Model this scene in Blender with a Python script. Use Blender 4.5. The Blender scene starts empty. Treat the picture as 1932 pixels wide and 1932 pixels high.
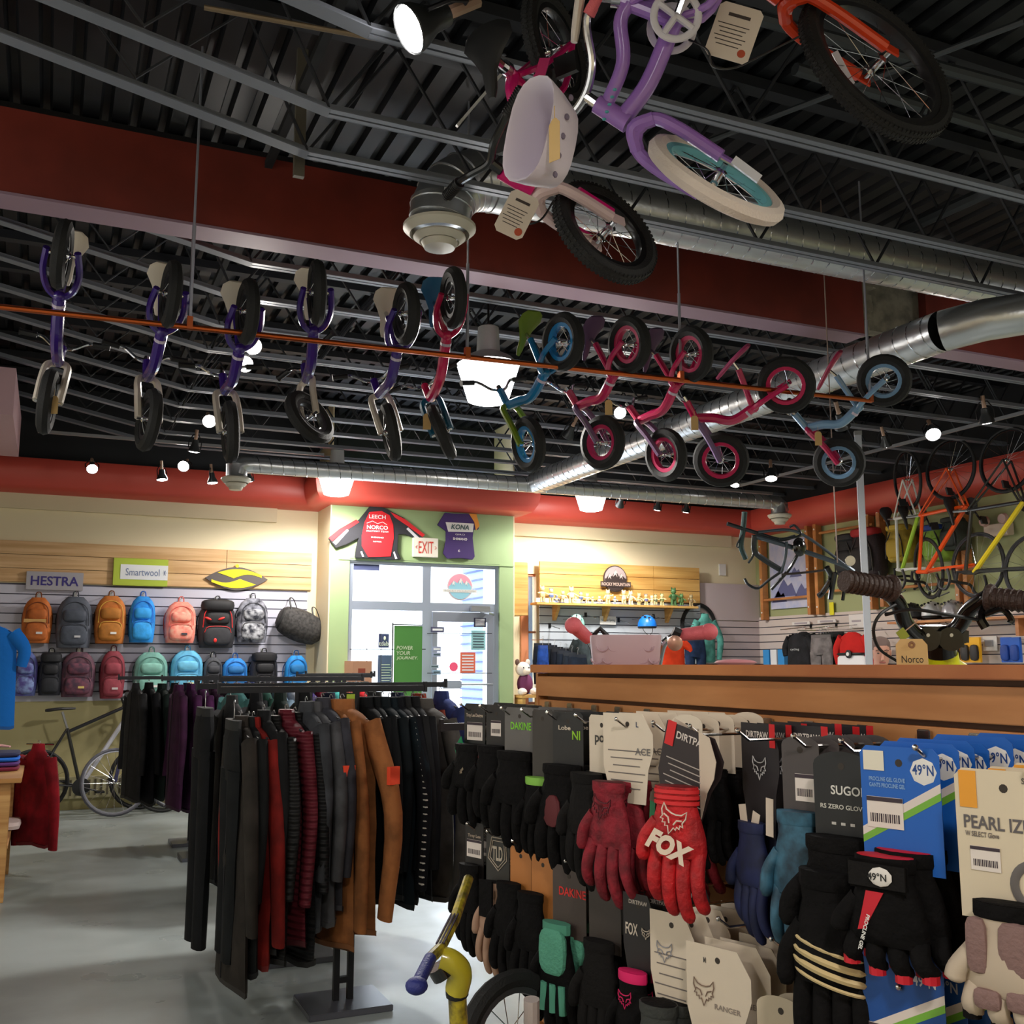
import bpy, bmesh, math, random
from mathutils import Vector as V, Matrix, noise
random.seed(7)
S = bpy.context.scene
COL = S.collection
pi = math.pi
# ---------------------------------------------------------------- camera
FPX, CAMH, PITCH, YAW = 1950.0, 1.5, math.atan(288/1950), math.radians(24)
CF = V((math.sin(YAW)*math.cos(PITCH), math.cos(YAW)*math.cos(PITCH), math.sin(PITCH)))
CR = V((math.cos(YAW), -math.sin(YAW), 0))
CU = CR.cross(CF)
cam = bpy.data.cameras.new('camera'); cam.sensor_width = 36; cam.lens = 36*FPX/1932
cam.clip_start = .05; cam.clip_end = 200
co = bpy.data.objects.new('camera', cam); COL.objects.link(co)
co.matrix_world = Matrix.Translation((0, 0, CAMH)) @ Matrix((CR, CU, -CF)).transposed().to_4x4()
S.camera = co
# ---------------------------------------------------------------- world, exposure
W = bpy.data.worlds.new('world'); S.world = W; W.use_nodes = True
W.node_tree.nodes['Background'].inputs[0].default_value = (.86, .93, 1, 1)
W.node_tree.nodes['Background'].inputs[1].default_value = 4.0
S.view_settings.view_transform = 'Standard'; S.view_settings.look = 'None'
S.view_settings.gamma = 1; S.view_settings.exposure = 0.12
S.cycles.max_bounces = 6; S.cycles.diffuse_bounces = 3; S.cycles.glossy_bounces = 3
S.cycles.transmission_bounces = 4; S.cycles.transparent_max_bounces = 8
S.cycles.caustics_reflective = False; S.cycles.caustics_refractive = False
S.cycles.sample_clamp_indirect = 4
def area(name, loc, rot, sx, sy, power, col=(1, 1, 1), portal=False, spread=180):
    l = bpy.data.lights.new(name, 'AREA'); l.shape = 'RECTANGLE'; l.size = sx; l.size_y = sy
    l.energy = power; l.color = col; l.spread = math.radians(spread)
    if portal: l.cycles.is_portal = True
    o = bpy.data.objects.new(name, l); COL.objects.link(o); o.location = loc; o.rotation_euler = rot
    return o
# daylight falling in through the storefront glass plus an unseen cool area light by the left wall
area('daylight_storefront', (3.98, 11.85, 1.45), (math.radians(-90), 0, 0), 1.9, 2.3, 80, (.80, .90, 1))
area('unseen_left_light', (-3.3, 3.2, 1.9), (0, math.radians(-90), 0), 2.2, 5, 24, (.78, .89, 1))
KW, KS = 1.0, 1.0       # strength of the pendant lamps and of the track spots
# ---------------------------------------------------------------- helpers
def P(x, y, X=None, Y=None, Z=None, d=None):
    v = CF + CR*((x-966)/FPX) + CU*((966-y)/FPX)
    if X is not None: k = X/v.x
    elif Y is not None: k = Y/v.y
    elif Z is not None: k = (Z-CAMH)/v.z
    else: k = d
    return V((0, 0, CAMH)) + v*k
def lin(c):
    return tuple(((x/255)/12.92 if x/255 <= .04045 else ((x/255+.055)/1.055)**2.4) for x in c)
MATS = {}
def mat(c, rough=.6, metal=0, emit=0, noise_=0, scale=30, bump=0, bscale=60, alpha=1, coat=0, spec=.5, c2=None, sheen=0, wave=None, stretch=None, name=None, trans=0):
    key = (c, rough, metal, emit, noise_, scale, bump, bscale, alpha, coat, spec, c2, sheen, wave, stretch, trans)
    if key in MATS: return MATS[key]
    m = bpy.data.materials.new(name or 'mat_%d' % len(MATS)); m.use_nodes = True
    nt = m.node_tree; b = nt.nodes['Principled BSDF']; L = nt.links
    col = (*lin(c), 1)
    b.inputs['Base Color'].default_value = col
    b.inputs['Roughness'].default_value = rough; b.inputs['Metallic'].default_value = metal
    b.inputs['Specular IOR Level'].default_value = spec
    if coat: b.inputs['Coat Weight'].default_value = coat; b.inputs['Coat Roughness'].default_value = .08
    if sheen: b.inputs['Sheen Weight'].default_value = sheen
    if trans: b.inputs['Transmission Weight'].default_value = trans
    if emit:
        b.inputs['Emission Color'].default_value = col; b.inputs['Emission Strength'].default_value = emit
    if alpha < 1: b.inputs['Alpha'].default_value = alpha
    if noise_ or bump or wave:
        tc = nt.nodes.new('ShaderNodeTexCoord'); mp = nt.nodes.new('ShaderNodeMapping')
        L.new(tc.outputs['Object'], mp.inputs[0])
        if stretch: mp.inputs['Scale'].default_value = stretch
    if noise_:
        n = nt.nodes.new('ShaderNodeTexNoise'); n.inputs['Scale'].default_value = scale; n.inputs['Detail'].default_value = 5
        L.new(mp.outputs[0], n.inputs['Vector'])
        r = nt.nodes.new('ShaderNodeValToRGB')
        k = c2 or tuple(max(0, x*(1-noise_)) for x in c)
        r.color_ramp.elements[0].color = (*lin(k), 1); r.color_ramp.elements[1].color = col
        r.color_ramp.elements[0].position = .38; r.color_ramp.elements[1].position = .62
        L.new(n.outputs[0], r.inputs[0]); L.new(r.outputs[0], b.inputs['Base Color'])
    if bump:
        n2 = nt.nodes.new('ShaderNodeTexNoise'); n2.inputs['Scale'].default_value = bscale; n2.inputs['Detail'].default_value = 3
        L.new(mp.outputs[0], n2.inputs['Vector'])
        bp = nt.nodes.new('ShaderNodeBump'); bp.inputs['Strength'].default_value = bump; bp.inputs['Distance'].default_value = .01
        L.new(n2.outputs[0], bp.inputs['Height']); L.new(bp.outputs[0], b.inputs['Normal'])
    if wave:
        w = nt.nodes.new('ShaderNodeTexWave'); w.bands_direction = wave[0]; w.inputs['Scale'].default_value = wave[1]
        w.wave_profile = wave[3] if len(wave) > 3 else 'SIN'
        L.new(mp.outputs[0], w.inputs['Vector'])
        bp = nt.nodes.new('ShaderNodeBump'); bp.inputs['Strength'].default_value = wave[2]; bp.inputs['Distance'].default_value = .012
        L.new(w.outputs['Fac'], bp.inputs['Height']); L.new(bp.outputs[0], b.inputs['Normal'])
    MATS[key] = m
    return m
def frame(axis, hint=None):
    a = V(axis).normalized()
    h = V(hint) if hint else (V((0, 0, 1)) if abs(a.z) < .9 else V((0, 1, 0)))
    x = h.cross(a).normalized()
    return x, a.cross(x), a
WL = {}
class MB:
    def __init__(s): s.v = []; s.f = []; s.m = []; s.k = 0
    def add(s, vs, fs):
        n = len(s.v); s.v += [V(p) for p in vs]; s.f += [tuple(n+i for i in f) for f in fs]; s.m += [s.k]*len(fs)
        return s
    def box(s, a, b):
        (x0, y0, z0), (x1, y1, z1) = a, b
        return s.obox(V(((x0+x1)/2, (y0+y1)/2, (z0+z1)/2)), V((1, 0, 0)), V((0, 1, 0)), V((0, 0, 1)), abs(x1-x0), abs(y1-y0), abs(z1-z0))
    def obox(s, c, ux, uy, uz, sx, sy, sz):
        c = V(c); vs = [c+ux*(sx/2*i)+uy*(sy/2*j)+uz*(sz/2*k) for k in (-1, 1) for j in (-1, 1) for i in (-1, 1)]
        return s.add(vs, [(0, 2, 3, 1), (4, 5, 7, 6), (0, 1, 5, 4), (2, 6, 7, 3), (0, 4, 6, 2), (1, 3, 7, 5)])
    def loft(s, rings, cap=True, closed=False):
        n = len(rings[0]); vs = [p for r in rings for p in r]; fs = []
        R_ = len(rings)
        for i in range(R_ if closed else R_-1):
            for j in range(n):
                fs.append((i*n+j, i*n+(j+1) % n, ((i+1) % R_)*n+(j+1) % n, ((i+1) % R_)*n+j))
        if cap and not closed:
            fs.append(tuple(range(n))[::-1]); fs.append(tuple((R_-1)*n+j for j in range(n)))
        return s.add(vs, fs)
    def tube(s, pts, r, n=8, closed=False, flat=1, hint=None, cap=True):
        pts = [V(p) for p in pts]; N = len(pts)
        rs = r if isinstance(r, (list, tuple)) else [r]*N
        rings = []; x = None
        for i in range(N):
            if closed: t = pts[(i+1) % N]-pts[i-1]
            else: t = pts[min(i+1, N-1)]-pts[max(i-1, 0)]
            if t.length < 1e-9: t = V((0, 0, 1))
            t.normalize()
            if x is None: x = frame(t, hint)[0]
            else:
                x = x-t*x.dot(t)
                x = x.normalized() if x.length > 1e-6 else frame(t)[0]
            y = t.cross(x)
            rings.append([pts[i]+x*(rs[i]*math.cos(2*pi*j/n))+y*(rs[i]*flat*math.sin(2*pi*j/n)) for j in range(n)])
        return s.loft(rings, cap, closed)
    def bez(s, pts, r, n=8, k=6, **kw): return s.tube(smooth(pts, k), r, n, **kw)
    def lathe(s, prof, o, axis=(0, 0, 1), n=20, cap=True):
        x, y, a = frame(axis); o = V(o)
        return s.loft([[o+a*h+x*(r*math.cos(2*pi*j/n))+y*(r*math.sin(2*pi*j/n)) for j in range(n)] for r, h in prof], cap)
    def torus(s, c, axis, R_, r, n=28, m=8, flat=1):
        x, y, a = frame(axis); c = V(c); rings = []
        for i in range(n):
            d = x*math.cos(2*pi*i/n)+y*math.sin(2*pi*i/n)
            rings.append([c+d*(R_+r*math.cos(2*pi*j/m))+a*(r*flat*math.sin(2*pi*j/m)) for j in range(m)])
        return s.loft(rings, closed=True)
    def prism(s, poly, o, ux, uy, t):
        o = V(o); ux = V(ux); uy = V(uy); nn = ux.cross(uy).normalized()
        a = [o+ux*p[0]+uy*p[1] for p in poly]; b = [p+nn*t for p in a]; n = len(poly)
        return s.add(a+b, [tuple(range(n))[::-1], tuple(range(n, 2*n))]+[(i, (i+1) % n, n+(i+1) % n, n+i) for i in range(n)])
    def ell(s, c, rx, ry, rz, ax=None, n=12, m=8, p=1):
        c = V(c); x, y, z = ax or (V((1, 0, 0)), V((0, 1, 0)), V((0, 0, 1)))
        sg = lambda q: math.copysign(abs(q)**p, q)
        rings = []
        for i in range(m+1):
            a = -pi/2+pi*i/m; ca = max(abs(math.cos(a)), .02)**p
            rings.append([c+x*(rx*ca*sg(math.cos(2*pi*j/n)))+y*(ry*ca*sg(math.sin(2*pi*j/n)))+z*(rz*sg(math.sin(a))) for j in range(n)])
        return s.loft(rings)
    def build(s, name, mats, parent=None, smooth=True, ang=35, bevel=0, sub=0, label=None, solid=0):
        me = bpy.data.meshes.new(name)
        if parent is not None: o0 = WL[parent.name]
        else:
            xs = [p.x for p in s.v]; ys = [p.y for p in s.v]; zs = [p.z for p in s.v]
            o0 = V(((min(xs)+max(xs))/2, (min(ys)+max(ys))/2, min(zs)))
        me.from_pydata([p-o0 for p in s.v], [], s.f)
        if not isinstance(mats, (list, tuple)): mats = [mats]
        for m in mats: me.materials.append(m)
        if any(s.m): me.polygons.foreach_set('material_index', s.m)
        bm = bmesh.new(); bm.from_mesh(me); bmesh.ops.recalc_face_normals(bm, faces=bm.faces)
        if bevel: bmesh.ops.bevel(bm, geom=list(bm.edges), offset=bevel, segments=2, affect='EDGES', clamp_overlap=True)
        if sub:
            bmesh.ops.subdivide_edges(bm, edges=bm.edges, cuts=sub, use_grid_fill=True, smooth=1)
        bm.to_mesh(me); bm.free()
        if smooth:
            me.polygons.foreach_set('use_smooth', [True]*len(me.polygons)); me.set_sharp_from_angle(angle=math.radians(ang))
        o = bpy.data.objects.new(name, me); COL.objects.link(o)
        if parent is not None: o.parent = parent
        else: o.location = o0
        WL[o.name] = o0
        if label: o['label'] = label
        return o
def smooth(pts, k=6):
    pts = [V(p) for p in pts]; out = []
    for i in range(len(pts)-1):
        a, b = pts[i], pts[i+1]; m0 = (b-pts[i-1])/2 if i else b-a; m1 = (pts[i+2]-a)/2 if i+2 < len(pts) else b-a
        for j in range(k):
            t = j/k; out.append(a*(2*t**3-3*t*t+1)+m0*(t**3-2*t*t+t)+b*(3*t*t-2*t**3)+m1*(t**3-t*t))
    return out+[pts[-1]]
USED = {}
def tag(o, label, cat, group=None, kind=None):
    if label:
        o['label'] = label; USED.setdefault(label, []).append((o.name, group))
    if cat: o['category'] = cat
    if group: o['group'] = group
    if kind: o['kind'] = kind
    return o
def thing(name, label, cat, loc=(0, 0, 0), group=None):
    o = bpy.data.objects.new(name, None); COL.objects.link(o); o.location = loc; o.empty_display_size = .05
    WL[o.name] = V(loc); return tag(o, label, cat, group)
def struct(name, mb, m, **kw):
    o = mb.build(name, m, **kw)
    if not kw.get('parent'): o['kind'] = 'structure'
    return o
def dup(o, loc, label=None, group=None, parent=None):
    c = o.copy(); COL.objects.link(c)
    if parent is None:
        c.location = loc; WL[c.name] = V(loc)
        if label: c['label'] = label
        if group: c['group'] = group
    else: c.parent = parent; WL[c.name] = WL[parent.name]
    for ch in list(o.children): dup(ch, None, parent=c)
    return c
FONTC = bpy.data.curves.new('font_src', 'FONT')
def text_mb(s, o, ux, uy, w, h, t=.001, shear=0, mb=None, bold=.0):
    """lettering as flat extruded mesh, fitted to width w and height h, centred on o, standing off along ux x uy"""
    cu = bpy.data.curves.new('t', 'FONT'); cu.body = s; cu.size = 1; cu.shear = shear; cu.offset = bold; cu.resolution_u = 3
    ob = bpy.data.objects.new('t', cu); me = bpy.data.meshes.new_from_object(ob)
    vs = [v.co.copy() for v in me.vertices]; fs = [tuple(p.vertices) for p in me.polygons]
    bpy.data.objects.remove(ob); bpy.data.curves.remove(cu); bpy.data.meshes.remove(me)
    mb = mb or MB()
    if not vs: return mb
    x0 = min(v.x for v in vs); x1 = max(v.x for v in vs); y0 = min(v.y for v in vs); y1 = max(v.y for v in vs)
    ux = V(ux).normalized(); uy = V(uy).normalized(); n = ux.cross(uy); o = V(o)
    sx = w/(x1-x0) if w else h/(y1-y0)
    q = [o+ux*((v.x-(x0+x1)/2)*sx)+uy*((v.y-(y0+y1)/2)*h/(y1-y0))+n*t for v in vs]
    return mb.add(q, fs)
BX = (V((1, 0, 0)), V((0, 0, 1)))      # faces -Y  (back wall)
RX = (V((0, -1, 0)), V((0, 0, 1)))     # faces -X  (right wall, gondola)
# ---------------------------------------------------------------- common materials
BLK = mat((24, 24, 26), .5); RUB = mat((26, 26, 27), .75, bump=.3, bscale=200); CHR = mat((205, 205, 210), .15, 1)
ALU = mat((170, 173, 178), .35, .9); DST = mat((38, 38, 42), .4, .6); WHT = mat((236, 234, 230), .45); GLOSSBLK = mat((14, 14, 15), .18, coat=.6)
KRAFT = mat((214, 178, 120), .8); CARDW = mat((228, 218, 205), .6); CARDK = mat((34, 33, 35), .5); SILV = mat((190, 192, 196), .3, .8)
# ================================================================ SETTING
YB, YG, XR, XL, YR, ZC = 12.06, 11.46, 9.19, -3.6, -3.2, 4.5
# polished concrete floor
m = mat((162, 171, 171), .32, noise_=.30, scale=.9, c2=(126, 132, 129), name='floor'); nt = m.node_tree
b = nt.nodes['Principled BSDF']
n = nt.nodes.new('ShaderNodeTexNoise'); n.inputs['Scale'].default_value = 3; n.inputs['Detail'].default_value = 8
tc = nt.nodes.new('ShaderNodeTexCoord'); nt.links.new(tc.outputs['Object'], n.inputs['Vector'])
mr = nt.nodes.new('ShaderNodeMapRange'); mr.inputs[3].default_value = .16; mr.inputs[4].default_value = .5
nt.links.new(n.outputs[0], mr.inputs[0]); nt.links.new(mr.outputs[0], b.inputs['Roughness'])
struct('floor', MB().box((XL, YR, -.1), (XR, YB, 0)), m)
# corrugated steel deck, ribs running away from the camera
dk = mat((17, 20, 26), .5, .2, noise_=.2, scale=4)
mb = MB(); pts = []; x = XL
while x < XR:
    pts += [(x, ZC), (x+.085, ZC), (x+.1, ZC+.04), (x+.135, ZC+.04)]; x += .15
pts.append((x, ZC))
mb.add([V((a, y, z)) for y in (YR, YB+.3) for a, z in pts], [(i, i+1, len(pts)+i+1, len(pts)+i) for i in range(len(pts)-1)])
struct('ceiling', mb.box((XL-.2, YR-.2, ZC+.05), (XR+.2, YB+.3, ZC+.1)), dk, smooth=False)
cream = mat((240, 226, 190), .7); green = mat((160, 184, 134), .6); green2 = mat((164, 170, 122), .65); olive = mat((176, 166, 120), .7)
redp = mat((206, 82, 70), .42); redbeam = mat((132, 50, 38), .5, noise_=.18, scale=2); under = mat((150, 122, 138), .6)
# back wall, the store front bay stands .6 m proud of it
struct('wall_back_left', MB().box((XL, YB, 0), (2.86, YB+.12, 3.66)), [cream])
hx0, hx1 = P(995, 1150, Y=YB).x, P(1012, 1150, Y=YB).x
struct('wall_back_right', MB().box((5.12, YB, 0), (hx0, YB+.12, 3.66)).box((hx1, YB, 0), (XR, YB+.12, 3.66)).box((hx0, YB, 0), (hx1, YB+.12, 1.0)).box((hx0, YB, 2.66), (hx1, YB+.12, 3.66)), [cream])
mb = MB()
mb.box((2.86, YG, 0), (3.08, YG+.12, 2.70)).box((4.94, YG, 0), (5.12, YG+.12, 2.70)).box((2.86, YG, 2.70), (5.12, YG+.12, 3.66))
mb.k = 1; mb.box((2.86, YG+.12, 0), (2.96, YB+.12, 3.66)).box((5.02, YG+.12, 0), (5.12, YB+.12, 3.66))
struct('wall_front_bay', mb, [green, cream])
mb = MB().box((2.845, YG+.0, 0), (2.862, YB, ZC))
struct('trim_1', mb, [cream])
mb = MB().box((XR, YR, 0), (XR+.12, YB+.12, 3.66)); struct('wall_right', mb, [green2])
struct('wall_left', MB().box((XL-.12, YR, 0), (XL, YB+.12, 3.66)), [cream])
struct('wall_behind', MB().box((XL, YR-.12, 0), (XR, YR, 3.66)), [cream])
struct('trim_2', MB().box((5.118, YG+.0, 0), (5.135, YB, ZC)), [cream])
up_ = MB().box((XL-.12, YB, 3.66), (XR+.12, YB+.12, ZC+.05)).box((XR, YR, 3.66), (XR+.12, YB, ZC+.05)).box((XL-.12, YR-.12, 3.66), (XL, YB, ZC+.05)).box((XL, YR-.12, 3.66), (XR, YR, ZC+.05))
struct('wall_upper', up_, [mat((30, 32, 36), .8)])
# red bull-nose soffit following the back wall, the bay and the right-hand wall
prof = [(0, 3.30), (.10, 3.305), (.18, 3.34), (.23, 3.42), (.25, 3.52), (.25, 3.60), (.22, 3.66), (.12, 3.68)]
path = [(XL, YB, 0, -1), (2.86, YB, -.7071*1.4142, -1), (2.86, YG, -1, -1), (5.12, YG, 1, -1), (5.12, YB, 1, -1), (XR, YB, -1, -1), (XR, YR, -1, 0)]
rings = [[V((x+dx*o, y+dy*o, z)) for o, z in prof]+[V((x, y, 3.68))] for x, y, dx, dy in path]
struct('trim_3', MB().loft(rings), redp, ang=50)
# red drywall-wrapped beam with reflected floor and window light put into its lavender underside colour, torn open at its end
def beam(name, x0, x1):
    mb = MB().box((x0, 5.43, 3.815), (x1, 5.61, 4.26)); mb.k = 1; mb.box((x0, 5.425, 3.80), (x1, 5.615, 3.815)); struct(name, mb, [redbeam, under])
beam('trim_4', XL, 5.15); beam('trim_5', 5.75, XR)
mb = MB().box((5.15, 5.50, 3.88), (5.75, 5.60, 4.24))
for i in range(7): mb.box((5.15+random.random()*.02, 5.44, 3.82+i*.06), (5.19+random.random()*.12, 5.52, 3.88+i*.06))
struct('trim_6', mb, [mat((150, 140, 122), .8, noise_=.3, scale=8)])
a = P(35, 862, Y=11.2)
mb = MB().box((XL, 9.3, a.z+.02), (a.x, 11.2, a.z+.4)); mb.k = 1; mb.box((XL, 9.3, a.z), (a.x, 11.2, a.z+.02))
struct('trim_7', mb, [mat((205, 168, 178), .6)]*2)
struct('baseboard_back', MB().box((XL, YB-.015, 0), (2.86, YB, .1)), [mat((70, 66, 60), .6)])
# cream canopy boards over the wall panels
struct('trim_8', MB().box((XL, YB-.05, 3.14), (2.35, YB, 3.33)), [mat((226, 212, 178), .7)])
struct('trim_9', MB().box((5.14, YB-.05, 3.14), (8.75, YB, 3.36)), [mat((228, 216, 180), .7)])
# timber planks
def wood(c, c2, sx=.5, sz=10, rough=.5):
    return mat(c, rough, noise_=.2, c2=c2, scale=2.2, stretch=(sx, 1, sz))
plank = wood((228, 190, 142), (206, 162, 112)); plank2 = wood((220, 176, 104), (196, 146, 76)); oak = wood((196, 138, 84), (164, 106, 58), 1, 9)
def planks(label, x0, x1, z0, z1, y, n, m, name='wood_panel', cuts=()):
    t = thing(name, label, 'panel', ((x0+x1)/2, y, z0)); h = (z1-z0)/n
    for i in range(n):
        xs = [x0]+list(cuts)+[x1]
        for a, b_ in zip(xs, xs[1:]):
            MB().box((a+.002, y-.03, z0+i*h+.003), (b_-.002, y, z0+(i+1)*h-.003)).build('plank', m, t, smooth=False, bevel=.002)
planks('three knotty pine boards behind the brand signs over the backpack wall', -1.4, 2.78, 2.36, 2.80, YB-.001, 3, plank, cuts=(1.8,))
planks('pine boards behind the round mountain sign', 5.70, 8.14, 2.33, 2.82, YB-.10, 3, plank2, cuts=(7.4,))
struct('trim_10', MB().box((5.14, YB-.5, 2.1), (5.36, YB, 2.75)), [plank2])
def slat(label, o, ux, w, z0, z1, m, pitch=.102, t=.02, name='slatwall_panel', gap=.012, mg=None):
    """panel with real grooves; o = bottom start corner, ux = run direction, faces ux x z"""
    ux = V(ux); n = ux.cross(V((0, 0, 1))); o = V(o); mb = MB()
    T = thing(name, label, 'panel', o)
    c = o+ux*(w/2)+n*.003; mb.k = 0
    MB().obox(V((c.x, c.y, (z0+z1)/2)), ux, n, V((0, 0, 1)), w, .006, z1-z0).build('groove_backing', mg or m, T)
    z = z0
    while z < z1-.01:
        h = min(pitch-gap, z1-z)
        mb.obox(o+ux*(w/2)+n*(t/2+.006)+V((0, 0, z+h/2-o.z)), ux, n, V((0, 0, 1)), w, t, h); z += pitch
    mb.build('board', m, T, smooth=False)
    return T
lil = mat((205, 205, 222), .5); lil2 = mat((196, 180, 182), .5); grv = mat((90, 90, 105), .7)
slat('pale lilac slatwall carrying two rows of backpacks', (-1.4, YB-.001, 1.12), (1, 0, 0), 4.14, 1.12, 2.35, lil, mg=grv)
slat('pale blue grey slatwall under the trophy shelf', (5.70, YB-.10, .9), (1, 0, 0), 2.44, .9, 2.32, mat((190, 198, 208), .5), mg=grv)
slat('pinkish beige slatwall in the corner beside the trophy shelf', (8.15, YB-.04, .9), (1, 0, 0), 1.03, .9, 2.10, lil2, mg=grv)
MB().box((8.15, YB-.07, 2.11), (9.18, YB-.04, 2.62)).build('wall_board', lil2, smooth=False)
tag(bpy.data.objects['wall_board'], 'plain pinkish beige board above the corner slatwall', 'panel')
slat('cream slatwall on the green side wall with tees and gloves', (XR-.001, YB, .9), (0, -1, 0), 6.5, .9, 2.16, mat((214, 200, 192), .5), mg=grv)
# lower part of the back wall: olive wainscot with a baseboard heater
struct('trim_11', MB().box((XL, YB-.02, 0), (2.86, YB, 1.12)), [olive])
t = thing('baseboard_heater', 'beige baseboard heater along the wall under the backpacks', 'heater', (.6, YB-.1, .1))
mb = MB().box((-.6, YB-.09, .12), (2.2, YB-.02, .34)); mb.build('casing', mat((186, 178, 140), .5), t, bevel=.004)
mb = MB()
for i in range(46): mb.box((-.55+i*.06, YB-.1, .15), (-.53+i*.06, YB-.088, .31))
mb.build('fins', mat((96, 88, 66), .5), t)
# ------------------------------------------------ joists
jm = mat((122, 127, 138), .5, .15); KX = .95
def joist(y, lab):
    t = thing('ceiling_joist', lab, 'joist', (KX, y, 3.8), 'open web steel joists under the roof deck')
    mb = MB()
    for s_ in (-1, 1):
        mb.box((KX, y+s_*.012-.003+s_*.02, 3.8), (XR-.02, y+s_*.035, 3.806)); 
    mb.box((KX, y-.036, 3.8), (XR-.02, y-.01, 3.806)); mb.box((KX, y+.01, 3.8), (XR-.02, y+.036, 3.806))
    mb.box((KX, y-.010, 3.8), (XR-.02, y-.006, 3.84)); mb.box((KX, y+.006, 3.8), (XR-.02, y+.010, 3.84))
    d = V((-3.4, 0, .66)).normalized(); up = V((0, 1, 0)).cross(d)
    mb.obox(V((KX, y, 3.803))+d*1.73, d, V((0, 1, 0)), up, 3.46, .072, .006)
    mb.obox(V((KX, y, 3.803))+d*1.73+up*.018, d, V((0, 1, 0)), up, 3.46, .012, .036)
    mb.build('bottom_chord', jm, t, smooth=False)
    dmj = mat((40, 42, 48), .55, .1)
    MB().box((XL+.02, y-.04, 4.43), (XR-.02, y+.04, 4.49)).build('top_chord', dmj, t, smooth=False)
    mb = MB(); x = KX; up_ = True
    while x < XR-.5:
        a, b_ = (3.82, 4.44) if up_ else (4.44, 3.82)
        mb.tube([(x, y, a), (x+.42, y, b_)], .009, 5); x += .42; up_ = not up_
    x = KX-.4
    mb.tube([(KX, y, 3.82), (KX-.3, y, 4.44), (KX-.75, y, 4.0), (KX-1.1, y, 4.44)], .009, 5)
    mb.build('web', dmj, t)
    return t
ORD = ['first', 'second', 'third', 'fourth', 'fifth', 'sixth', 'seventh', 'eighth', 'ninth', 'tenth', 'eleventh', 'twelfth', 'thirteenth']
J0 = joist(6.47, 'open web steel roof joist, second past the red beam counting from it')
for k in range(-5, 9):
    y = 6.47+.61*k-(.21 if k == -3 else 0)
    if k == 0 or 5.0 < y < 5.7: continue
    dup(J0, (KX, y, 3.8), label='open web steel roof joist, %s %s' % (ORD[(k+1 if k > -2 else -3-k)], 'past the red beam counting from it' if k > -2 else 'on the near side of the red beam'))
# bridging angle along the knee of the joists and a vertical hanger
MB().box((KX-.02, 1, 4.2), (KX+.02, YB-.3, 4.24)).build('bridging_angle', mat((26, 26, 28), .85)); tag(bpy.data.objects['bridging_angle'], 'dark steel angle crossing all the joists at their bend', 'steel angle')
MB().box((KX-.025, 4.60, 3.78), (KX+.025, 4.63, 4.43)).build('steel_hanger', mat((110, 104, 92), .6, .3)); tag(bpy.data.objects['steel_hanger'], 'flat grey steel strap hanging in front of the red beam', 'hanger')
# ------------------------------------------------ storefront
fr = mat((170, 180, 200), .35, .5); glass = mat((235, 245, 255), .02, alpha=.12, spec=.5, name='glass')
zt, zm = 2.69, 2.17; xm = 4.02; x0, x1 = 3.08, 4.94; y0 = YG+.03
def pane(name, a, b_, c, d):
    mb = MB().box((a, y0, c), (b_, y0+.06, c+.05)).box((a, y0, d-.05), (b_, y0+.06, d)).box((a, y0, c+.05), (a+.05, y0+.06, d-.05)).box((b_-.05, y0, c+.05), (b_, y0+.06, d-.05))
    o = struct(name, mb, [fr], smooth=False)
    g = MB().box((a+.05, y0+.028, c+.05), (b_-.05, y0+.034, d-.05)).build('glass_pane', glass, o)
    return o
w1 = pane('window_1', x0, xm, zm, zt); w2 = pane('window_2', xm, x1, zm, zt); w3 = pane('window_3', x0, xm, .0, zm)
mb = MB().box((xm, y0, 0), (xm+.07, y0+.06, zm)).box((x1-.07, y0, 0), (x1, y0+.06, zm)).box((xm+.07, y0, zm-.05), (x1-.07, y0+.06, zm))
dfr = mat((150, 156, 172), .35, .5)
D1 = struct('door_1', mb, [fr], smooth=False)
a, b_ = xm+.075, x1-.075
mb = MB().box((a, y0-.01, 0.01), (a+.06, y0+.04, 2.115)).box((b_-.08, y0-.01, .01), (b_, y0+.04, 2.115)).box((a+.06, y0-.01, 2.0), (b_-.08, y0+.04, 2.115)).box((a+.06, y0-.01, .01), (b_-.08, y0+.04, .28))
mb.build('door_leaf', dfr, D1, smooth=False)
MB().box((a+.06, y0+.01, .28), (b_-.08, y0+.018, 2.0)).build('glass_pane', glass, D1)
mb = MB().tube([(a+.02, y0-.07, 1.27), (b_-.03, y0-.07, 1.27)], .012, 8); mb.build('push_bar', ALU, D1)
MB().box((a+.10, y0-.095, 1.225), (a+.34, y0-.03, 1.315)).build('push_bar_housing', fr, D1, bevel=.01)
mb = MB().box((4.56, y0-.07, 2.125), (4.80, y0-.01, 2.19)); mb.tube([(4.68, y0-.06, 2.12), (4.72, y0-.22, 2.1), (4.86, y0-.04, 2.09)], .01, 6); mb.build('door_closer', ALU, D1)
MB().box((2.95, YG-.01, 2.68), (5.12, YG+.001, 2.695)).build('trim_12', green)['kind'] = 'structure'
w4 = struct('window_4', MB().box((hx0, YB+.02, 1.0), (hx0+.025, YB+.09, 2.66)).box((hx0+.025, YB+.02, 1.0), (hx1, YB+.09, 1.03)).box((hx0+.025, YB+.02, 2.63), (hx1, YB+.09, 2.66)).box((hx0+.025, YB+.02, 1.9), (hx1, YB+.09, 1.925)), [mat((180, 120, 90), .5)])
MB().box((hx0+.025, YB+.05, 1.03), (hx1, YB+.055, 2.63)).build('glass_pane', glass, w4)
struct('trim_13', MB().box((hx0-.10, YB-.03, .9), (hx0-.005, YB, 2.66)), [mat((214, 140, 100), .5)])
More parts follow.
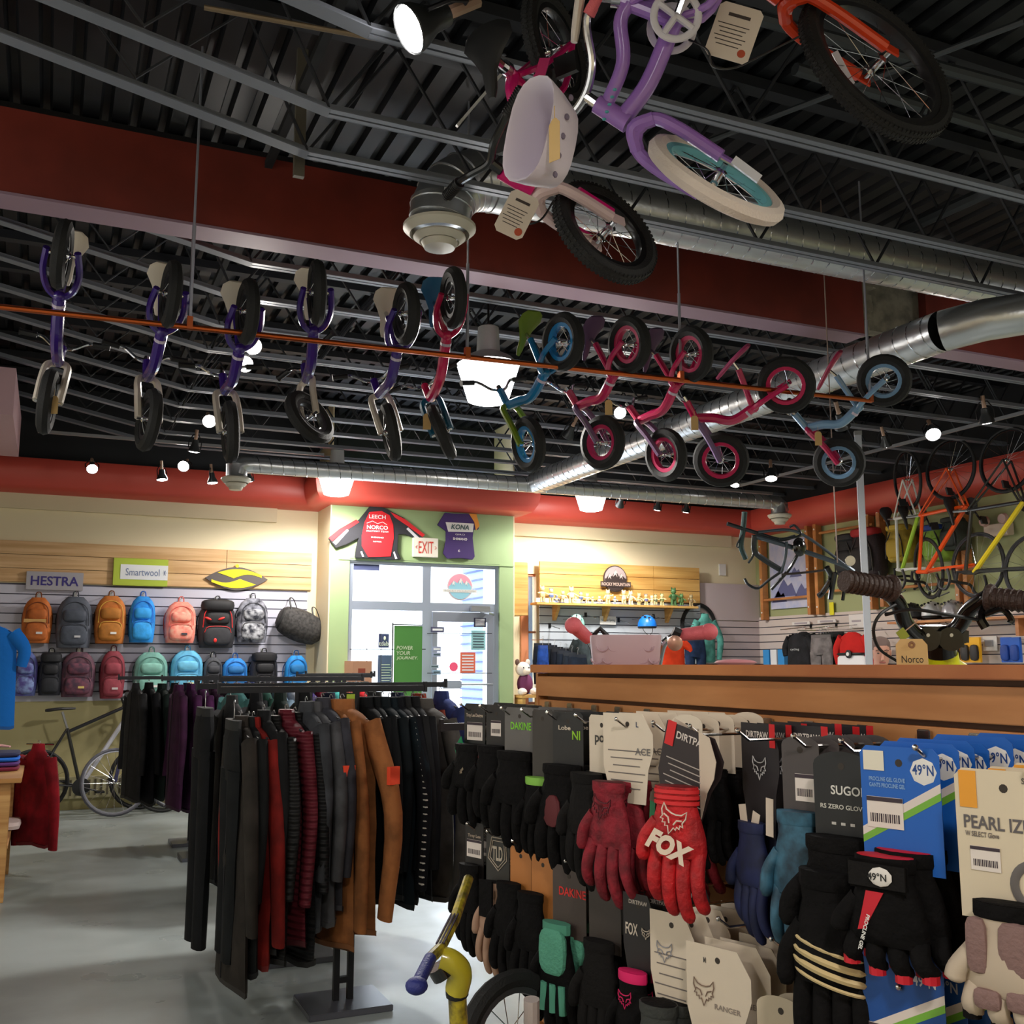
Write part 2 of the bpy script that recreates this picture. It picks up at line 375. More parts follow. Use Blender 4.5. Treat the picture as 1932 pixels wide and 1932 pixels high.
# outside: pavement and a blue clad house opposite
mb = MB().box((-8, YB+.13, -.12), (22, 40, -.02)); mb.build('outdoor_pavement', mat((230, 232, 236), .8))['kind'] = 'structure'
t = thing('neighbour_building', 'blue clapboard building seen through the glass of the door', 'building', (7, 13.4, 0))
mb = MB()
mb.box((5.62, 12.4, 0), (9, 14.45, 6)); mb.build('walls', mat((150, 180, 235), .7), t)
mb = MB()
for i in range(44): mb.box((5.595, 12.4, .1+i*.13), (5.62, 14.46, .122+i*.13))
mb.build('clapboards', mat((60, 84, 150), .7), t)
# ------------------------------------------------ ducts
def duct(label, pts, r, name='spiral_duct', ribs=True, extra=None):
    t = thing(name, label, 'duct', pts[0])
    pts = [V(p) for p in pts]
    mb = MB().tube(pts, r, 28, cap=False)
    mb.build('duct_skin', mat((205, 207, 210), .32, .85, bump=.35, bscale=14), t, ang=60)
    if ribs:
        mb = MB()
        for a, b_ in zip(pts, pts[1:]):
            L_ = (b_-a).length; d = (b_-a)/L_; x, y, _ = frame(d); N = int(L_/.115)*12; q = []
            for i in range(N+1):
                w = 2*pi*i/12; q.append(a+d*(L_*i/N)+x*(math.cos(w)*(r+.001))+y*(math.sin(w)*(r+.001)))
            mb.tube(q, .0045, 4)
        mb.build('spiral_seam', mat((185, 188, 192), .2, 1), t)
    return t
def diffuser(t, c, r, rn):
    c = V(c)
    dm = mat((218, 212, 196), .45)
    MB().lathe([(rn, .14), (rn, .02), (rn+.012, 0)], c, n=28).build('collar', mat((205, 207, 210), .32, .85), t)
    MB().lathe([(rn, .02), (r, .0), (r, -.015), (r*.82, -.045), (r*.80, -.03), (rn*.9, .01)], c, n=32).build('flange', dm, t)
    mb = MB().lathe([(r*.70, -.05), (r*.72, -.06), (r*.55, -.085), (r*.5, -.07)], c, n=32).lathe([(r*.46, -.075), (r*.5, -.085), (r*.42, -.115), (.001, -.12)], c, n=32)
    mb.build('cone', dm, t)
yA = 4.7; zA = 4.0
t = duct('thick galvanised spiral duct running in front of the red beam', [(1.98, yA, zA), (XR-.05, yA, zA+.03)], .155)
e = []
c0 = V((1.96, yA, zA-.27))
for i in range(7):
    a = pi/2*i/6; e.append(c0+V((-math.sin(a)*.27, 0, math.cos(a)*.27)))
mb = MB().tube([(2.2, yA, zA)]+e, .158, 24); mb.build('elbow', mat((205, 207, 210), .30, .85, bump=.2, bscale=6), t, ang=25)
mb = MB()
for q, q2 in zip(e, e[1:]): mb.torus(q, (q2-q), .159, .005, 24, 5)
mb.torus((2.2, yA, zA), (1, 0, 0), .158, .007, 24, 5); mb.build('elbow_seams', SILV, t)
diffuser(t, (1.69, yA, 3.70), .185, .15)
MB().box((1.655, yA-.166, 3.80), (1.715, yA-.158, 3.87)).build('sticker', WHT, t)
duct('galvanised spiral duct crossing the ceiling from the back wall duct', [(4.84, 10.2, 3.5), (4.84, 4.45, 3.5)], .125)
t = duct('flat end piece of galvanised duct turning off beneath the beam', [(4.84, 4.45, 3.5), (4.95, 4.25, 3.52), (5.4, 4.05, 3.6), (7.5, 4.0, 3.62)], .125, name='duct_elbow', ribs=False)
t = duct('thin spiral duct running along the back wall near the ceiling', [(1.75, 10.3, 3.47), (8.0, 10.15, 3.47)], .085)
diffuser(t, (1.60, 10.3, 3.32), .145, .1); diffuser(t, (8.12, 10.15, 3.32), .145, .1)
for xx, s_ in ((1.75, -1), (8.0, 1)):
    yy = 10.3 if s_ < 0 else 10.15
    MB().tube([(xx, yy, 3.47), (xx+s_*.08, yy, 3.465), (xx+s_*.13, yy, 3.43), (xx+s_*.14, yy, 3.36)], [.085, .09, .1, .1], 16).build('elbow', mat((205, 207, 210), .30, .85), t)
# upper dark plenum box and pipes overhead
MB().box((-.6, 2.2, 4.05), (.36, 3.36, 4.42)).build('plenum_box', mat((28, 26, 25), .8)); tag(bpy.data.objects['plenum_box'], 'dark metal duct box hung high in the corner by the beam', 'duct')
def rod(name, label, pts, r, m, cat='pipe', grp=None):
    o = MB().bez(pts, r, 8, 3).build(name, m) if len(pts) > 2 else MB().tube(pts, r, 8).build(name, m)
    return tag(o, label, cat, grp)
rod('conduit', 'thin bare conduit running across the dark ceiling by the spotlight', [P(385, 14, Z=4.1), P(1000, 130, Z=4.1), P(1500, 260, Z=4.1)], .011, mat((150, 130, 105), .5, .4))
for i, (p, q, r) in enumerate([((1170, 330), (1932, 40), .015), ((1690, 440), (1932, 330), .04), ((1500, 130), (1932, 260), .03), ((1300, 0), (1932, 170), .03)]):
    rod('ceiling_brace', ['thin sprinkler pipe crossing the dark roof above the white tyre', 'thick grey sloping brace over the big spiral duct', 'dark channel brace behind the orange bicycle wheel', 'dark steel brace in the upper corner above the orange bicycle'][i], [P(*p, Z=4.15+.06*i), P(*q, Z=4.15+.06*i)], r, mat((62, 66, 70), .5, .3), 'brace')
t = thing('strut_channel', 'pale perforated steel strut hanging behind the little pink bicycle', 'strut', P(930, 180, d=5))
a, b_ = P(862, 238, d=4.6), P(965, 118, d=4.6)
d = (b_-a).normalized(); x, y, _ = frame(d, (0, 1, 0))
MB().obox((a+b_)/2, d, y, x, (b_-a).length, .04, .012).build('channel', SILV, t)
mb = MB()
for i in range(6): mb.lathe([(.009, -.009), (.009, .009)], a+d*(.03+.07*i), x, 8)
mb.build('slots', BLK, t)
t = thing('duct_hanger_wire', None, None, (0, 0, 0)); bpy.data.objects.remove(t)
# vertical galvanised post by the service desk
t = thing('steel_post', 'slim bare steel post rising past the hanging bicycle frames', 'post', (5.0, 5.38, 0))
a = P(1640, 1250, d=7.0); MB().obox(V((a.x, a.y, 1.55)), V((.8, -.6, 0)), V((.6, .8, 0)), V((0, 0, 1)), .045, .045, 3.1-.0).build('post_tube', mat((196, 202, 214), .35, .35), t, bevel=.004)
mb = MB().obox(V((a.x, a.y, 3.1)), V((.8, -.6, 0)), V((.6, .8, 0)), V((0, 0, 1)), .05, .05, .0+.03); mb.build('post_cap', ALU, t)
MB().lathe([(.09, 0), (.09, .012), (.03, .02)], (a.x, a.y, 0)).build('foot_plate', ALU, t)
# ================================================================ LAMPS
glow = mat((255, 250, 244), .5, emit=22); bowlm = mat((255, 255, 255), .4, emit=9)
def lamp_light(o, e, r, spot=None, col=(1, .93, .84)):
    l = bpy.data.lights.new('lamp_light', 'SPOT' if spot else 'POINT'); l.energy = e; l.shadow_soft_size = r; l.color = col
    if spot: l.spot_size = math.radians(spot); l.spot_blend = .6
    q = bpy.data.objects.new('lamp_light', l); COL.objects.link(q); q.parent = o; return q
def spos(px, py, z):
    return P(px, py, Y=10.9) if z == 0 else P(px, py, Z=z)
def spot_proto():
    t = thing('spotlight', 'x', 'lamp', (0, 0, 0), 'spotlights on the ceiling track')
    MB().lathe([(.02, .12), (.03, .115), (.034, .07), (.058, .02), (.062, 0), (.060, -.004)], (0, 0, 0), n=20, cap=False).build('lamp_housing', mat((70, 72, 74), .35, .6), t)
    MB().lathe([(.001, -.012), (.03, -.010), (.055, -.002), (.057, .004)], (0, 0, 0), n=20, cap=False).build('bulb_face', glow, t)
    MB().tube([(.068, 0, .03), (.07, 0, .10), (.03, 0, .17), (-.03, 0, .17), (-.07, 0, .10), (-.068, 0, .03)], .006, 6).build('yoke', DST, t)
    MB().tube([(0, 0, .11), (0, 0, .22)], .017, 8).build('socket_stem', mat((160, 130, 110), .5, .3), t)
    return t
SP0 = None
def spotlight(px, py, z, aim, label, e=0, d=None, sc=1, spot=95):
    global SP0
    p = spos(px, py, z)
    if SP0 is None: SP0 = spot_proto(); o = SP0
    else: o = dup(SP0, p)
    for ch in list(o.children):
        if ch.type == 'LIGHT': bpy.data.objects.remove(ch)
    o.location = p; o['label'] = label; WL[o.name] = p
    o.rotation_euler = (V(aim)-p).to_track_quat('-Z', 'Y').to_euler(); o.scale = (sc,)*3
    return o
spots = [
 (772, 55, 3.75, (-1.2, 3.3, 2.2), 'big lit reflector spotlight hanging high in front of the duct elbow', 40, 1.45),
 (478, 653, 3.7, (.9, .5, 1.3), 'upper of two bright spotlights beside the third purple bicycle', 30, 1.0),
 (462, 687, 3.62, (.8, .5, 1.3), 'lower of two bright spotlights beside the third purple bicycle', 30, 1.0),
 (395, 795, 3.62, (1.0, 4.5, .8), 'lit spotlight at the elbow height of the third purple bicycle wheel', 20, 1.0),
 (366, 852, 3.6, (1.0, 11, .8), 'small spotlight facing down under a coiled cable near the thin duct', 0, 1.0),
 (346, 880, 3.58, (-.5, 6, .5), 'lit spotlight just above the pine boards beside the round ceiling vent', 20, 1.0),
 (174, 885, 0, (.4, 7.5, .5), 'lit spotlight washing the wall above the orange backpack', 40, .9),
 (306, 905, 0, (1.2, 10.6, .3), 'lit spotlight washing the wall above the green framed sign', 40, .9),
 (401, 911, 0, (1.8, 10.7, .3), 'lit spotlight tucked behind the round vent of the thin duct', 40, .9),
 (470, 908, 0, (2.5, 11.5, .5), 'spotlight above the yellow oval sign', 40, .9),
 (1071, 823, 3.62, (4, 11, 1.2), 'lit spotlight under the blue bicycle beside the sloping duct', 25, 1.0),
 (1170, 779, 3.6, (3, 2, 1.0), 'warm lit spotlight between two pink bicycles', 20, .9),
 (1455, 903, 3.55, (6.5, 8.2, .3), 'lit spotlight above the end vent of the thin duct', 35, 1.1),
 (1761, 820, 3.62, (6.0, 5, 1.3), 'bright spotlight hanging over the orange road bicycle', 35, 1.15),
 (1862, 797, 3.62, (8.3, 6.8, .8), 'spotlight with a glowing rim beyond the orange bicycle wheel', 25, 1.1),
 (1672, 842, 3.6, (8.6, 8.0, .6), 'small spotlight above the green and white road bicycle', 25, .9),
 (1590, 806, 3.6, (8, 8, 1.4), 'lit spotlight hidden behind the pale blue bicycle frame', 15, 1.2),
 (1386, 915, 3.55, (6.0, 9.0, .6), 'spotlight peeping out under the third pink bicycle wheel', 20, .9),
 (1240, 962, 0, (6.7, 11.6, .6), 'spotlight over the middle of the trophy shelf', 30, .9),
 (1294, 966, 0, (7.2, 11.6, .6), 'spotlight over the green figurine end of the trophy shelf', 30, .9),
 (1169, 955, 0, (6.4, 11.9, 2.2), 'small spotlight pointing down over the round mountain sign', 25, .9)]
for px, py, z, aim, lab, e, sc in spots:
    o = spotlight(px, py, z, aim, lab, 0, sc=sc)
for (px, py, z, aim, lab, e, sc) in spots:
    if e:
        l = bpy.data.lights.new('spot_light', 'SPOT'); l.energy = e*1.1*KS; l.spot_size = math.radians(115); l.spot_blend = 1
        l.shadow_soft_size = .05; l.color = (1, .93, .83)
        q = bpy.data.objects.new('spot_light', l); COL.objects.link(q); p = spos(px, py, z); d = (V(aim)-p)
        q.location = p+d.normalized()*.03; q.rotation_euler = d.to_track_quat('-Z', 'Y').to_euler()
# track rails carrying them
for n, (x0, y0, x1, y1, z) in enumerate([(-.2, 10.9, 2.6, 10.9, 3.74), (5.6, 10.9, 8.6, 10.9, 3.72), (8.0, 5.5, 8.0, 10.8, 3.76)]):
    tag(MB().box((x0-.015, y0-.015, z), (x1+.015, y1+.015, z+.03)).build('track_rail', mat((150, 152, 156), .4, .4)), ['pale light track along the wall over the backpacks', 'light track along the wall over the trophy shelf', 'light track running beside the hanging road bicycles'][n], 'light track')
tag(MB().tube([(.98, 6.6, 3.84), (.98, 10.4, 3.80)], .008, 6).build('lamp_conduit', mat((22, 22, 24), .9, spec=.1)), 'thin dark conduit feeding the spotlights beside the purple bicycles', 'conduit')
# prismatic bowl pendants: the ones in the picture plus unseen copies added to light the room
def bowl(c, lab, e, s=1.0):
    t = thing('pendant_lamp', lab, 'lamp', c, 'flared glass pendant lamps'); c = V(c)
    MB().lathe([(.105*s, -.155*s), (.135*s, -.145*s), (.205*s, .085*s), (.21*s, .1*s), (.20*s, .1*s), (.125*s, -.13*s), (.001, -.14*s)], c, n=28, cap=False).build('glass_shade', bowlm, t)
    MB().lathe([(.21*s, .1*s), (.16*s, .15*s), (.08*s, .19*s), (.07*s, .36*s), (.03, .38*s)], c, n=24).build('ballast_housing', mat((196, 198, 200), .4, .3), t)
    MB().tube([c+V((0, 0, .35*s)), V((c.x, c.y, 4.52))], .008, 6).build('hanging_rod', DST, t)
    l = bpy.data.lights.new('pendant_light', 'SPOT'); l.spot_size = math.radians(172); l.spot_blend = .25; l.energy = e*KW*1.6; l.shadow_soft_size = .16; l.color = (1, .95, .88)
    q = bpy.data.objects.new('pendant_light', l); COL.objects.link(q); q.location = c+V((0, 0, -.2*s))
    l = bpy.data.lights.new('pendant_glow', 'POINT'); l.energy = e*KW*(.2 if c.y > 5 else .05); l.shadow_soft_size = .16; l.color = (1, .95, .88)
    q = bpy.data.objects.new('pendant_glow', l); COL.objects.link(q); q.location = c+V((0, 0, -.22*s))
bowl(P(921, 717, d=6.75), 'large glowing pendant lamp hanging beside the pink and teal bicycle', 150, .98)
bowl(P(635, 908, d=11.2), 'glowing pendant lamp in front of the red soffit over the wall corner by the jersey', 110)
bowl(P(1115, 940, d=12.6), 'glowing pendant lamp under the thin duct over the trophy shelf', 120)
for i, (x, y, e) in enumerate([(6.9, 4.2, 110), (-1.9, 4.8, 30), (.0, -.9, 100), (4.6, .2, 175), (-2.2, 1.2, 50)]):  # out of view, added to brighten counter, bikes and walls
    bowl((x, y, 3.45), 'added unseen pendant lamp ' + ['over the service side behind the counter', 'over the shop floor by the unseen cream wall', 'over the entrance floor behind the glove display', 'over the counter side behind the glove display', 'over the corner behind the camera'][i], e)
# ================================================================ HANGING RAIL
cop = mat((190, 96, 52), .28, .9)
A, B = P(-40, 573, Z=3.03), P(1650, 757, Z=3.06)
A, B = V((-.42, 4.86, 3.04)), V((4.40, 4.62, 3.06))
t = thing('hanging_rail', 'long copper pipe rail carrying eleven small bicycles', 'rail', A)
MB().tube([A, B], .0135, 10).build('copper_pipe', cop, t)
mb = MB(); mc = MB()
for px in (355, 880, 1283, 1640):
    k = 0
    for i in range(400):
        q = A.lerp(B, i/399); v = q-V((0, 0, CAMH)); xx = 966+FPX*v.dot(CR)/v.dot(CF)
        if xx >= px: break
    mb.tube([q, V((q.x, q.y, 4.45))], .006, 6); mc.obox(q+V((0, 0, .02)), V((1, 0, 0)), V((0, 1, 0)), V((0, 0, 1)), .026, .03, .06)
    mb.tube([q+V((0, 0, .04)), q+V((0, 0, .5))], .009, 6)
mb.build('hanger_rod', mat((190, 192, 205), .35, .7), t); mc.build('rail_bracket', mat((214, 110, 60), .35, .6), t)
# ================================================================ BICYCLES
class Fr:       # local bicycle frame: f = forward, u = up, l = lateral
    def __init__(s, o, f, u): s.o = V(o); s.f = V(f).normalized(); s.u = (V(u)-s.f*V(u).dot(s.f)).normalized(); s.l = s.f.cross(s.u)
    def __call__(s, f, u, l=0): return s.o+s.f*f+s.u*u+s.l*l
def wheel(t, c, ax, R, w, tire, rim, spoke=CHR, name='wheel', knob=False, ns=14, rimw=.5, nm=28):
    """tire is the part, rim, spokes and hub its sub-parts"""
    ax = V(ax).normalized(); c = V(c); x, y, _ = frame(ax)
    mb = MB().torus(c, ax, R-w/2, w/2, nm, 8)
    if knob:
        N = int(2*pi*R/.016)
        for i in range(N):
            for s_ in (-1, 0, 1):
                a = 2*pi*(i+.5*(s_ == 0))/N; d = x*math.cos(a)+y*math.sin(a); r = R-w*.06-(abs(s_)*w*.10); tt = ax.cross(d)
                mb.obox(c+d*r+ax*(s_*w*.30), d, tt, ax, w*.14, .008, w*.2)
    T = mb.build(name, tire, t)
    rr = R-w*.95
    x, y, _ = frame(ax); rings = []; m_ = 8
    for i in range(nm):
        d = x*math.cos(2*pi*i/nm)+y*math.sin(2*pi*i/nm)
        rings.append([c+d*(rr+a_)+ax*b_ for a_, b_ in ((w*.18, -w*rimw*.6), (w*.18, w*rimw*.6), (-w*.25, w*rimw*.55), (-w*.32, 0), (-w*.25, -w*rimw*.55))])
    MB().loft(rings, closed=True).build('rim', rim, T)
    mb = MB()
    for i in range(ns):
        a = 2*pi*i/ns; s_ = 1 if i % 2 else -1
        d = x*math.cos(a)+y*math.sin(a); a2 = a+.5*(1 if (i//2) % 2 else -1); d2 = x*math.cos(a2)+y*math.sin(a2)
        mb.tube([c+d2*.016+ax*(s_*w*.45), c+d*(rr-w*.2)], max(.0012, R*.004), 4)
    mb.build('spokes', spoke, T)
    MB().lathe([(.008, -w*.9), (.008, -w*.6), (.018, -w*.5), (.011, -w*.3), (.011, w*.3), (.018, w*.5), (.008, w*.6), (.008, w*.9)], c, ax, 10).build('hub', CHR, T)
    return T
def saddle(t, F, f, u, L, W_, m, name='seat'):
    rings = []
    for i, (a, wd, h) in enumerate([(-.5, .55, .25), (-.42, .9, .32), (-.25, 1, .32), (-.05, .6, .3), (.15, .3, .28), (.38, .24, .26), (.5, .12, .2)]):
        n = 10; rings.append([F(f+a*L, u+math.sin(2*pi*j/n)*h*L*.18-(abs(a)*.03 if a < 0 else 0), math.cos(2*pi*j/n)*wd*W_/2) for j in range(n)])
    return MB().loft(rings).build(name, m, t)
def kidbike(label, rear, front, up, fc, rimc, forkc, seatc, R=.15, steer=0, grp='small hanging bicycles', curved=True):
    rear = V(rear); front = V(front); F = Fr(rear, front-rear, up); wb = (front-rear).length
    t = thing('balance_bicycle', label, 'bicycle', rear, grp)
    fm = mat(fc, .25, coat=.5); km = mat(forkc, .3, coat=.3); w = .064
    wheel(t, rear, F.l, R, w, RUB, mat(rimc, .35), nm=24, ns=12)
    # steering assembly turned by steer about the head axis
    hb = F(wb-.10, R+.11); ht = F(wb-.145, R+.215); hx = (ht-hb).normalized()
    rot = Matrix.Rotation(steer, 4, hx)
    G = lambda p: hb+(rot @ (V(p)-hb).to_4d().to_3d())
    la = (rot.to_3x3() @ F.l).normalized()
    wheel(t, G(front), la, R, w, RUB, mat(rimc, .35), nm=24, ns=12)
    mb = MB(); p1 = F(wb-.11, R+.10); p2 = F(R+.045, .055)
    mb.bez([p1, F(wb-.17, R+.03), F(wb*.55+.03, .10), p2], .028, 10, 5)
    mb.tube([hb, ht], .022, 10)
    for s_ in (-1, 1): mb.bez([F(R+.06, .055, s_*.006), F(R+.015, .05, s_*.055), F(R*.55, .03, s_*.076), F(-.02, -.005, s_*.064)], .0155, 7, 5)
    mb.tube([F(R+.06, .05), F(.10, R+.10)], .018, 8)
    if curved: mb.ell(F(R+.05, .055), .03, .03, .03, n=10)
    mb.build('frame', fm, t)
    mb = MB().tube([F(R+.085, .062), F(R+.10, .065)], .0292, 10); mb.build('frame_decal', mat((214, 200, 220), .4), t)
    MB().tube([F(.105, R+.09), F(.09, R+.15)], .011, 8).build('seat_post', CHR, t)
    saddle(t, F, .09, R+.16, .27, .155, mat(seatc, .5))
    mb = MB()
    for s_ in (-1, 1): mb.bez([G(hb), G(F(wb-.095, R+.085, s_*.045)), G(F(wb-.06, R*.8, s_*.052)), G(F(wb, 0, s_*.050))], [.018]*1 if False else .018, 7, 5)
    mb.build('fork', km, t)
    mb = MB(); g = MB()
    c = F(wb-.155, R+.245)
    pts = [G(F(wb-.16, R+.30, s_)) for s_ in (-.19, -.11)]+[G(F(wb-.14, R+.235, s_)) for s_ in (-.04, .04)]+[G(F(wb-.16, R+.30, s_)) for s_ in (.11, .19)]
    mb.bez(pts, .009, 7, 4); mb.tube([ht, G(c)], .014, 8); mb.build('handlebar', CHR, t)
    for s_ in (-1, 1):
        MB().tube([G(F(wb-.16, R+.30, s_*.13)), G(F(wb-.163, R+.302, s_*.20)), G(F(wb-.163, R+.302, s_*.212))], [.015, .015, .02], 8).build('grip', BLK, t)
    return t, F, G
def hangtag(t, p, w=.035, h=.07, m=KRAFT, ux=(1, 0, 0), s=None):
    p = V(p); ux = V(ux).normalized()
    o = MB().prism([(-w/2, -h), (w/2, -h), (w/2, -.012), (w/2-.01, 0), (-w/2+.01, 0), (-w/2, -.012)], p-V((0, 0, .03)), ux, (0, 0, 1), .0012).build('hang_tag', m, t)
    MB().tube([p, p-V((0, 0, .035))], .0012, 4).build('string', KRAFT, o)
    return o
def onrail(px):
    for i in range(1200):
        q = A.lerp(B, i/1199); v = q-V((0, 0, CAMH))
        if 966+FPX*v.dot(CR)/v.dot(CF) >= px: return q
    return B
PUR, PNK = (62, 34, 130), (206, 26, 92)
def dep(p): return (V(p)-V((0, 0, CAMH))).dot(CF)
def rb(lab, rpx, fpx, cols, steer=0, dz=(0, 0), R=.158, upx=None, push=.27):
    q = onrail(rpx[0]); d0 = dep(q)-.02+dz[0]
    r = P(*rpx, d=d0); f = P(*fpx, d=d0+push+dz[1])
    up = V((0, 1, .6)) if upx is None else V(upx)
    return kidbike(lab, r, f, up, *cols, steer=steer, R=R)
white = (225, 214, 200)
c1 = (PUR, (40, 40, 44), white, (226, 214, 196))
bk = []
bk.append(rb('purple balance bicycle with white seat at the far end of the copper rail', (117, 480), (90, 758), c1, 0, upx=(.12, 1, .5)))
bk.append(rb('purple balance bicycle with white seat next to the steel hanger rod', (322, 555), (280, 792), c1, .12, upx=(-.06, 1, .5)))
bk.append(rb('purple balance bicycle with white seat hanging against two bright spotlights', (467, 588), (435, 815), c1, -.1, upx=(-.06, 1, .5)))
bk.append(rb('purple balance bicycle whose front wheel is turned sideways', (598, 552), (588, 786), c1, -.9, upx=(.08, 1, .5)))
bk.append(rb('purple balance bicycle with white seat beside the pink and teal one', (766, 592), (738, 815), c1, -.25, upx=(-.05, 1, .45)))
bk.append(rb('pink balance bicycle with teal fork and seat beside the large lamp', (855, 562), (836, 815), ((214, 30, 90), (40, 42, 46), (18, 96, 130), (16, 90, 130)), -.5, upx=(.0, 1, .5)))
bk.append(rb('blue balance bicycle with lime fork and seat', (1062, 645), (997, 838), ((24, 120, 176), (24, 130, 196), (120, 150, 30), (110, 140, 30)), -.15, upx=(-.3, 1, .55)))
bk.append(rb('pink balance bicycle with lilac fork next to the blue bicycle', (1187, 650), (1136, 835), (PNK, (196, 26, 92), (120, 92, 130), (86, 60, 96)), .2, upx=(-.3, 1, .55)))
bk.append(rb('pink balance bicycle with lilac fork hanging in front of the sloping duct', (1304, 668), (1256, 858), (PNK, (196, 26, 92), (120, 92, 130), (86, 60, 96)), .05, upx=(-.3, 1, .55)))
bk.append(rb('pink balance bicycle seen broadside with a red and white seat', (1483, 727), (1360, 868), (PNK, (206, 30, 92), (130, 110, 150), (180, 60, 110)), .1, R=.168, upx=(-.9, .5, .7)))
bk.append(rb('pale blue balance bicycle with crimson fork at the end of the copper rail', (1668, 718), (1583, 872), ((120, 160, 196), (112, 150, 186), (180, 26, 80), (170, 30, 76)), .1, R=.16, upx=(-.75, .6, .6)))
for i, (px, py, dd) in enumerate([(103, 735, 0), (742, 790, 0), (806, 770, 0), (1310, 775, 0), (1543, 805, 0), (1148, 745, 0)]):
    k = [0, 4, 5, 9, 10, 7][i]; p = P(px, py, d=dep(bk[k][1].o)+(.2 if k < 8 else .05))
    hangtag(bk[k][0], p, .042, .085, ux=CR)
# ---- three children's bicycles hanging close overhead
def bigkid(name, label, hub, down, n, back, R, w, tm, rm, fm, forkm, gripm, seatm, barm, bd=None, knob=False, wb=.62, barw=.50, ball=True, chain=None, fdown=None, fback=None, kf=1.0):
    hub = V(hub); u = -V(down).normalized(); f = -V(back); F = Fr(hub, f, u)
    t = thing(name, label, 'bicycle', hub, None)
    wheel(t, hub, F.l, R, w, tm, rm, nm=40, ns=20, knob=knob)
    cr = F(-.03, R+.045); hb = F(-.045, R+.075); ht = F(-.06, R+.175)
    G0 = Fr((0, 0, 0), -V(fback), -V(fdown)); G0.o = hb-(G0(-.062, R+.075)); G = lambda f_, u_, l_=0: G0(-.062+(f_+.062)*kf, u_, l_); G.f, G.u, G.l = G0.f, G0.u, G0.l
    for s_ in (-1, 1):
        MB().bez([cr, F(-.035, R+.02, s_*.045), F(-.02, R*.75, s_*.058), F(.0, .02, s_*.055)], .0175, 10, 5).build('fork_blade', forkm, t)
        MB().obox(F(0, .0, s_*.058), F.f, F.u, F.l, .03, .05, .006).build('axle_plate', forkm, t)
    MB().bez([F(-.035, R+.02, -.045), cr+F.u*.01, F(-.035, R+.02, .045)], .02, 10, 5).build('fork_crown', forkm, t)
    MB().tube([hb, ht], [.027, .025], 14).build('head_tube', fm, t)
    hm = hb.lerp(ht, .5); bb = G(-.40, R-.01); st = G(-.45, R+.15); ra = G0(-wb*1.08, 0)
    mb = MB().bez([hb.lerp(ht, .2), G(-.20, R+.035), bb], .024, 12, 6); mb.bez([hb.lerp(ht, .75), G(-.25, R+.11), G(-.38, R+.13), G(-.44, R+.115)], .019, 12, 6); mb.tube([bb, st], .018, 10)
    for s_ in (-1, 1):
        mb.bez([bb+G.l*(s_*.02), G(-.48, R*.45, s_*.055), ra+G.l*(s_*.06)], .010, 8, 4); mb.bez([G(-.44, R+.11, s_*.015), G(-.52, R+.0, s_*.055), ra+G.l*(s_*.06)], .009, 8, 4)
    mb.build('frame', fm, t)
    wheel(t, ra, G.l, R, w, tm, rm, nm=36, ns=16, knob=knob)
    MB().tube([st-G.u*.02, G(-.455, R+.23)], .012, 8).build('seat_post', CHR, t)
    MB().lathe([(.021, -.012), (.021, .012)], st, G.u, 12).build('seat_clamp', CHR, t)
    saddle(t, G, -.43, R+.245, .26, .16, seatm, 'seat')
    for k_ in (-1, 1):
        mg = MB().torus(bb+G.l*(.045*k_), G.l, .058, .010, 28, 8, flat=.5)
        for j in range(4): dd_ = G.f*math.cos(j*pi/2+.5)+G.u*math.sin(j*pi/2+.5); mg.tube([bb+G.l*(.045*k_), bb+G.l*(.045*k_)+dd_*.055], .009, 6)
        mg.build('chain_guard', chain or mat((220, 216, 226), .35), t)
    for s_ in (-1, 1):
        q = bb+G.l*(.062*s_); MB().tube([q, q+G.f*(.09*s_)+G.u*.02*s_], .008, 8).build('crank', CHR, t)
        MB().obox(q+G.f*(.09*s_)+G.u*.02*s_+G.l*.04*s_, G.f, G.u, G.l, .06, .018, .07).build('pedal', BLK, t)
    st_ = F(-.075, R+.215)
    MB().tube([ht, st_], .015, 10).build('stem', barm, t)
    h2 = barw/2; rise = .09 if ball else .02
    pts = [F(-.13, R+.215+rise, -h2), F(-.11, R+.215+rise*.98, -h2*.62), F(-.075, R+.235, -h2*.30), F(-.07, R+.215, 0), F(-.075, R+.235, h2*.30), F(-.11, R+.215+rise*.98, h2*.62), F(-.13, R+.215+rise, h2)]
    MB().bez(pts, .0115, 10, 5).build('handlebar', barm, t)
    for s_ in (-1, 1):
        a_ = F(-.112, R+.215+rise*.99, s_*h2*.66); e_ = F(-.131, R+.215+rise, s_*(h2+.012)); d = (e_-a_).normalized()
        g = MB().tube([a_, a_.lerp(e_, .2), a_.lerp(e_, .25), e_], [.0165, .0165, .015, .0155], 12)
        if ball: g.ell(e_, .023, .023, .023, n=12)
        else:
            for k in range(10): g.torus(a_.lerp(e_, .1+k*.09), d, .016, .0022, 12, 5)
        g.build('grip', gripm, t)
    return t, F
D = lambda r, u, b: CR*r+CU*u-CF*b        # direction from picture axes (b towards the camera)
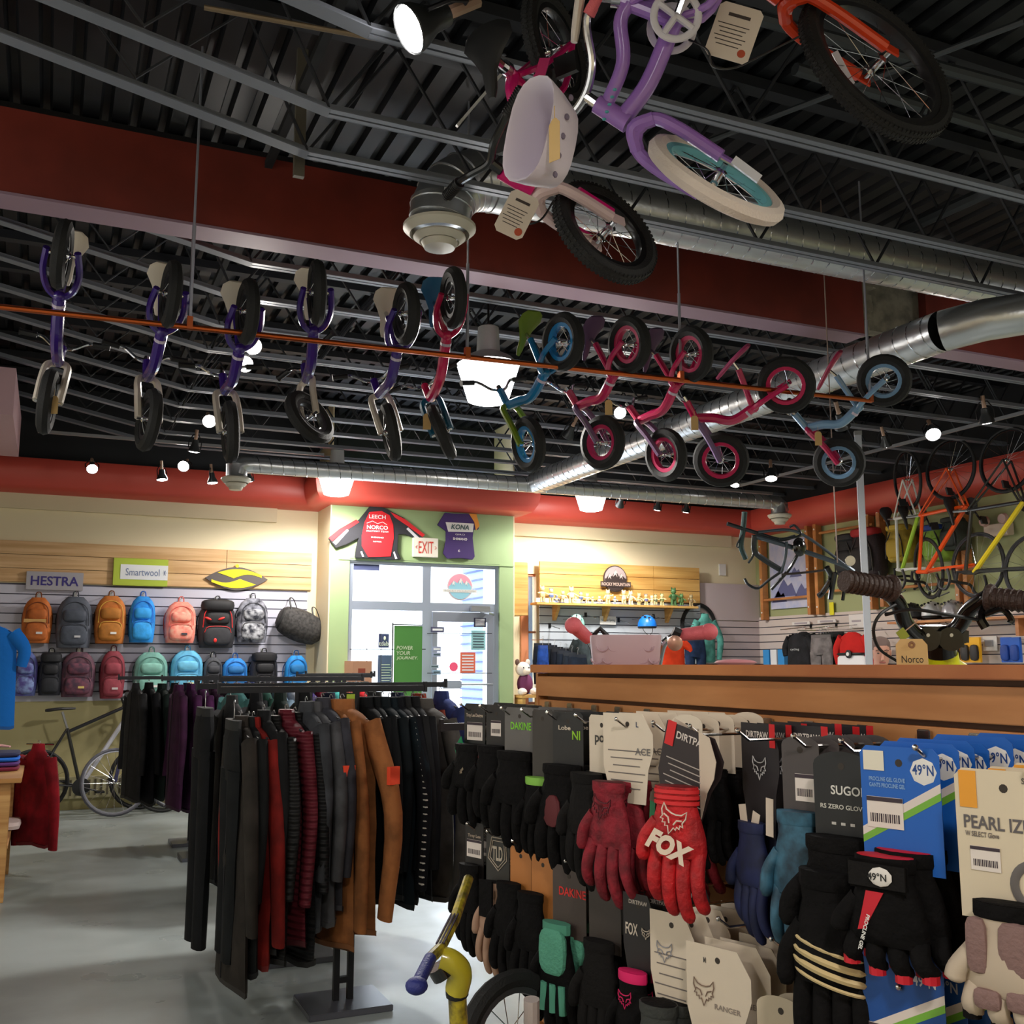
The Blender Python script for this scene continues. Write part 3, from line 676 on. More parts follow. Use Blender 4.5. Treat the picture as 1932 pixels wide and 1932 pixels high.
def plate_tag(t, p, ux, uy, w, h, lines=6, m=None, hole=True):
    ux = V(ux).normalized(); uy = (V(uy)-ux*V(uy).dot(ux)).normalized(); nn = ux.cross(uy); p = V(p)
    r = .012; poly = [(-w/2+r, -h/2), (w/2-r, -h/2), (w/2, -h/2+r), (w/2, h/2-r), (w/2-r, h/2), (-w/2+r, h/2), (-w/2, h/2-r), (-w/2, -h/2+r)]
    o = MB().prism(poly, p, ux, uy, .0015).build('price_tag', m or mat((228, 214, 200), .6), t)
    mb = MB()
    for i in range(lines): mb.obox(p+nn*.0019+uy*(h*.12-i*h*.075)-ux*w*.06, ux, uy, nn, w*(.72-.1*(i % 3)), h*.016, .0004)
    mb.obox(p+nn*.0019+uy*h*.3, ux, uy, nn, w*.5, h*.06, .0004); mb.build('print', mat((70, 60, 58), .7), o)
    if hole: MB().lathe([(.011, .0), (.011, .0008)], p+nn*.0016-uy*h*.33+ux*w*.3, nn, 12).build('seal', mat((190, 80, 50), .6), o)
    return o
lav = mat((164, 120, 206), .28, coat=.4); lilac = mat((222, 212, 226), .45); pinkg = mat((232, 112, 122), .6, bump=.3, bscale=300)
L1, FL = bigkid('kids_bicycle', 'lavender bicycle with white tyres and a lilac basket hanging overhead', P(1352, 338, d=2.72), D(.866, -.5, 0), None, D(.275, .476, -.83), .203, .05,
    mat((232, 218, 208), .7, bump=.35, bscale=160), mat((120, 196, 206), .4), lav, lav, pinkg, mat((226, 214, 204), .5), CHR, barw=.52, fdown=D(.95, -.3, 0), fback=D(.12, .97, .1), kf=.80)
MB().obox(P(1408, 320, d=2.66), D(.8, -.6, 0), D(.6, .8, 0), D(0, 0, 1), .085, .022, .01).build('reflector', mat((225, 225, 235), .2), L1)
mb = MB()
for k in range(5): mb.ell(P(1140+5*k, 225-14*k, d=2.62), .006, .006, .003, n=6, m=4)
mb.build('flower_decals', mat((90, 180, 190), .5), L1)
# basket: boat-shaped shell open towards the camera
def basket(t, c, ax, upv, L_, H_, D_, m, mi, tilt=0):
    a = V(ax).normalized(); n = (V(upv)-a*V(upv).dot(a)).normalized(); u = n.cross(a); c = V(c)
    rings = []; N = 20
    for (k, sc_) in ((0, .72), (.05, .78), (.55, .92), (1.0, 1.0), (1.02, .99), (.98, .93), (.55, .85), (.08, .70)):
        rings.append([c+n*(D_*k)+a*(L_/2*sc_*math.copysign(abs(math.cos(2*pi*j/N))**.7, math.cos(2*pi*j/N)))+u*(H_/2*sc_*math.copysign(abs(math.sin(2*pi*j/N))**.8, math.sin(2*pi*j/N))) for j in range(N)])
    o = MB().loft(rings).build('basket', m, t, ang=50)
    mb = MB()
    for k in range(5):
        for s_ in (-1, 1): mb.ell(c+n*(D_*.55)+a*(L_*.36*(k/2-1))+u*(s_*H_/2*.93), .008, .004, .008, (a, u, n), 8, 4)
    mb.build('basket_holes', mat((120, 108, 130), .6), o)
    return o
basket(L1, P(1056, 282, d=2.46), D(.20, .97, 0), D(-.62, .12, .75), .25, .13, .12, lilac, None)
hangtag(L1, P(1046, 200, d=2.30), .03, .10, ux=D(.7, .1, .6))
n_ = D(.49, .63, .6); blkb = mat((20, 20, 22), .3, coat=.4); mag = mat((222, 28, 120), .3, coat=.3)
pw = mat((226, 200, 200), .35, coat=.3)
L2, F2 = bigkid('kids_bicycle', 'magenta and white bicycle with black tyres below the lavender bicycle', P(1143, 438, d=3.05), D(.85, -.30, -.43), None, D(-.05, .85, -.52), .182, .05,
    RUB, blkb, mag, pw, BLK, mat((26, 26, 28), .5), blkb, knob=True, ball=False, barw=.40, wb=.55, fdown=D(.5, .1, -.85), fback=D(-.10, .97, -.1), kf=.85)
for s_ in (-1, 1): MB().tube([F2(-.012, .02, s_*.056), F2(-.035, .14, s_*.058)], .018, 10).build('fork_sleeve', mag, L2)
MB().bez([P(985, 425, d=2.9), P(1020, 415, d=2.85), P(1045, 378, d=2.9)], .003, 5, 6).build('brake_cable', BLK, L2)
plate_tag(L2, P(975, 405, d=2.8), D(.83, -.42, .1), D(.45, .88, 0), .085, .125)
MB().obox(P(1012, 165, d=2.95), D(1, 0, 0), D(.3, 1, 0), D(0, 0, 1), .03, .16, .02).build('chain_case', mag, L2)
org = mat((226, 66, 26), .3, coat=.4)
L3, F3 = bigkid('kids_bicycle', 'orange mountain bicycle with a knobbly black tyre in the upper corner', P(1655, 122, d=3.02), D(.90, -.25, -.35), None, D(.15, .85, -.5), .275, .055,
    RUB, mat((60, 60, 64), .3, .5), org, org, BLK, BLK, blkb, knob=True, ball=False, barw=.56, wb=.8, fdown=D(.8, -.5, -.2), fback=D(.2, .95, -.1))
MB().obox(P(1590, 130, d=2.96), D(.45, -.85, 0), D(.85, .45, 0), D(0, 0, 1), .11, .02, .012).build('reflector', mat((225, 220, 235), .2), L3)
plate_tag(L3, P(1385, 62, d=2.75), D(.86, -.30, .1), D(.3, .9, 0), .12, .15)
MB().bez([P(1250, 55, d=2.8), P(1330, 90, d=2.75), P(1345, 125, d=2.75), P(1385, 128, d=2.75), P(1430, 108, d=2.8), P(1510, 68, d=2.85)], .003, 5, 6).build('brake_cable', BLK, L3)
# ---- adult bicycles
def roadbike(name, label, rear, front, up, R, fc, fc2=None, drop=True, rimc=(40, 40, 44), tc=(28, 28, 30), saddlec=(34, 34, 36), steer=0, step=False, group=None, spoke=CHR):
    rear = V(rear); front = V(front); F = Fr(rear, front-rear, up); wb = (front-rear).length; k = wb/1.0
    t = thing(name, label, 'bicycle', rear, group); fm = mat(fc, .3, coat=.4); fm2 = mat(fc2 or fc, .3, coat=.4)
    tm = mat(tc, .7); w = .034*R/.34
    wheel(t, rear, F.l, R, w, tm, mat(rimc, .25, .6), nm=32, ns=20, spoke=spoke)
    hb = F(wb-.16*k, R+.27*k); ht = F(wb-.21*k, R+.40*k); bb = F(.42*k, -.06*k); sc_ = F(.27*k, .50*k); 
    hx = (ht-hb).normalized(); rot = Matrix.Rotation(steer, 3, hx); G = lambda p: hb+rot @ (V(p)-hb)
    wheel(t, G(front), rot @ F.l, R, w, tm, mat(rimc, .25, .6), nm=32, ns=20, spoke=spoke)
    MB().tube([hb, ht], .02*k, 8).build('head_tube', fm, t)
    a = .017*k
    MB().tube([bb, hb+hx*.02], a*1.3, 8).build('down_tube', fm2, t)
    MB().tube([bb+(F(.36*k, .2*k)-bb)*(1 if step else 0), ht] if step else [sc_-(sc_-bb)*.06, ht-hx*.03], a, 8).build('top_tube', fm, t)
    MB().tube([bb, sc_], a, 8).build('seat_tube', fm, t)
    mb = MB()
    for s_ in (-1, 1):
        mb.tube([bb+F.l*.03*s_, rear+F.l*.055*s_], a*.55, 6); mb.tube([sc_+F.l*.015*s_, rear+F.l*.055*s_], a*.5, 6)
    mb.build('rear_stays', fm, t)
    mb = MB()
    for s_ in (-1, 1): mb.bez([hb+F.l*.01*s_, G(F(wb-.14*k, R+.16*k, s_*.045)), G(F(wb, 0, s_*.05))], a*.8, 6, 4)
    mb.build('fork', fm, t)
    MB().tube([sc_, F(.215*k, .66*k)], .012*k, 6).build('seat_post', ALU, t)
    saddle(t, F, .20*k, .69*k, .27*k, .15*k, mat(saddlec, .5), 'saddle')
    MB().lathe([(.085*k, -.003), (.085*k, .003)], bb+F.l*.05, F.l, 20).build('chainring', BLK, t)
    for s_ in (-1, 1):
        q = bb+F.l*(.07*s_); e_ = q+(F.f*.16+F.u*-.05)*(s_*k); MB().tube([q, e_], .009*k, 6).build('crank', BLK, t); MB().obox(e_+F.l*.05*s_, F.f, F.u, F.l, .08, .02, .08).build('pedal', BLK, t)
    st_ = F(wb-.16*k, .86*k); MB().tube([ht, G(F(wb-.235*k, R+.46*k)), G(F(wb-.15*k, R+.50*k))], .014*k, 8).build('stem', BLK, t)
    c = F(wb-.15*k, R+.50*k)
    if drop:
        mb = MB(); h = .21*k
        for s_ in (-1, 1):
            mb.bez([G(c), G(c+F.l*h*.8*s_), G(c+F.l*h*s_+F.f*.07*k), G(c+F.l*h*s_+F.f*.11*k-F.u*.06*k), G(c+F.l*h*1.04*s_+F.f*.05*k-F.u*.13*k), G(c+F.l*h*1.06*s_-F.f*.05*k-F.u*.13*k)], .0135*k, 8, 4)
            mb.tube([G(c+F.l*h*s_+F.f*.1*k), G(c+F.l*h*s_+F.f*.15*k+F.u*.04*k)], .015*k, 7); mb.tube([G(c+F.l*h*s_+F.f*.15*k+F.u*.02*k), G(c+F.l*h*s_+F.f*.15*k-F.u*.09*k)], .006*k, 5)
    else:
        mb = MB().bez([G(c+F.l*.29*k-F.f*.06), G(c+F.l*.1*k+F.u*.03), G(c+F.u*.0), G(c-F.l*.1*k+F.u*.03), G(c-F.l*.29*k-F.f*.06)], .012*k, 8, 4)
        for s_ in (-1, 1): mb.tube([G(c+F.l*.29*k*s_-F.f*.06), G(c+F.l*.18*k*s_-F.f*.02+F.u*.02)], .018*k, 8)
    mb.build('handlebar', BLK, t)
    return t, F, G
# three road bicycles hung nose down on the side wall
roadbike('road_bicycle', 'orange road bicycle hanging nose down by its rear wheel', P(1793, 885, X=8.55), P(1845, 1066, X=8.5), (0, 1, -.03), .335, (240, 84, 20))
o, F_, _ = roadbike('road_bicycle', 'white and lime road bicycle hanging nose down beside the orange one', P(1712, 905, X=8.6), P(1752, 1072, X=8.6), (.35, .93, 0), .335, (236, 236, 232), (176, 220, 60))
roadbike('road_bicycle', 'black and yellow road bicycle hanging nose down beyond the orange one', P(1900, 868, X=8.5), P(1950, 1072, X=8.4), (0, 1, 0), .335, (40, 38, 36), (226, 200, 30))
# bicycles parked under the backpacks
z = .335
roadbike('hybrid_bicycle', 'chrome wheeled upright bicycle turned towards the room under the backpacks', (1.30, 11.75, z), (.68, 11.35, z), (0, 0, 1), .335, (48, 48, 96), drop=False, rimc=(200, 202, 214), tc=(90, 90, 100), steer=-.5)
roadbike('mountain_bicycle', 'dark framed bicycle with black wheels standing by the baseboard heater', (-.05, 11.6, z), (.98, 11.78, z), (0, 0, 1), .335, (26, 26, 30), (190, 190, 200), drop=False)
roadbike('mountain_bicycle', 'dark bicycle half hidden by the purple jackets against the back wall', (1.18, 11.45, z), (2.2, 11.7, z), (0, 0, 1), .335, (34, 36, 46), drop=False)
# ================================================================ GARMENT RACKS
ORD = ['first', 'second', 'third', 'fourth', 'fifth', 'sixth', 'seventh', 'eighth', 'ninth', 'tenth', 'eleventh', 'twelfth', 'thirteenth', 'fourteenth', 'fifteenth', 'sixteenth', 'seventeenth', 'eighteenth', 'nineteenth', 'twentieth', 'twenty-first', 'twenty-second', 'twenty-third', 'twenty-fourth']
def garment(label, X, Y, zr, L, c, kind='jacket', w=.24, th=.035, group=None, stripe=None, patch=None, puffy=False, cat=None, ax=(0, 1, 0), sl=.62, c2=None, noise_=.25, out=.03, hook=True, rot=None):
    """hangs below a rail at height zr; ax is the direction its shoulders run"""
    ax = Matrix.Rotation(random.uniform(.04, .26) if rot is None else rot, 3, 'Z') @ V(ax).normalized() if w > .19 and kind != 'tee' else V(ax).normalized(); th *= random.uniform(.85, 1.2); out += random.uniform(-.01, .035); nx = ax.cross(V((0, 0, 1))); o = V((X, Y, zr)); up = V((0, 0, 1))
    cat = cat or kind
    t = thing(kind, label, cat, o, group)
    c = tuple(int(q*.86) for q in c)
    m = mat(c, .85, bump=.4, bscale=18, noise_=noise_, scale=9, spec=.2)
    if puffy: m = mat(c, .55, wave=('Z', 11, .8), spec=.25)
    zt = -.075; n = 14; seed = random.random()*50
    def ring(z, hw, ht, off=0):
        r = []
        for j in range(n):
            a = 2*pi*j/n; k = 1+.22*noise.noise(V((math.cos(a)*1.5, math.sin(a)*1.5+seed, z*4)))
            r.append(o+ax*(hw*math.cos(a))+nx*(ht*math.sin(a)*k+off+.012*noise.noise(V((seed, z*5, math.cos(a)))))+up*(z+.01*math.sin(3*a+seed)*(z < -.3)))
        return r
    if kind in ('trousers', 'shorts', 'leggings'):
        mb = MB(); mb.loft([ring(zt, w*.75, th*.8), ring(zt-.1, w*.85, th), ring(zt-.24, w*.9, th)])
        for s_ in (-1, 1):
            N = 5; rr = []
            for i in range(N):
                k = i/(N-1); z = zt-.2-(L-.2)*k
                rr.append([o+ax*(s_*w*.46+w*(.44-.14*k)*math.cos(2*pi*j/10))+nx*(th*(1-.2*k)*math.sin(2*pi*j/10)+.01*noise.noise(V((seed, z*4, j))))+up*z for j in range(10)])
            mb.loft(rr)
        mb.build('leg_fabric', m, t, ang=60)
        MB().loft([ring(zt+.012, w*.76, th*.85), ring(zt-.03, w*.78, th*.88)]).build('waistband', mat(c2 or tuple(int(q*.8) for q in c), .8), t)
        hb = zt
    else:
        mb = MB(); N = 7
        rr = [ring(zt+.035, .055, th*.8), ring(zt+.01, w*.55, th*.9), ring(zt-.035, w*.88, th)]
        for i in range(1, N): k = i/(N-1); rr.append(ring(zt-.035-(L-.035)*k, w*(.93+.10*k), th*(1.05+.25*k*math.sin(seed))))
        mb.loft(rr); mb.build('body', m, t, ang=60)
        sh = [zt-.03, zt-.04-sl*.45, zt-.04-sl]
        for s_ in (-1, 1):
            mb = MB(); p0 = o+ax*(s_*w*.80)+up*sh[0]; p1 = o+ax*(s_*(w*1.12+out))+up*sh[1]+nx*.012*s_; p2 = o+ax*(s_*(w*1.10+out*.6))+up*sh[2]+nx*(.02*math.sin(seed*3))
            mb.bez([p0, p1, p2], [.062-.020*i/8 for i in range(9)], 9, 4, flat=.55, hint=tuple(nx)); mb.build('sleeve', m, t, ang=60)
            if stripe:
                q = MB()
                for i in range(26):
                    k = i/26; pp = (p0.lerp(p1, k*2) if k < .5 else p1.lerp(p2, k*2-1)); q.obox(pp+ax*(s_*.040)-nx*.016, ax, nx, (up*.8+ax*.6).normalized(), .030, .012, .006)
                q.build('rope_stripe', mat((206, 202, 190), .7), t)
        if kind != 'tee': MB().loft([ring(zt+.075, .052, th*.85), ring(zt+.0, .075, th*.95)]).build('collar', m if not c2 else mat(c2, .8), t)
        MB().loft([ring(zt-L+.0, w*1.035, th*1.2), ring(zt-L-.022, w*1.03, th*1.15)]).build('hem', mat(tuple(int(q*.8) for q in c), .8), t)
        if patch: MB().obox(o+ax*(-w*1.14-out)+up*(zt-.24)-nx*.02, ax, nx, up, .022, .055, .075).build('sleeve_patch', mat(patch, .6), t)
        if kind in ('jacket', 'coat', 'vest'):
            MB().tube([o-nx*(th+.004)+up*(zt-.0), o-nx*(th+.012)+up*(zt-L*.5), o-nx*(th+.012)+up*(zt-L)], .003, 4).build('zip', DST, t)
        hb = zt+.02
    if hook:
        mb = MB().bez([o+up*hb, o+up*(-.02), o+ax*.016+up*.012, o+up*.022, o-ax*.014+up*.01], .0022, 5, 4); mb.build('hanger_hook', SILV, t)
        MB().tube([o-ax*w*.7+up*(hb-.035), o+up*(hb+.012), o+ax*w*.7+up*(hb-.035)], .007, 6).build('hanger_bar', mat((40, 40, 42), .4), t)
    return t
def rack(label, x0, x1, y, z, xp, base=True):
    t = thing('garment_rack', label, 'clothes rack', (xp, y, 0)); dm = mat((30, 32, 38), .45, .4)
    MB().box((xp-.185, y-.16, .0), (xp+.185, y+.16, .028)).build('base_plate', mat((96, 98, 108), .28, .5), t, bevel=.003)
    for s_ in (-1, 1): MB().box((xp+s_*.032-.013, y-.013, .028), (xp+s_*.032+.013, y+.013, z+.0)).build('post', dm, t)
    MB().box((xp-.019, y-.013, .10), (xp+.019, y+.013, .125)).build('spacer', dm, t)
    MB().box((x0, y-.011, z), (x1, y+.011, z+.028)).build('top_rail', dm, t)
    for xx in (x0, x1): MB().box((xx-.006, y-.014, z-.003), (xx+.006, y+.014, z+.045)).build('rail_stop', dm, t)
    return t
RZ = 1.375
def fill(rackname, y, items, x0=None, x1=None, z=RZ, group=None):
    n = len(items)
    for i, it in enumerate(items):
        kw = dict(it[3]) if len(it) > 3 else {}
        desc, c, L = it[:3]; x = kw.pop('x', None)
        if x is None: x = x0+(x1-x0)*i/(n-1)
        lab = desc if kw.pop('full', False) else '%s, %s along the %s from its aisle end' % (desc, ORD[i], rackname)
        y_ = y+kw.pop('dy', 0); zz = z+kw.pop('dz', -.02)-random.uniform(0, .015)
        garment(lab, x, y_, zz, L-(.05 if x > 1.33 and y < 5 else 0), c, group=group, **kw)
X1 = lambda px: .69+(px-415)*.00242
rack('two post garment rack with the orange brown coats, nearest the gloves', .70, 1.66, 4.75, RZ, 1.29)
fill('coat rack', 4.75, [
 ('long charcoal ski trousers', (26, 28, 31), .98, dict(x=.77, dz=-.05, kind='trousers', w=.20, rot=0)),
 ('long dark brown grey coat', (56, 50, 46), 1.02, dict(x=.80, kind='coat', dz=-.09, sl=.75, rot=.04)),
 ('black long coat', (26, 28, 30), .95, dict(x=.835, kind='coat', dz=-.09, rot=.08)),
 ('brick red jacket with hanging sleeve', (150, 34, 30), .92, dict(x=.855, dz=-.10, sl=.8)),
 ('black jacket', (26, 27, 30), .90, dict(x=.90, dz=-.07)),
 ('black quilted jacket', (34, 34, 34), .92, dict(x=.945, puffy=True, dz=-.09)),
 ('maroon quilted jacket', (112, 36, 48), .88, dict(x=1.0, puffy=True, dz=-.07, sl=.68)),
 ('black quilted long jacket', (28, 28, 30), .95, dict(x=1.04, puffy=True, dz=-.08)),
 ('slate grey jacket', (74, 76, 82), .86, dict(x=1.09, dz=-.04)),
 ('mid grey fleece jacket', (96, 96, 100), .84, dict(x=1.13, dz=-.04)),
 ('slate jacket with orange sleeve patch', (70, 70, 80), .80, dict(x=1.165, patch=(230, 66, 30))),
 ('smaller orange brown coat beside the slate jackets', (184, 116, 66), .96, dict(x=1.205, full=True, kind='coat', sl=.85)),
 ('big orange brown coat with a bright orange sleeve patch', (188, 118, 68), .90, dict(x=1.25, full=True, kind='coat', patch=(235, 70, 30), sl=.80, out=.06, dy=-.03, w=.25, rot=.42, th=.05)),
 ('black jacket', (18, 20, 24), .84, dict(x=1.37, w=.25)),
 ('black jacket with rope trimmed sleeve', (18, 21, 25), .84, dict(x=1.41, stripe=1)),
 ('dark teal jacket', (20, 30, 36), .83, dict(x=1.45)),
 ('dark teal long jacket', (22, 34, 42), .86, dict(x=1.485)),
 ('black jacket with long rope trimmed sleeve', (20, 22, 28), .84, dict(x=1.52, stripe=1, sl=.7)),
 ('dark charcoal jacket', (40, 40, 42), .82, dict(x=1.56)),
 ('black jacket', (30, 30, 34), .84, dict(x=1.60)),
 ('brown grey fleece jacket', (100, 96, 92), .84, dict(x=1.65, sl=.78, out=.05, rot=.3, th=.05))], group='garments on the coat rack')
rack('two post garment rack standing directly behind the coat rack', .72, 2.08, 5.6, RZ, 1.27)
cols2 = [('black ski trousers', (24, 25, 28), 1.15, dict(kind='trousers', w=.2)), ('dark grey jacket', (46, 46, 48), .86), ('black jacket', (22, 22, 26), .9), ('dark green jacket', (30, 44, 40), .85), ('black fleece jacket', (30, 30, 32), .85), ('navy jacket', (28, 32, 54), .85), ('black jacket', (24, 24, 26), .85), ('dark grey jacket', (50, 50, 52), .85), ('navy fleece jacket', (34, 40, 66), .8), ('rust red jacket', (150, 54, 36), .78), ('blue jacket', (56, 70, 130), .8)]
fill('second rack', 5.6, cols2, .76, 2.05, group='garments on the second rack')
rack('garment rack in the middle of the floor with light coloured tops', 1.0, 1.92, 6.75, RZ+.02, 1.62)
fill('middle rack', 6.75, [('teal top', (70, 120, 120), .6), ('black top', (30, 30, 34), .6), ('dark green top', (44, 86, 74), .6), ('pale blue top', (150, 180, 206), .6), ('pale grey top', (180, 184, 196), .6), ('purple top', (86, 70, 140), .6), ('dark red top', (130, 32, 52), .6), ('aqua top', (90, 200, 196), .6), ('coral top', (240, 110, 90), .6), ('red top', (220, 40, 50), .6)], 1.1, 1.9, z=RZ+.02, group='tops on the middle rack')
for y, nm in ((8.70, 'purple jacket rack'), (9.40, 'rear rack')):
    rack({'purple jacket rack': 'garment rack holding the purple jackets', 'rear rack': 'garment rack behind the purple jackets'}[nm], .56 if y > 9 else .84, 1.70, y, RZ, 1.22)
pj = [('black jacket', (22, 24, 28), .62), ('black jacket', (24, 26, 30), .66), ('black fleece jacket', (30, 30, 34), .70), ('dark grey jacket', (40, 40, 46), .78), ('deep purple jacket', (70, 30, 66), .85), ('purple jacket', (78, 34, 78), .88), ('purple fleece jacket', (84, 36, 84), .9), ('plum jacket', (66, 34, 62), .92), ('dark plum jacket', (50, 32, 50), .95), ('charcoal jacket', (44, 44, 52), .9), ('black jacket', (24, 26, 30), .95), ('black jacket', (24, 26, 30), .95), ('teal black jacket', (24, 40, 44), .9)]
fill('purple jacket rack', 8.70, pj[4:], .97, 1.70, group='garments on the purple jacket rack')
fill('rear rack', 9.40, [(d, c, L) for d, c, L, *_ in (cols2[1:]+pj[:1])], .70, 1.75, group='garments on the rear rack')
for xx, yy, lab in ((2.15, 8.2, 'small garment rack by the green door frame with dark hangers'), (1.95, 7.6, 'small garment rack beside the mint and blue backpacks')):
    rack(lab, xx-.28, xx+.28, yy, RZ+.03, xx)
for k in range(7):
    garment('dark cap sleeve top, %s on the small rack by the green door frame' % ORD[k], 1.93+k*.07, 8.2, RZ+.03, .55, [(30, 30, 34), (60, 50, 120), (120, 120, 130), (34, 36, 60), (30, 30, 34), (40, 40, 44), (30, 34, 30)][k], kind='tee', sl=.2, group='tops on the small rack')
t = thing('size_sign', 'lime green sign card clipped between the posts of the coat rack', 'sign', (1.29, 4.735, 1.28))
MB().box((1.272, 4.728, 1.295), (1.310, 4.735, 1.365)).build('sign_card', mat((176, 206, 60), .6), t)
# ================================================================ TABLE WITH FOLDED CLOTHES (cut by the picture edge)
t = thing('display_table', 'pine display table with folded clothes at the picture edge', 'table', (-.5, 8.4, 0))
tw = wood((206, 158, 98), (176, 124, 66))
MB().box((-1.1, 7.55, .745), (-.105, 8.75, .775)).build('tabletop', tw, t, bevel=.003)
MB().box((-1.05, 7.6, .33), (-.16, 8.7, .35)).build('shelf', tw, t)
for xx in (-1.06, -.20):
    for yy in (7.62, 8.62): MB().box((xx-.035, yy-.035, 0), (xx+.035, yy+.035, .745)).build('leg', tw, t, bevel=.003)
MB().box((-1.05, 7.60, .66), (-.17, 7.62, .745)).build('apron', tw, t)
def folded(label, c, x, y, z, w=.3, d=.34, h=.03, c2=None):
    o = MB().ell((x, y, z+h/2), w/2, d/2, h/2, n=20, m=6, p=.35).build('folded_shirt', mat(c, .85, bump=.3, bscale=20)); tag(o, label, 'clothing', 'folded clothes on the display table')
for i, (lab, c) in enumerate([('folded maroon top at the bottom of the table pile', (120, 30, 60)), ('folded purple top between maroon and blue', (90, 50, 120)), ('folded bright blue top in the table pile', (30, 110, 220)), ('folded navy top beneath the pink gloves', (44, 48, 84))]):
    folded(lab, c, -.28, 8.2, .776+i*.032)
folded('folded red top on the lower shelf of the pine table', (190, 40, 30), -.35, 7.95, .351, h=.08)
folded('folded striped white top on the lower shelf of the pine table', (220, 200, 196), -.25, 8.4, .351, h=.06)
MB().bez([(-.34, 8.1, .93), (-.28, 8.2, .94), (-.20, 8.16, .935)], [.03, .03, .028, .026, .024, .022, .02, .02, .02, .018, .016, .014, .012], 8, flat=.5).build('pink_garment', mat((226, 170, 170), .8)); tag(bpy.data.objects['pink_garment'], 'pale pink garment laid on top of the folded navy top', 'clothing')
garment('crimson sweater hanging beside the pine table', -.02, 8.45, .93, .62, (170, 30, 44), kind='sweater', w=.17, sl=.62, ax=(.6, -.8, 0), out=.0, cat='sweater')
MB().tube([(-.10, 8.5, .925), (.08, 8.40, .925)], .006, 6).build('wall_hook', CHR); tag(bpy.data.objects['wall_hook'], 'chrome arm holding the crimson sweater off the pine table', 'hook')
q = P(12, 1275, Y=8.6)
garment('bright blue tee shirt hanging by the picture edge', -.42, 8.9, 1.84, .72, (30, 124, 226), kind='tee', w=.24, sl=.24, ax=(.9, -.44, 0), cat='shirt', noise_=0)
MB().tube([(-.42, 8.9, 1.855), (-1.4, 8.9, 1.855)], .012, 8).build('garment_rail', CHR); tag(bpy.data.objects['garment_rail'], 'chrome rail carrying the bright blue tee', 'rail')
MB().tube([(-1.4, 8.9, 0), (-1.4, 8.9, 1.95)], .015, 8).build('rail_upright', CHR); tag(bpy.data.objects['rail_upright'], 'chrome upright holding the blue tee rail', 'post')
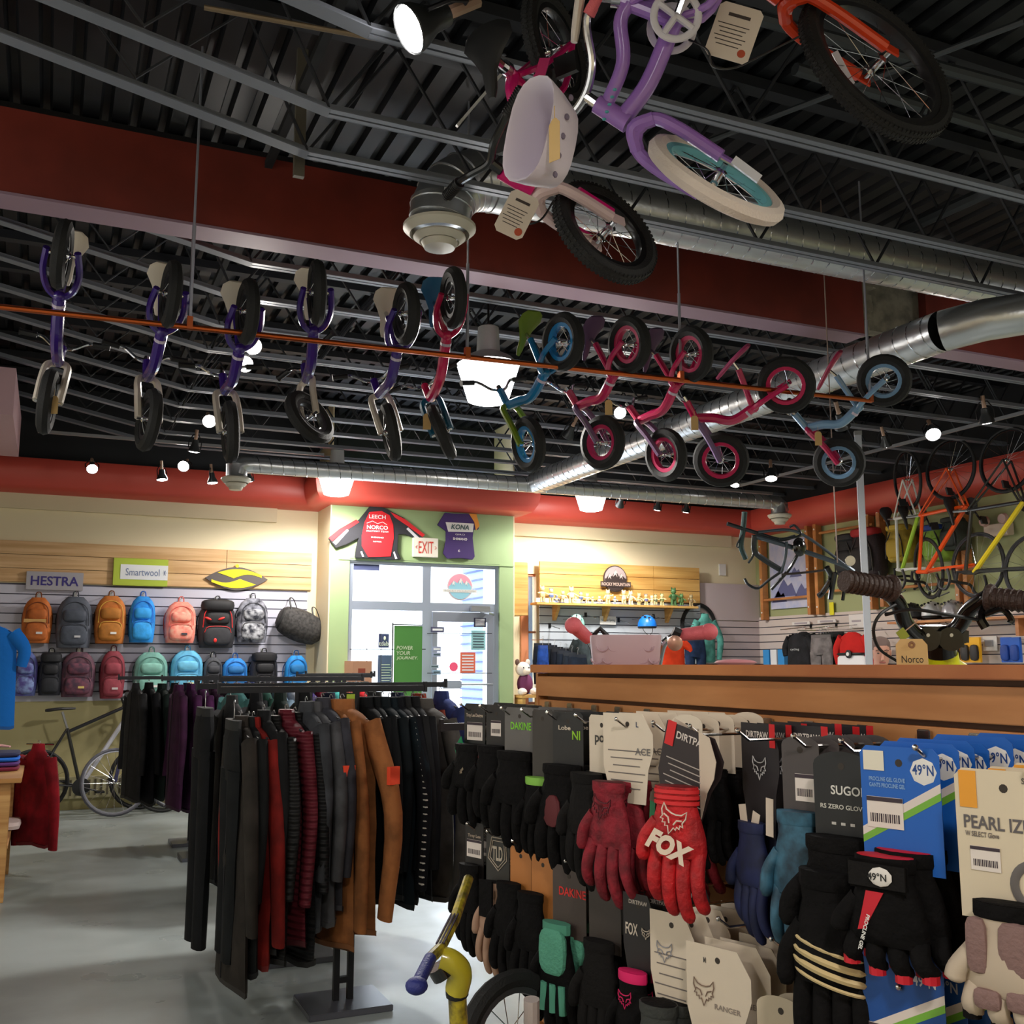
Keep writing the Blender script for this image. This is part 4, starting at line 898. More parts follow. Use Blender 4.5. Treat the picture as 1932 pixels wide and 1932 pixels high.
# ================================================================ BACKPACKS
def backpack(label, px0, px1, py0, py1, c, c2=None, c3=None, Y=YB-.17, round_=.55, pocket=.45, tagc=None, noise_=.12, duff=False, flap=False, zipc=None, tilt=0, mesh=False, hookz=True, pat=None):
    a, b_ = P(px0, py1, Y=Y), P(px1, py0, Y=Y); cx = (a.x+b_.x)/2; w = b_.x-a.x; h = b_.z-a.z; z0 = a.z
    t = thing('backpack', label, 'backpack', (cx, Y, z0), 'backpacks on the slatwall')
    m = mat(c, .75, noise_=noise_, scale=14, bump=.3, bscale=14, c2=pat); c2 = c2 or tuple(int(q*.8) for q in c); m2 = mat(c2, .75, bump=.25, bscale=20, noise_=.1 if not pat else .3, scale=18, c2=None if not pat else pat); m3 = mat(c3 or tuple(int(q*.6) for q in c), .7)
    n = 18; rings = []
    for i in range(10):
        k = i/9; z = z0+h*.93*k; hw = w/2*(.90+.12*math.sin(pi*min(k*1.2, 1)) if k < .6 else max(.12, (1-((k-.6)/.42)**2.4))**round_*1.0)
        if i == 9: hw = w*.22
        dp = .11*(1-.35*k)*(1 if 0 < i < 9 else .75)
        off = tilt*k*w
        rings.append([V((cx+off+hw*math.copysign(abs(math.cos(2*pi*j/n))**.6, math.cos(2*pi*j/n)), Y+dp*math.copysign(abs(math.sin(2*pi*j/n))**.7, math.sin(2*pi*j/n)), z+(.008*math.sin(5*k+j))*(0 < i < 9))) for j in range(n)])
    MB().loft(rings).build('body', m, t, ang=60)
    # front pocket and smaller accessory pocket
    def pk(name, zc, hh, ww, dep_, mm, p=.55):
        MB().ell((cx+tilt*(zc-z0), Y-dep_, zc), ww/2, .05, hh/2, n=18, m=8, p=p).build(name, mm, t, ang=60)
    pk('front_pocket', z0+h*.24, h*.40, w*.78, .085, m2)
    pk('upper_pocket', z0+h*.58, h*.24, w*.66, .078, m2 if not flap else m3)
    zm_ = mat(zipc, .6) if zipc else m3
    mb = MB().bez([(cx-w*.40, Y-.092, z0+h*.40), (cx-w*.33, Y-.085, z0+h*.72), (cx, Y-.075, z0+h*.83), (cx+w*.33, Y-.085, z0+h*.72), (cx+w*.40, Y-.092, z0+h*.40)], .005, 5, 5); mb.build('main_zip', zm_, t)
    MB().bez([(cx-w*.36, Y-.118, z0+h*.30), (cx-w*.25, Y-.13, z0+h*.41), (cx+w*.25, Y-.13, z0+h*.41), (cx+w*.36, Y-.118, z0+h*.30)], .004, 5, 5).build('pocket_zip', zm_, t)
    if flap: MB().ell((cx, Y-.02, z0+h*.84), w*.46, .11, h*.13, n=18, m=8, p=.6).build('lid', m3, t)
    for s_ in (-1, 1):
        MB().bez([(cx+s_*w*.2, Y+.06, z0+h*.9), (cx+s_*w*.5, Y+.09, z0+h*.6), (cx+s_*w*.46, Y+.08, z0+h*.12)], .014, 6, 5, flat=.4).build('shoulder_strap', m3, t)
    zz = z0+h*.93
    MB().bez([(cx-.03, Y, zz-.02), (cx-.02, Y, zz+.05), (cx+.02, Y, zz+.05), (cx+.03, Y, zz-.02)], .006, 6, 5).build('top_handle', m3, t)
    if tagc: MB().obox((cx+w*.1, Y-.140, z0+h*.20), V((1, 0, 0)), V((0, 1, 0)), V((0, 0, 1)), .06, .004, .022).build('brand_label', mat(tagc, .6), t)
    if hookz:
        k = thing('display_hook', 'chrome hook holding the ' + label, 'hook', (cx, YB-.02, zz+.04), 'hooks on the backpack slatwall')
        MB().tube([(cx, YB-.02, zz+.035), (cx, Y-.10, zz+.035), (cx, Y-.12, zz+.055)], .004, 6).build('arm', CHR, k)
        MB().box((cx-.015, YB-.035, zz), (cx+.015, YB-.026, zz+.06)).build('back_plate', SILV, k)
    return t
bpk = [
 ('orange backpack with a tan strap beneath the grey sign', 39, 101, 1122, 1213, (206, 112, 46), (196, 104, 42), None, dict(tagc=(225, 225, 225), zipc=(120, 60, 30))),
 ('charcoal grey backpack between two orange ones', 103, 177, 1120, 1222, (92, 98, 112), (80, 86, 100), (60, 64, 74), dict(tagc=(200, 200, 205))),
 ('orange and mustard backpack with a white label', 176, 240, 1119, 1214, (206, 120, 50), (190, 120, 44), None, dict(tagc=(240, 238, 230), zipc=(214, 170, 70))),
 ('bright sky blue hiking backpack with side straps', 241, 295, 1120, 1212, (40, 150, 240), (52, 168, 250), (24, 100, 200), dict()),
 ('coral patterned backpack with a dark label', 309, 371, 1131, 1213, (240, 130, 116), (236, 124, 110), (220, 100, 90), dict(tagc=(60, 60, 70), pat=(236, 170, 150))),
 ('black backpack with red trim and two red eyes', 372, 445, 1129, 1222, (42, 42, 48), (48, 48, 54), (30, 30, 34), dict(flap=True, zipc=(220, 40, 40))),
 ('black and white graphic backpack on the upper row', 445, 506, 1124, 1212, (150, 152, 166), (190, 192, 200), (40, 42, 50), dict(pat=(40, 42, 54))),
 ('lavender and pale blue patterned backpack by the blue tee', 22, 74, 1224, 1313, (100, 112, 172), (130, 150, 200), None, dict(pat=(80, 70, 140))),
 ('black glossy backpack on the lower row by the lavender one', 70, 120, 1228, 1312, (46, 48, 58), None, None, dict(flap=True)),
 ('dusty pink and plum floral backpack on the lower row', 112, 182, 1224, 1315, (112, 72, 86), (120, 66, 84), (50, 36, 46), dict(tagc=(214, 190, 110), pat=(70, 48, 66))),
 ('raspberry red slim backpack on the lower row', 186, 238, 1222, 1318, (142, 54, 68), (150, 60, 74), (90, 30, 40), dict(tagc=(200, 190, 190))),
 ('mint green backpack with a white label', 250, 318, 1225, 1312, (116, 170, 160), (130, 186, 174), (84, 130, 124), dict(tagc=(230, 226, 224))),
 ('light blue backpack with a round pocket and cream label', 320, 384, 1222, 1306, (100, 184, 226), (112, 196, 236), (74, 150, 196), dict(tagc=(226, 214, 160))),
 ('grey and black backpack between two blue ones', 382, 420, 1236, 1300, (74, 76, 84), None, None, dict()),
 ('small vivid blue backpack on the lower row', 418, 467, 1238, 1300, (44, 140, 226), None, (24, 90, 170), dict()),
 ('tall black rucksack with a lid on the lower row', 470, 524, 1228, 1306, (36, 36, 46), None, None, dict(flap=True)),
 ('bright blue backpack at the doorway end of the lower row', 536, 580, 1232, 1304, (30, 140, 220), None, (20, 90, 160), dict())]
for lab, x0, x1, y0, y1, c, c2, c3, kw in bpk:
    backpack(lab, x0, x1, y0, y1, c, c2, c3, **kw)
t0 = [o for o in COL.objects if o.get('label', '').startswith('black backpack with red trim')][0]
a = P(393, 1167, Y=YB-.30); b_ = P(418, 1167, Y=YB-.30)
for q, s_ in ((a, 1), (b_, -1)): MB().ell(q, .04, .012, .014, (V((.9, 0, -.35*s_)), V((0, 1, 0)), V((.35*s_, 0, .9))), 10, 6).build('red_patch', mat((230, 44, 40), .5), t0)
MB().ell(P(406, 1208, Y=YB-.30), .02, .012, .025, n=8, m=6).build('red_patch', mat((230, 44, 40), .5), t0)
t0 = [o for o in COL.objects if o.get('label', '').startswith('orange backpack with a tan')][0]
q = P(66, 1171, Y=YB-.295); MB().obox(q, V((1, 0, 0)), V((0, 1, 0)), V((0, 0, 1)), .21, .012, .035).build('tan_strap', mat((206, 160, 96), .7), t0)
# duffel bag
a, b_ = P(514, 1222, Y=YB-.2), P(616, 1140, Y=YB-.2); c = (a+b_)/2
t = thing('duffel_bag', 'dark grey duffel bag hanging next to the green door bay', 'bag', c)
dmm = mat((66, 64, 64), .85, noise_=.4, scale=30, bump=.4, bscale=16); axd = V((.93, 0, -.36)); axu = V((.36, 0, .93))
rings = []
for i in range(11):
    k = i/10; s_ = (.55+.45*math.sin(pi*min(1, max(0, k*1.0)))**.5) if 0 < i < 10 else .45
    rings.append([c+axd*((k-.5)*.54)+axu*(math.cos(2*pi*j/16)*.185*s_)+V((0, 1, 0))*(math.sin(2*pi*j/16)*.14*s_) for j in range(16)])
MB().loft(rings).build('bag_body', dmm, t, ang=60)
MB().ell(c-axd*.24, .03, .11, .13, (axd, V((0, 1, 0)), axu), 14, 6).build('end_panel', mat((34, 34, 36), .8), t)
for s_ in (-.12, .16): MB().bez([c+axd*s_+V((0, -.08, .10)), c+axd*(s_-.02)+V((0, -.03, .25)), c+axd*(s_+.04)+V((0, 0, .26)), c+axd*(s_+.09)+V((0, -.08, .09))], .010, 6, 5, flat=.5).build('handle', BLK, t)
MB().tube([c+axd*-.12+V((0, 0, .26)), c+axd*-.12+V((0, .17, .26))], .005, 6).build('hook_arm', CHR, t)
# ================================================================ BRAND SIGNS
def sign(name, label, x0, x1, y0, y1, Y, m, th=.03, plane='Y'):
    a, b_ = P(x0, y1, Y=Y), P(x1, y0, Y=Y); t = thing(name, label, 'sign', ((a.x+b_.x)/2, Y, (a.z+b_.z)/2))
    MB().box((a.x, Y, a.z), (b_.x, Y+th, b_.z)).build('sign_board', m, t, bevel=.004, smooth=False)
    return t, V(((a.x+b_.x)/2, Y, (a.z+b_.z)/2)), b_.x-a.x, b_.z-a.z
t, c, w, h = sign('brand_sign', 'grey sign reading HESTRA in purple letters', 48, 158, 1081, 1112, YB-.065, mat((178, 176, 186), .35, .3))
text_mb('HESTRA', c, *BX, w*.84, h*.52, .003, bold=.02).build('lettering', mat((58, 48, 130), .5), t, smooth=False)
t, c, w, h = sign('brand_sign', 'lime framed sign reading Smartwool', 212, 318, 1056, 1104, YB-.065, mat((186, 206, 70), .5))
MB().box((c.x-w*.37, c.y-.004, c.z-h*.27), (c.x+w*.5, c.y, c.z+h*.27)).build('white_panel', mat((240, 242, 246), .5), t)
text_mb('Smartwool', c+V((.02-w*.0, -.005, 0)), *BX, w*.62, h*.26, .001).build('lettering', mat((110, 130, 170), .5), t, smooth=False)
mb = MB()
for k in range(6): mb.tube([c+V((w*.44, -.006, 0)), c+V((w*.44+.02*math.cos(k*pi/3), -.006, .03*math.sin(k*pi/3)))], .0025, 4)
mb.build('emblem', mat((110, 130, 170), .5), t)
a, b_ = P(386, 1112, Y=YB-.06), P(506, 1072, Y=YB-.06); c = (a+b_)/2; w = (b_.x-a.x)/2; h = (b_.z-a.z)/2
t = thing('brand_sign', 'yellow eye shaped sign with two interlocking swooshes', 'sign', c)
lens = lambda sx, sz, n=14: [(sx*(-1+2*i/n), sz*(1-(abs(-1+2*i/n))**1.8)) for i in range(n+1)]+[(sx*(1-2*i/n), -sz*(1-(abs(1-2*i/n))**1.8)) for i in range(1, n)]
MB().prism(lens(w, h), c, *BX, .0-.025).build('sign_board', mat((92, 84, 84), .5), t)
up = lambda sx, sz: [(sx*(-.62+1.42*i/12), sz*(.30+.52*math.sin(pi*(i+1.5)/14))) for i in range(13)]+[(sx*(.8-.9*i/8), sz*(.12+.30*math.sin(pi*i/8)-.1*i/8)) for i in range(9)]+[(sx*(-.25), sz*.16)]
yel = mat((244, 222, 30), .45)
mb = MB().prism(up(w, h), c-V((0, .001, 0)), *BX, .004); mb.prism([(-x, -z) for x, z in up(w, h)], c-V((0, .001, 0)), *BX, .004)
mb.build('swoosh', yel, t); MB().lathe([(.02, 0), (.02, .01)], c+V((0, -.002, h+.012)), (0, 1, 0), 12).build('hanging_loop', yel, t)
# EXIT sign, jerseys on the green bay wall
t, c, w, h = sign('exit_sign', 'white exit sign with red letters over the door', 780, 827, 1016, 1050, YG-.06, mat((232, 226, 214), .5), .058)
rd = mat((206, 62, 50), .5); text_mb('EXIT', c-V((0, .001, 0)), *BX, w*.60, h*.62, .002).build('lettering', rd, t, smooth=False)
for s_ in (-1, 1): MB().tube([c+V((s_*w*.36, -.003, .018)), c+V((s_*w*.42, -.003, 0)), c+V((s_*w*.36, -.003, -.018))], .003, 4).build('arrow', rd, t)
def poly_px(pts, Y): return [P(x, y, Y=Y) for x, y in pts]
def flat_px(name, pts, Y, th, m, t, bev=0):
    q = poly_px(pts, Y); n = len(q); b_ = [p+V((0, th, 0)) for p in q]
    return MB().add(q+b_, [tuple(range(n)), tuple(range(2*n-1, n-1, -1))]+[(i, n+i, n+(i+1) % n, (i+1) % n) for i in range(n)]).build(name, m, t, smooth=False, bevel=bev)
Yj = YG-.045
t = thing('cycling_jersey', 'red and black long sleeved jersey pinned above the door', 'jersey', P(715, 1005, Y=Yj))
flat_px('sleeves_and_sides', [(698, 955), (718, 955), (735, 963), (762, 977), (800, 1010), (795, 1019), (782, 1015), (765, 1008), (752, 1008), (750, 1040), (757, 1055), (735, 1056), (690, 1053), (670, 1052), (672, 1035), (677, 1015), (655, 1027), (634, 1034), (620, 1016), (640, 1000), (678, 980)], Yj, .03, mat((44, 44, 50), .8), t, .004)
flat_px('front_panel', [(697, 966), (720, 964), (735, 972), (742, 990), (743, 1015), (737, 1050), (695, 1051), (683, 1030), (683, 1010), (688, 985)], Yj-.006, .006, mat((222, 34, 44), .7), t)
for pts in ([(620, 1014), (640, 998), (672, 980), (678, 985), (650, 1003), (627, 1021)], [(737, 966), (765, 980), (802, 1009), (797, 1013), (770, 993), (745, 976)]): flat_px('red_band', pts, Yj-.005, .005, mat((222, 40, 48), .7), t)
for pts in ([(628, 1023), (655, 998), (658, 1001), (634, 1028)], [(770, 995), (795, 1018), (790, 1021), (767, 998)], [(683, 1040), (687, 1050), (684, 1051), (680, 1041)], [(744, 1040), (750, 1054), (746, 1055), (742, 1042)]): flat_px('white_stripe', pts, Yj-.006, .004, mat((225, 225, 232), .7), t)
wl = mat((240, 232, 232), .7)
q = lambda x, y, dy=.008: P(x, y, Y=Yj-dy)
for s_, x, y, w_, h_ in (('LEECH', 712, 975, .20, .045), ('NORCO', 712, 995, .25, .045), ('FACTORY TEAM', 712, 1002.5, .26, .018), ('SHIMANO', 712, 1014, .15, .016), ('ROTOR', 712, 1022, .10, .014)):
    text_mb(s_, q(x, y), *BX, w_, h_, .002, bold=.02).build('lettering', wl, t, smooth=False)
MB().tube([q(692, 987), q(703, 983), q(712, 988), q(722, 985), q(730, 990)], .004, 4).build('mountain_mark', wl, t)
t = thing('cycling_jersey', 'purple short sleeved jersey pinned beside the exit sign', 'jersey', P(868, 1010, Y=Yj))
flat_px('body', [(840, 967), (856, 969), (880, 969), (897, 970), (904, 990), (903, 999), (894, 999), (892, 1015), (896, 1050), (892, 1056), (870, 1053), (845, 1054), (837, 1044), (842, 1020), (842, 1002), (826, 990)], Yj, .03, mat((66, 42, 106), .7), t, .004)
flat_px('logo_band', [(841, 985), (894, 988), (892, 1004), (846, 1003)], Yj-.006, .006, mat((232, 228, 226), .6), t)
flat_px('orange_shoulder', [(885, 969), (899, 970), (905, 992), (898, 1001), (895, 985)], Yj-.004, .004, mat((230, 150, 60), .7), t)
text_mb('KONA', q(868, 994.5), *BX, .23, .06, .003, shear=.2, bold=.02).build('lettering', mat((40, 76, 80), .6), t, smooth=False)
text_mb('SHIMANO', q(868, 1017), *BX, .18, .03, .002, bold=.02).build('lettering', wl, t, smooth=False)
text_mb('GIRO', q(868, 1008.5), *BX, .12, .018, .002).build('lettering', wl, t, smooth=False)
text_mb('6', q(866, 1039), *BX, .025, .03, .002).build('lettering', wl, t, smooth=False)
# ================================================================ STOREFRONT DISPLAY
Yw = YG-.02
def poster(name, label, x0, x1, y0, y1, Y, c, cat='poster', th=.003, em=0):
    a, b_ = P(x0, y1, Y=Y), P(x1, y0, Y=Y); t = thing(name, label, cat, ((a.x+b_.x)/2, Y, a.z))
    MB().box((a.x, Y, a.z), (b_.x, Y+th, b_.z)).build('sheet', mat(c, .6), t, smooth=False)
    return t, V(((a.x+b_.x)/2, Y-.001, (a.z+b_.z)/2)), b_.x-a.x, b_.z-a.z
t, c, w, h = poster('window_banner', 'green banner reading POWER YOUR JOURNEY in the side window', 742, 797, 1181, 1335, YG-.30, (76, 140, 62), 'banner', .012)
for i, s_ in enumerate(('POWER', 'YOUR', 'JOURNEY.')):
    hh = P(745, 1222+i*10, Y=YG-.301); ww = (.19, .16, .25)[i]
    text_mb(s_, V((c.x-w*.42+ww/2, YG-.302, hh.z)), *BX, ww, .042, .001, shear=.15, bold=.01).build('lettering', mat((208, 222, 190), .6), t, smooth=False)
text_mb('GIANT', V((c.x, YG-.302, P(770, 1315, Y=YG-.3).z)), *BX, .16, .03, .001).build('lettering', mat((200, 216, 180), .6), t, smooth=False)
MB().tube([(c.x-w/2-.02, YG-.3, 0), (c.x-w/2-.02, YG-.3, c.z+h/2+.03)], .008, 6).build('banner_pole', BLK, t)
MB().tube([(c.x-w/2-.03, YG-.3, c.z+h/2+.01), (c.x+w/2+.0, YG-.3, c.z+h/2+.01)], .006, 6).build('banner_bar', BLK, t)
t, c, w, h = poster('window_decal', 'navy decal with a small flame mark in the side window', 714, 734, 1196, 1222, YG+.045, (52, 56, 100), 'decal')
text_mb('tdab', c+V((0, 0, -.03)), *BX, w*.9, .05, .001).build('lettering', WHT, t, smooth=False)
MB().ell(c+V((.01, -.002, .03)), .014, .003, .024, n=8, m=6).build('flame_mark', WHT, t)
t, c, w, h = poster('window_poster', 'dark navy poster with white print low in the side window', 712, 739, 1236, 1300, YG+.04, (70, 80, 120))
mb = MB()
for i in range(9): mb.box((c.x-.04, c.y-.002, c.z-.16+i*.03), (c.x+.08-.01*(i % 3), c.y-.001, c.z-.155+i*.03))
mb.build('print', WHT, t)
t = thing('display_bench', 'low white display bench inside the side window', 'bench', P(690, 1330, Y=YG-.3)*1.0); q = P(690, 1330, Y=YG-.3)
MB().box((3.05, YG-.48, 0), (3.6, YG-.06, P(664, 1330, Y=YG-.45).z-.1)).build('bench_box', WHT, t)
t = thing('cardboard_box', 'brown cardboard box standing inside the side window', 'box', P(680, 1310, Y=YG-.05))
a, b_ = P(664, 1330, Y=YG-.45), P(702, 1247, Y=YG-.45)
MB().box((a.x, YG-.45, a.z-.1), (b_.x, YG-.10, b_.z)).build('carton', mat((200, 150, 120), .8), t); MB().box((a.x+.06, YG-.452, b_.z-.14), (a.x+.14, YG-.45, b_.z-.08)).build('print_mark', mat((150, 70, 50), .8), t)
Yd = YG+.03
for lab, x0, x1, y0, y1, c in (('small black sticker at the top hinge side of the door glass', 894, 917, 1166, 1183, (24, 26, 56)), ('framed opening hours sheet on the door glass', 889, 916, 1190, 1226, (150, 200, 206)), ('orange red notice taped to the door glass', 868, 897, 1231, 1270, (226, 110, 84)), ('small dark sticker with scribbled lettering on the door glass', 813, 838, 1183, 1193, (80, 80, 110)), ('upper pale grey sticker on the door glass', 816, 832, 1220, 1229, (150, 156, 190)), ('middle pale grey sticker on the door glass', 816, 832, 1231, 1239, (156, 162, 196)), ('lower slanted grey sticker on the door glass', 812, 828, 1254, 1261, (166, 178, 196)), ('lowest blue grey sticker on the door glass', 816, 832, 1264, 1273, (150, 176, 206))):
    t, cc, w, h = poster('door_sticker', lab, x0, x1, y0, y1, Yd-.012, c, 'sticker', .002)
    n = 6 if h > .1 else 1
    mb = MB()
    for i in range(n): zz = cc.z+(i-(n-1)/2)*h/n*.85; mb.box((cc.x-w*.38, cc.y-.001, zz-h*.18/n), (cc.x+w*.38, cc.y, zz+h*.18/n))
    mb.build('print', mat((235, 235, 240) if sum(c) < 500 else (70, 90, 100), .6), t)
o = MB().lathe([(.055, 0), (.055, .002)], P(856, 1258, Y=Yd-.012), (0, 1, 0), 12).build('door_sticker', mat((250, 90, 130), .6)); tag(o, 'round pink flower sticker on the door glass', 'sticker')
# round mountain decal on the upper pane, facing out
cc = P(868, 1107, Y=YG+.05); R_ = .165
t = thing('window_decal', 'round pink and blue mountain decal in the window above the door', 'decal', cc)
MB().lathe([(R_, 0), (R_, .003)], cc+V((0, .004, 0)), (0, 1, 0), 36).build('disc', mat((250, 250, 252), .6), t)
MB().lathe([(R_*.92, 0), (R_*.92, .002)], cc, (0, 1, 0), 36).build('sky', mat((250, 160, 180), .6), t)
mb = MB(); N = 18; pts = [(R_*.90*math.cos(a), R_*.90*math.sin(a)) for a in [pi+pi*i/N for i in range(N+1)]]
mb.prism([(p[0], p[1]) for p in pts]+[(R_*.7, R_*.25), (R_*.5, R_*.45), (R_*.3, R_*.2), (R_*.05, R_*.62), (-R_*.2, R_*.25), (-R_*.5, R_*.42), (-R_*.75, R_*.1)], cc-V((0, .001, 0)), *BX, .002); mb.build('mountains', mat((150, 205, 224), .6), t)
for dx, dz, s_ in ((.05, .62, 1), (-.5, .42, .8), (.5, .45, .8)):
    MB().prism([(0, 0), (.14*R_*s_, -.22*R_*s_), (.05*R_*s_, -.2*R_*s_), (.1*R_*s_, -.5*R_*s_), (-.02*R_*s_, -.3*R_*s_), (-.14*R_*s_, -.42*R_*s_), (-.12*R_*s_, -.18*R_*s_)], cc+V((dx*R_, -.004, dz*R_)), *BX, .002).build('snow_cap', WHT, t)
MB().box((cc.x-R_*1.35, cc.y-.006, cc.z-R_*.42), (cc.x+R_*1.3, cc.y-.004, cc.z-R_*.2)).build('banner_strip', WHT, t)
text_mb('ROCKY MOUNTAIN', cc+V((0, -.007, -R_*.31)), *BX, R_*2.4, R_*.14, .001).build('lettering', mat((200, 196, 190), .6), t, smooth=False)
t, c, w, h = poster('window_sticker', 'dark strip sticker in the upper corner of the side pane', 667, 716, 1062, 1075, YG+.05, (76, 84, 124), 'sticker')
# wire display grid inside the shop front
t = thing('window_grid', 'thin black wire rails across the side window and door', 'grid', (4.0, YG-.03, 1.6))
mb = MB()
for x in (692, 719): mb.tube([P(x, 1178, Y=YG-.03), P(x, 1320, Y=YG-.03)], .004, 4)
mb.build('upright_wire', BLK, t)
mb = MB()
for y, x0, x1 in ((1225, 660, 803), (1195, 806, 928), (1270, 806, 928)): mb.tube([P(x0, y, Y=YG-.05), P(x1, y, Y=YG-.05)], .005, 5)
mb.build('cross_wire', BLK, t)
# ================================================================ GONDOLA WITH GLOVES
GX = 1.5
oakc = wood((206, 142, 88), (186, 122, 70), .8, 6)
t = thing('display_gondola', 'oak topped display counter whose slatted face carries the gloves', 'counter', (1.66, 1.4, 0))
MB().box((1.475, -.6, 1.474), (1.86, 3.165, 1.50)).build('worktop', wood((200, 128, 74), (172, 100, 54), 6, 1), t, smooth=False, bevel=.002)
MB().box((1.533, -.58, 0), (1.82, 3.15, 1.474)).build('carcass', wood((120, 78, 46), (100, 62, 36)), t, smooth=False)
mb = MB(); z = 1.462-.064
mb.box((GX, -.59, z), (1.535, 3.158, 1.462))
z -= .012
while z > .08:
    h = .09; mb.box((GX+.004, -.59, z-h), (1.53, 3.156, z)); z -= h+.012
mb.build('slat_board', oakc, t, smooth=False, bevel=.0015)
MB().box((1.50, 3.156, 0), (1.84, 3.172, 1.472)).build('end_panel', oakc, t)
MB().box((1.53, -.55, 0), (1.8, 3.13, .07)).build('plinth', BLK, t)
hookm = mat((196, 190, 184), .2, 1)
def hookobj(Y, z, label, L=.29, tip=True):
    k = thing('display_hook', label, 'hook', (GX, Y, z), 'hooks on the glove display')
    MB().box((GX-.006, Y-.016, z-.03), (GX, Y+.016, z+.022)).build('back_plate', hookm, k, bevel=.002)
    MB().tube([(GX-.004, Y, z), (GX-L+.01, Y, z), (GX-L-.015, Y, z+.018)], .003, 6).build('rod', hookm, k)
    MB().ell((GX-L-.015, Y, z+.018), .005, .005, .005, n=8, m=5).build('tip', hookm, k)
    return k
foxp = [(-.95, 1.0), (-.62, .62), (-.2, .50), (.2, .50), (.62, .62), (.95, 1.0), (1.0, .5), (.82, .1), (.95, -.15), (.7, -.12), (.72, -.38), (.48, -.30), (.45, -.55), (.25, -.45), (0, -1.0), (-.25, -.45), (-.45, -.55), (-.48, -.30), (-.72, -.38), (-.7, -.12), (-.95, -.15), (-.82, .1), (-1.0, .5)]
def foxmark(T, o, ux, uy, s, m, r=.0013, name='fox_head_mark'):
    ux = V(ux).normalized(); uy = V(uy).normalized(); o = V(o)+ux.cross(uy)*.0015
    mb = MB().tube([o+ux*(x*s)+uy*(y*s) for x, y in foxp], r, 5, closed=True)
    for k in (-1, 1): mb.tube([o+ux*(k*s*.75)+uy*(s*.25), o+ux*(k*s*.35)+uy*(s*.12), o+ux*(k*s*.18)+uy*(-s*.25)], r, 5)
    return mb.build(name, m, T)
def glove(T, o, ux, L, w, m, m2=None, full=True, curl=.02, th=.017, name='glove', spread=.0, mirror=1, cuff=None, inner=None, lift=0):
    """hangs fingers down from o (top of the cuff)"""
    ux = V(ux).normalized(); up = V((0, 0, 1)); nn = ux.cross(up); o = V(o); m2 = m2 or m
    sd = random.random()*9
    def ring(z, hw, ht, off=0, n=14): return [o+ux*(off+hw*math.cos(2*pi*j/n))+nn*(lift+ht*math.sin(2*pi*j/n)+.0025*noise.noise(V((sd, z*40, math.cos(2*pi*j/n)*2))))+up*(-z) for j in range(n)]
    P0 = L*.52
    body = MB().loft([ring(.0, w*.36, th*.95), ring(L*.06, w*.37, th), ring(L*.14, w*.36, th*.95), ring(L*.24, w*.43, th*1.1), ring(L*.36, w*.50, th*1.2), ring(L*.46, w*.52, th*1.1), ring(P0, w*.49, th*.8)])
    fl = [.34, .44, .48, .40] if mirror > 0 else [.40, .48, .44, .34]
    if not full: fl = [f*.38 for f in fl]
    for i in range(4):
        x = w*(-.375+.25*i); f = fl[i]*L; dx = (i-1.5)*spread*w
        r = w*.128
        p = [o+ux*x+nn*lift+up*(-P0+.012), o+ux*(x+dx*.4)+nn*(lift+curl*.4)+up*(-P0-f*.35), o+ux*(x+dx*.8)+nn*(lift+curl*.2)+up*(-P0-f*.72), o+ux*(x+dx)+nn*(lift-curl*.5)+up*(-P0-f)]
        q = smooth(p, 4); body.tube(q, [r*(1.0-.12*k/len(q)) for k in range(len(q)-1)]+[r*.55], 9, flat=.8, hint=tuple(nn))
    s_ = -mirror
    p = [o+ux*(s_*w*.36)+nn*lift+up*(-L*.26), o+ux*(s_*w*.56)+nn*(lift+.008)+up*(-L*.40), o+ux*(s_*w*.60)+nn*(lift+.010)+up*(-L*(.56 if full else .48))]
    q = smooth(p, 4); body.tube(q, [w*.15]*(len(q)-1)+[w*.09], 9, flat=.8)
    B_ = body.build(name, m, T, ang=65)
    MB().loft([ring(-.003, w*.385, th*1.1), ring(L*.055, w*.39, th*1.12), ring(L*.075, w*.375, th*1.05)]).build('cuff', cuff or m2, B_)
    if inner: MB().loft([ring(-.0035, w*.36, th), ring(-.0045, w*.33, th*.85)]).build('lining', inner, B_)
    if not full:
        mb = MB()
        for i in range(4):
            x = w*(-.375+.25*i); f = fl[i]*L; dx = (i-1.5)*spread*w
            mb.tube([o+ux*(x+dx)+nn*lift+up*(-P0-f+.004), o+ux*(x+dx)+nn*lift+up*(-P0-f-.008)], w*.10, 9)
        mb.build('finger_openings', inner or m2, B_)
    return B_
def cardpoly(w, h, kind):
    if kind == 'fox': return [(-w*.5, 0), (w*.30, .0), (w*.5, -h*.22), (w*.5, -h*.42), (w*.40, -h*.62), (w*.34, -h), (-w*.34, -h), (-w*.5, -h*.6)]
    if kind == 'round': return [(w*.5*math.cos(a), -w*.22+w*.22*math.sin(a)) for a in [pi*i/10 for i in range(11)]]+[(-w*.5, -h), (w*.5, -h)]
    r = min(w, h)*.08; return [(-w*.5+r, 0), (w*.5-r, 0), (w*.5, -r), (w*.5, -h), (-w*.5, -h), (-w*.5, -r)]
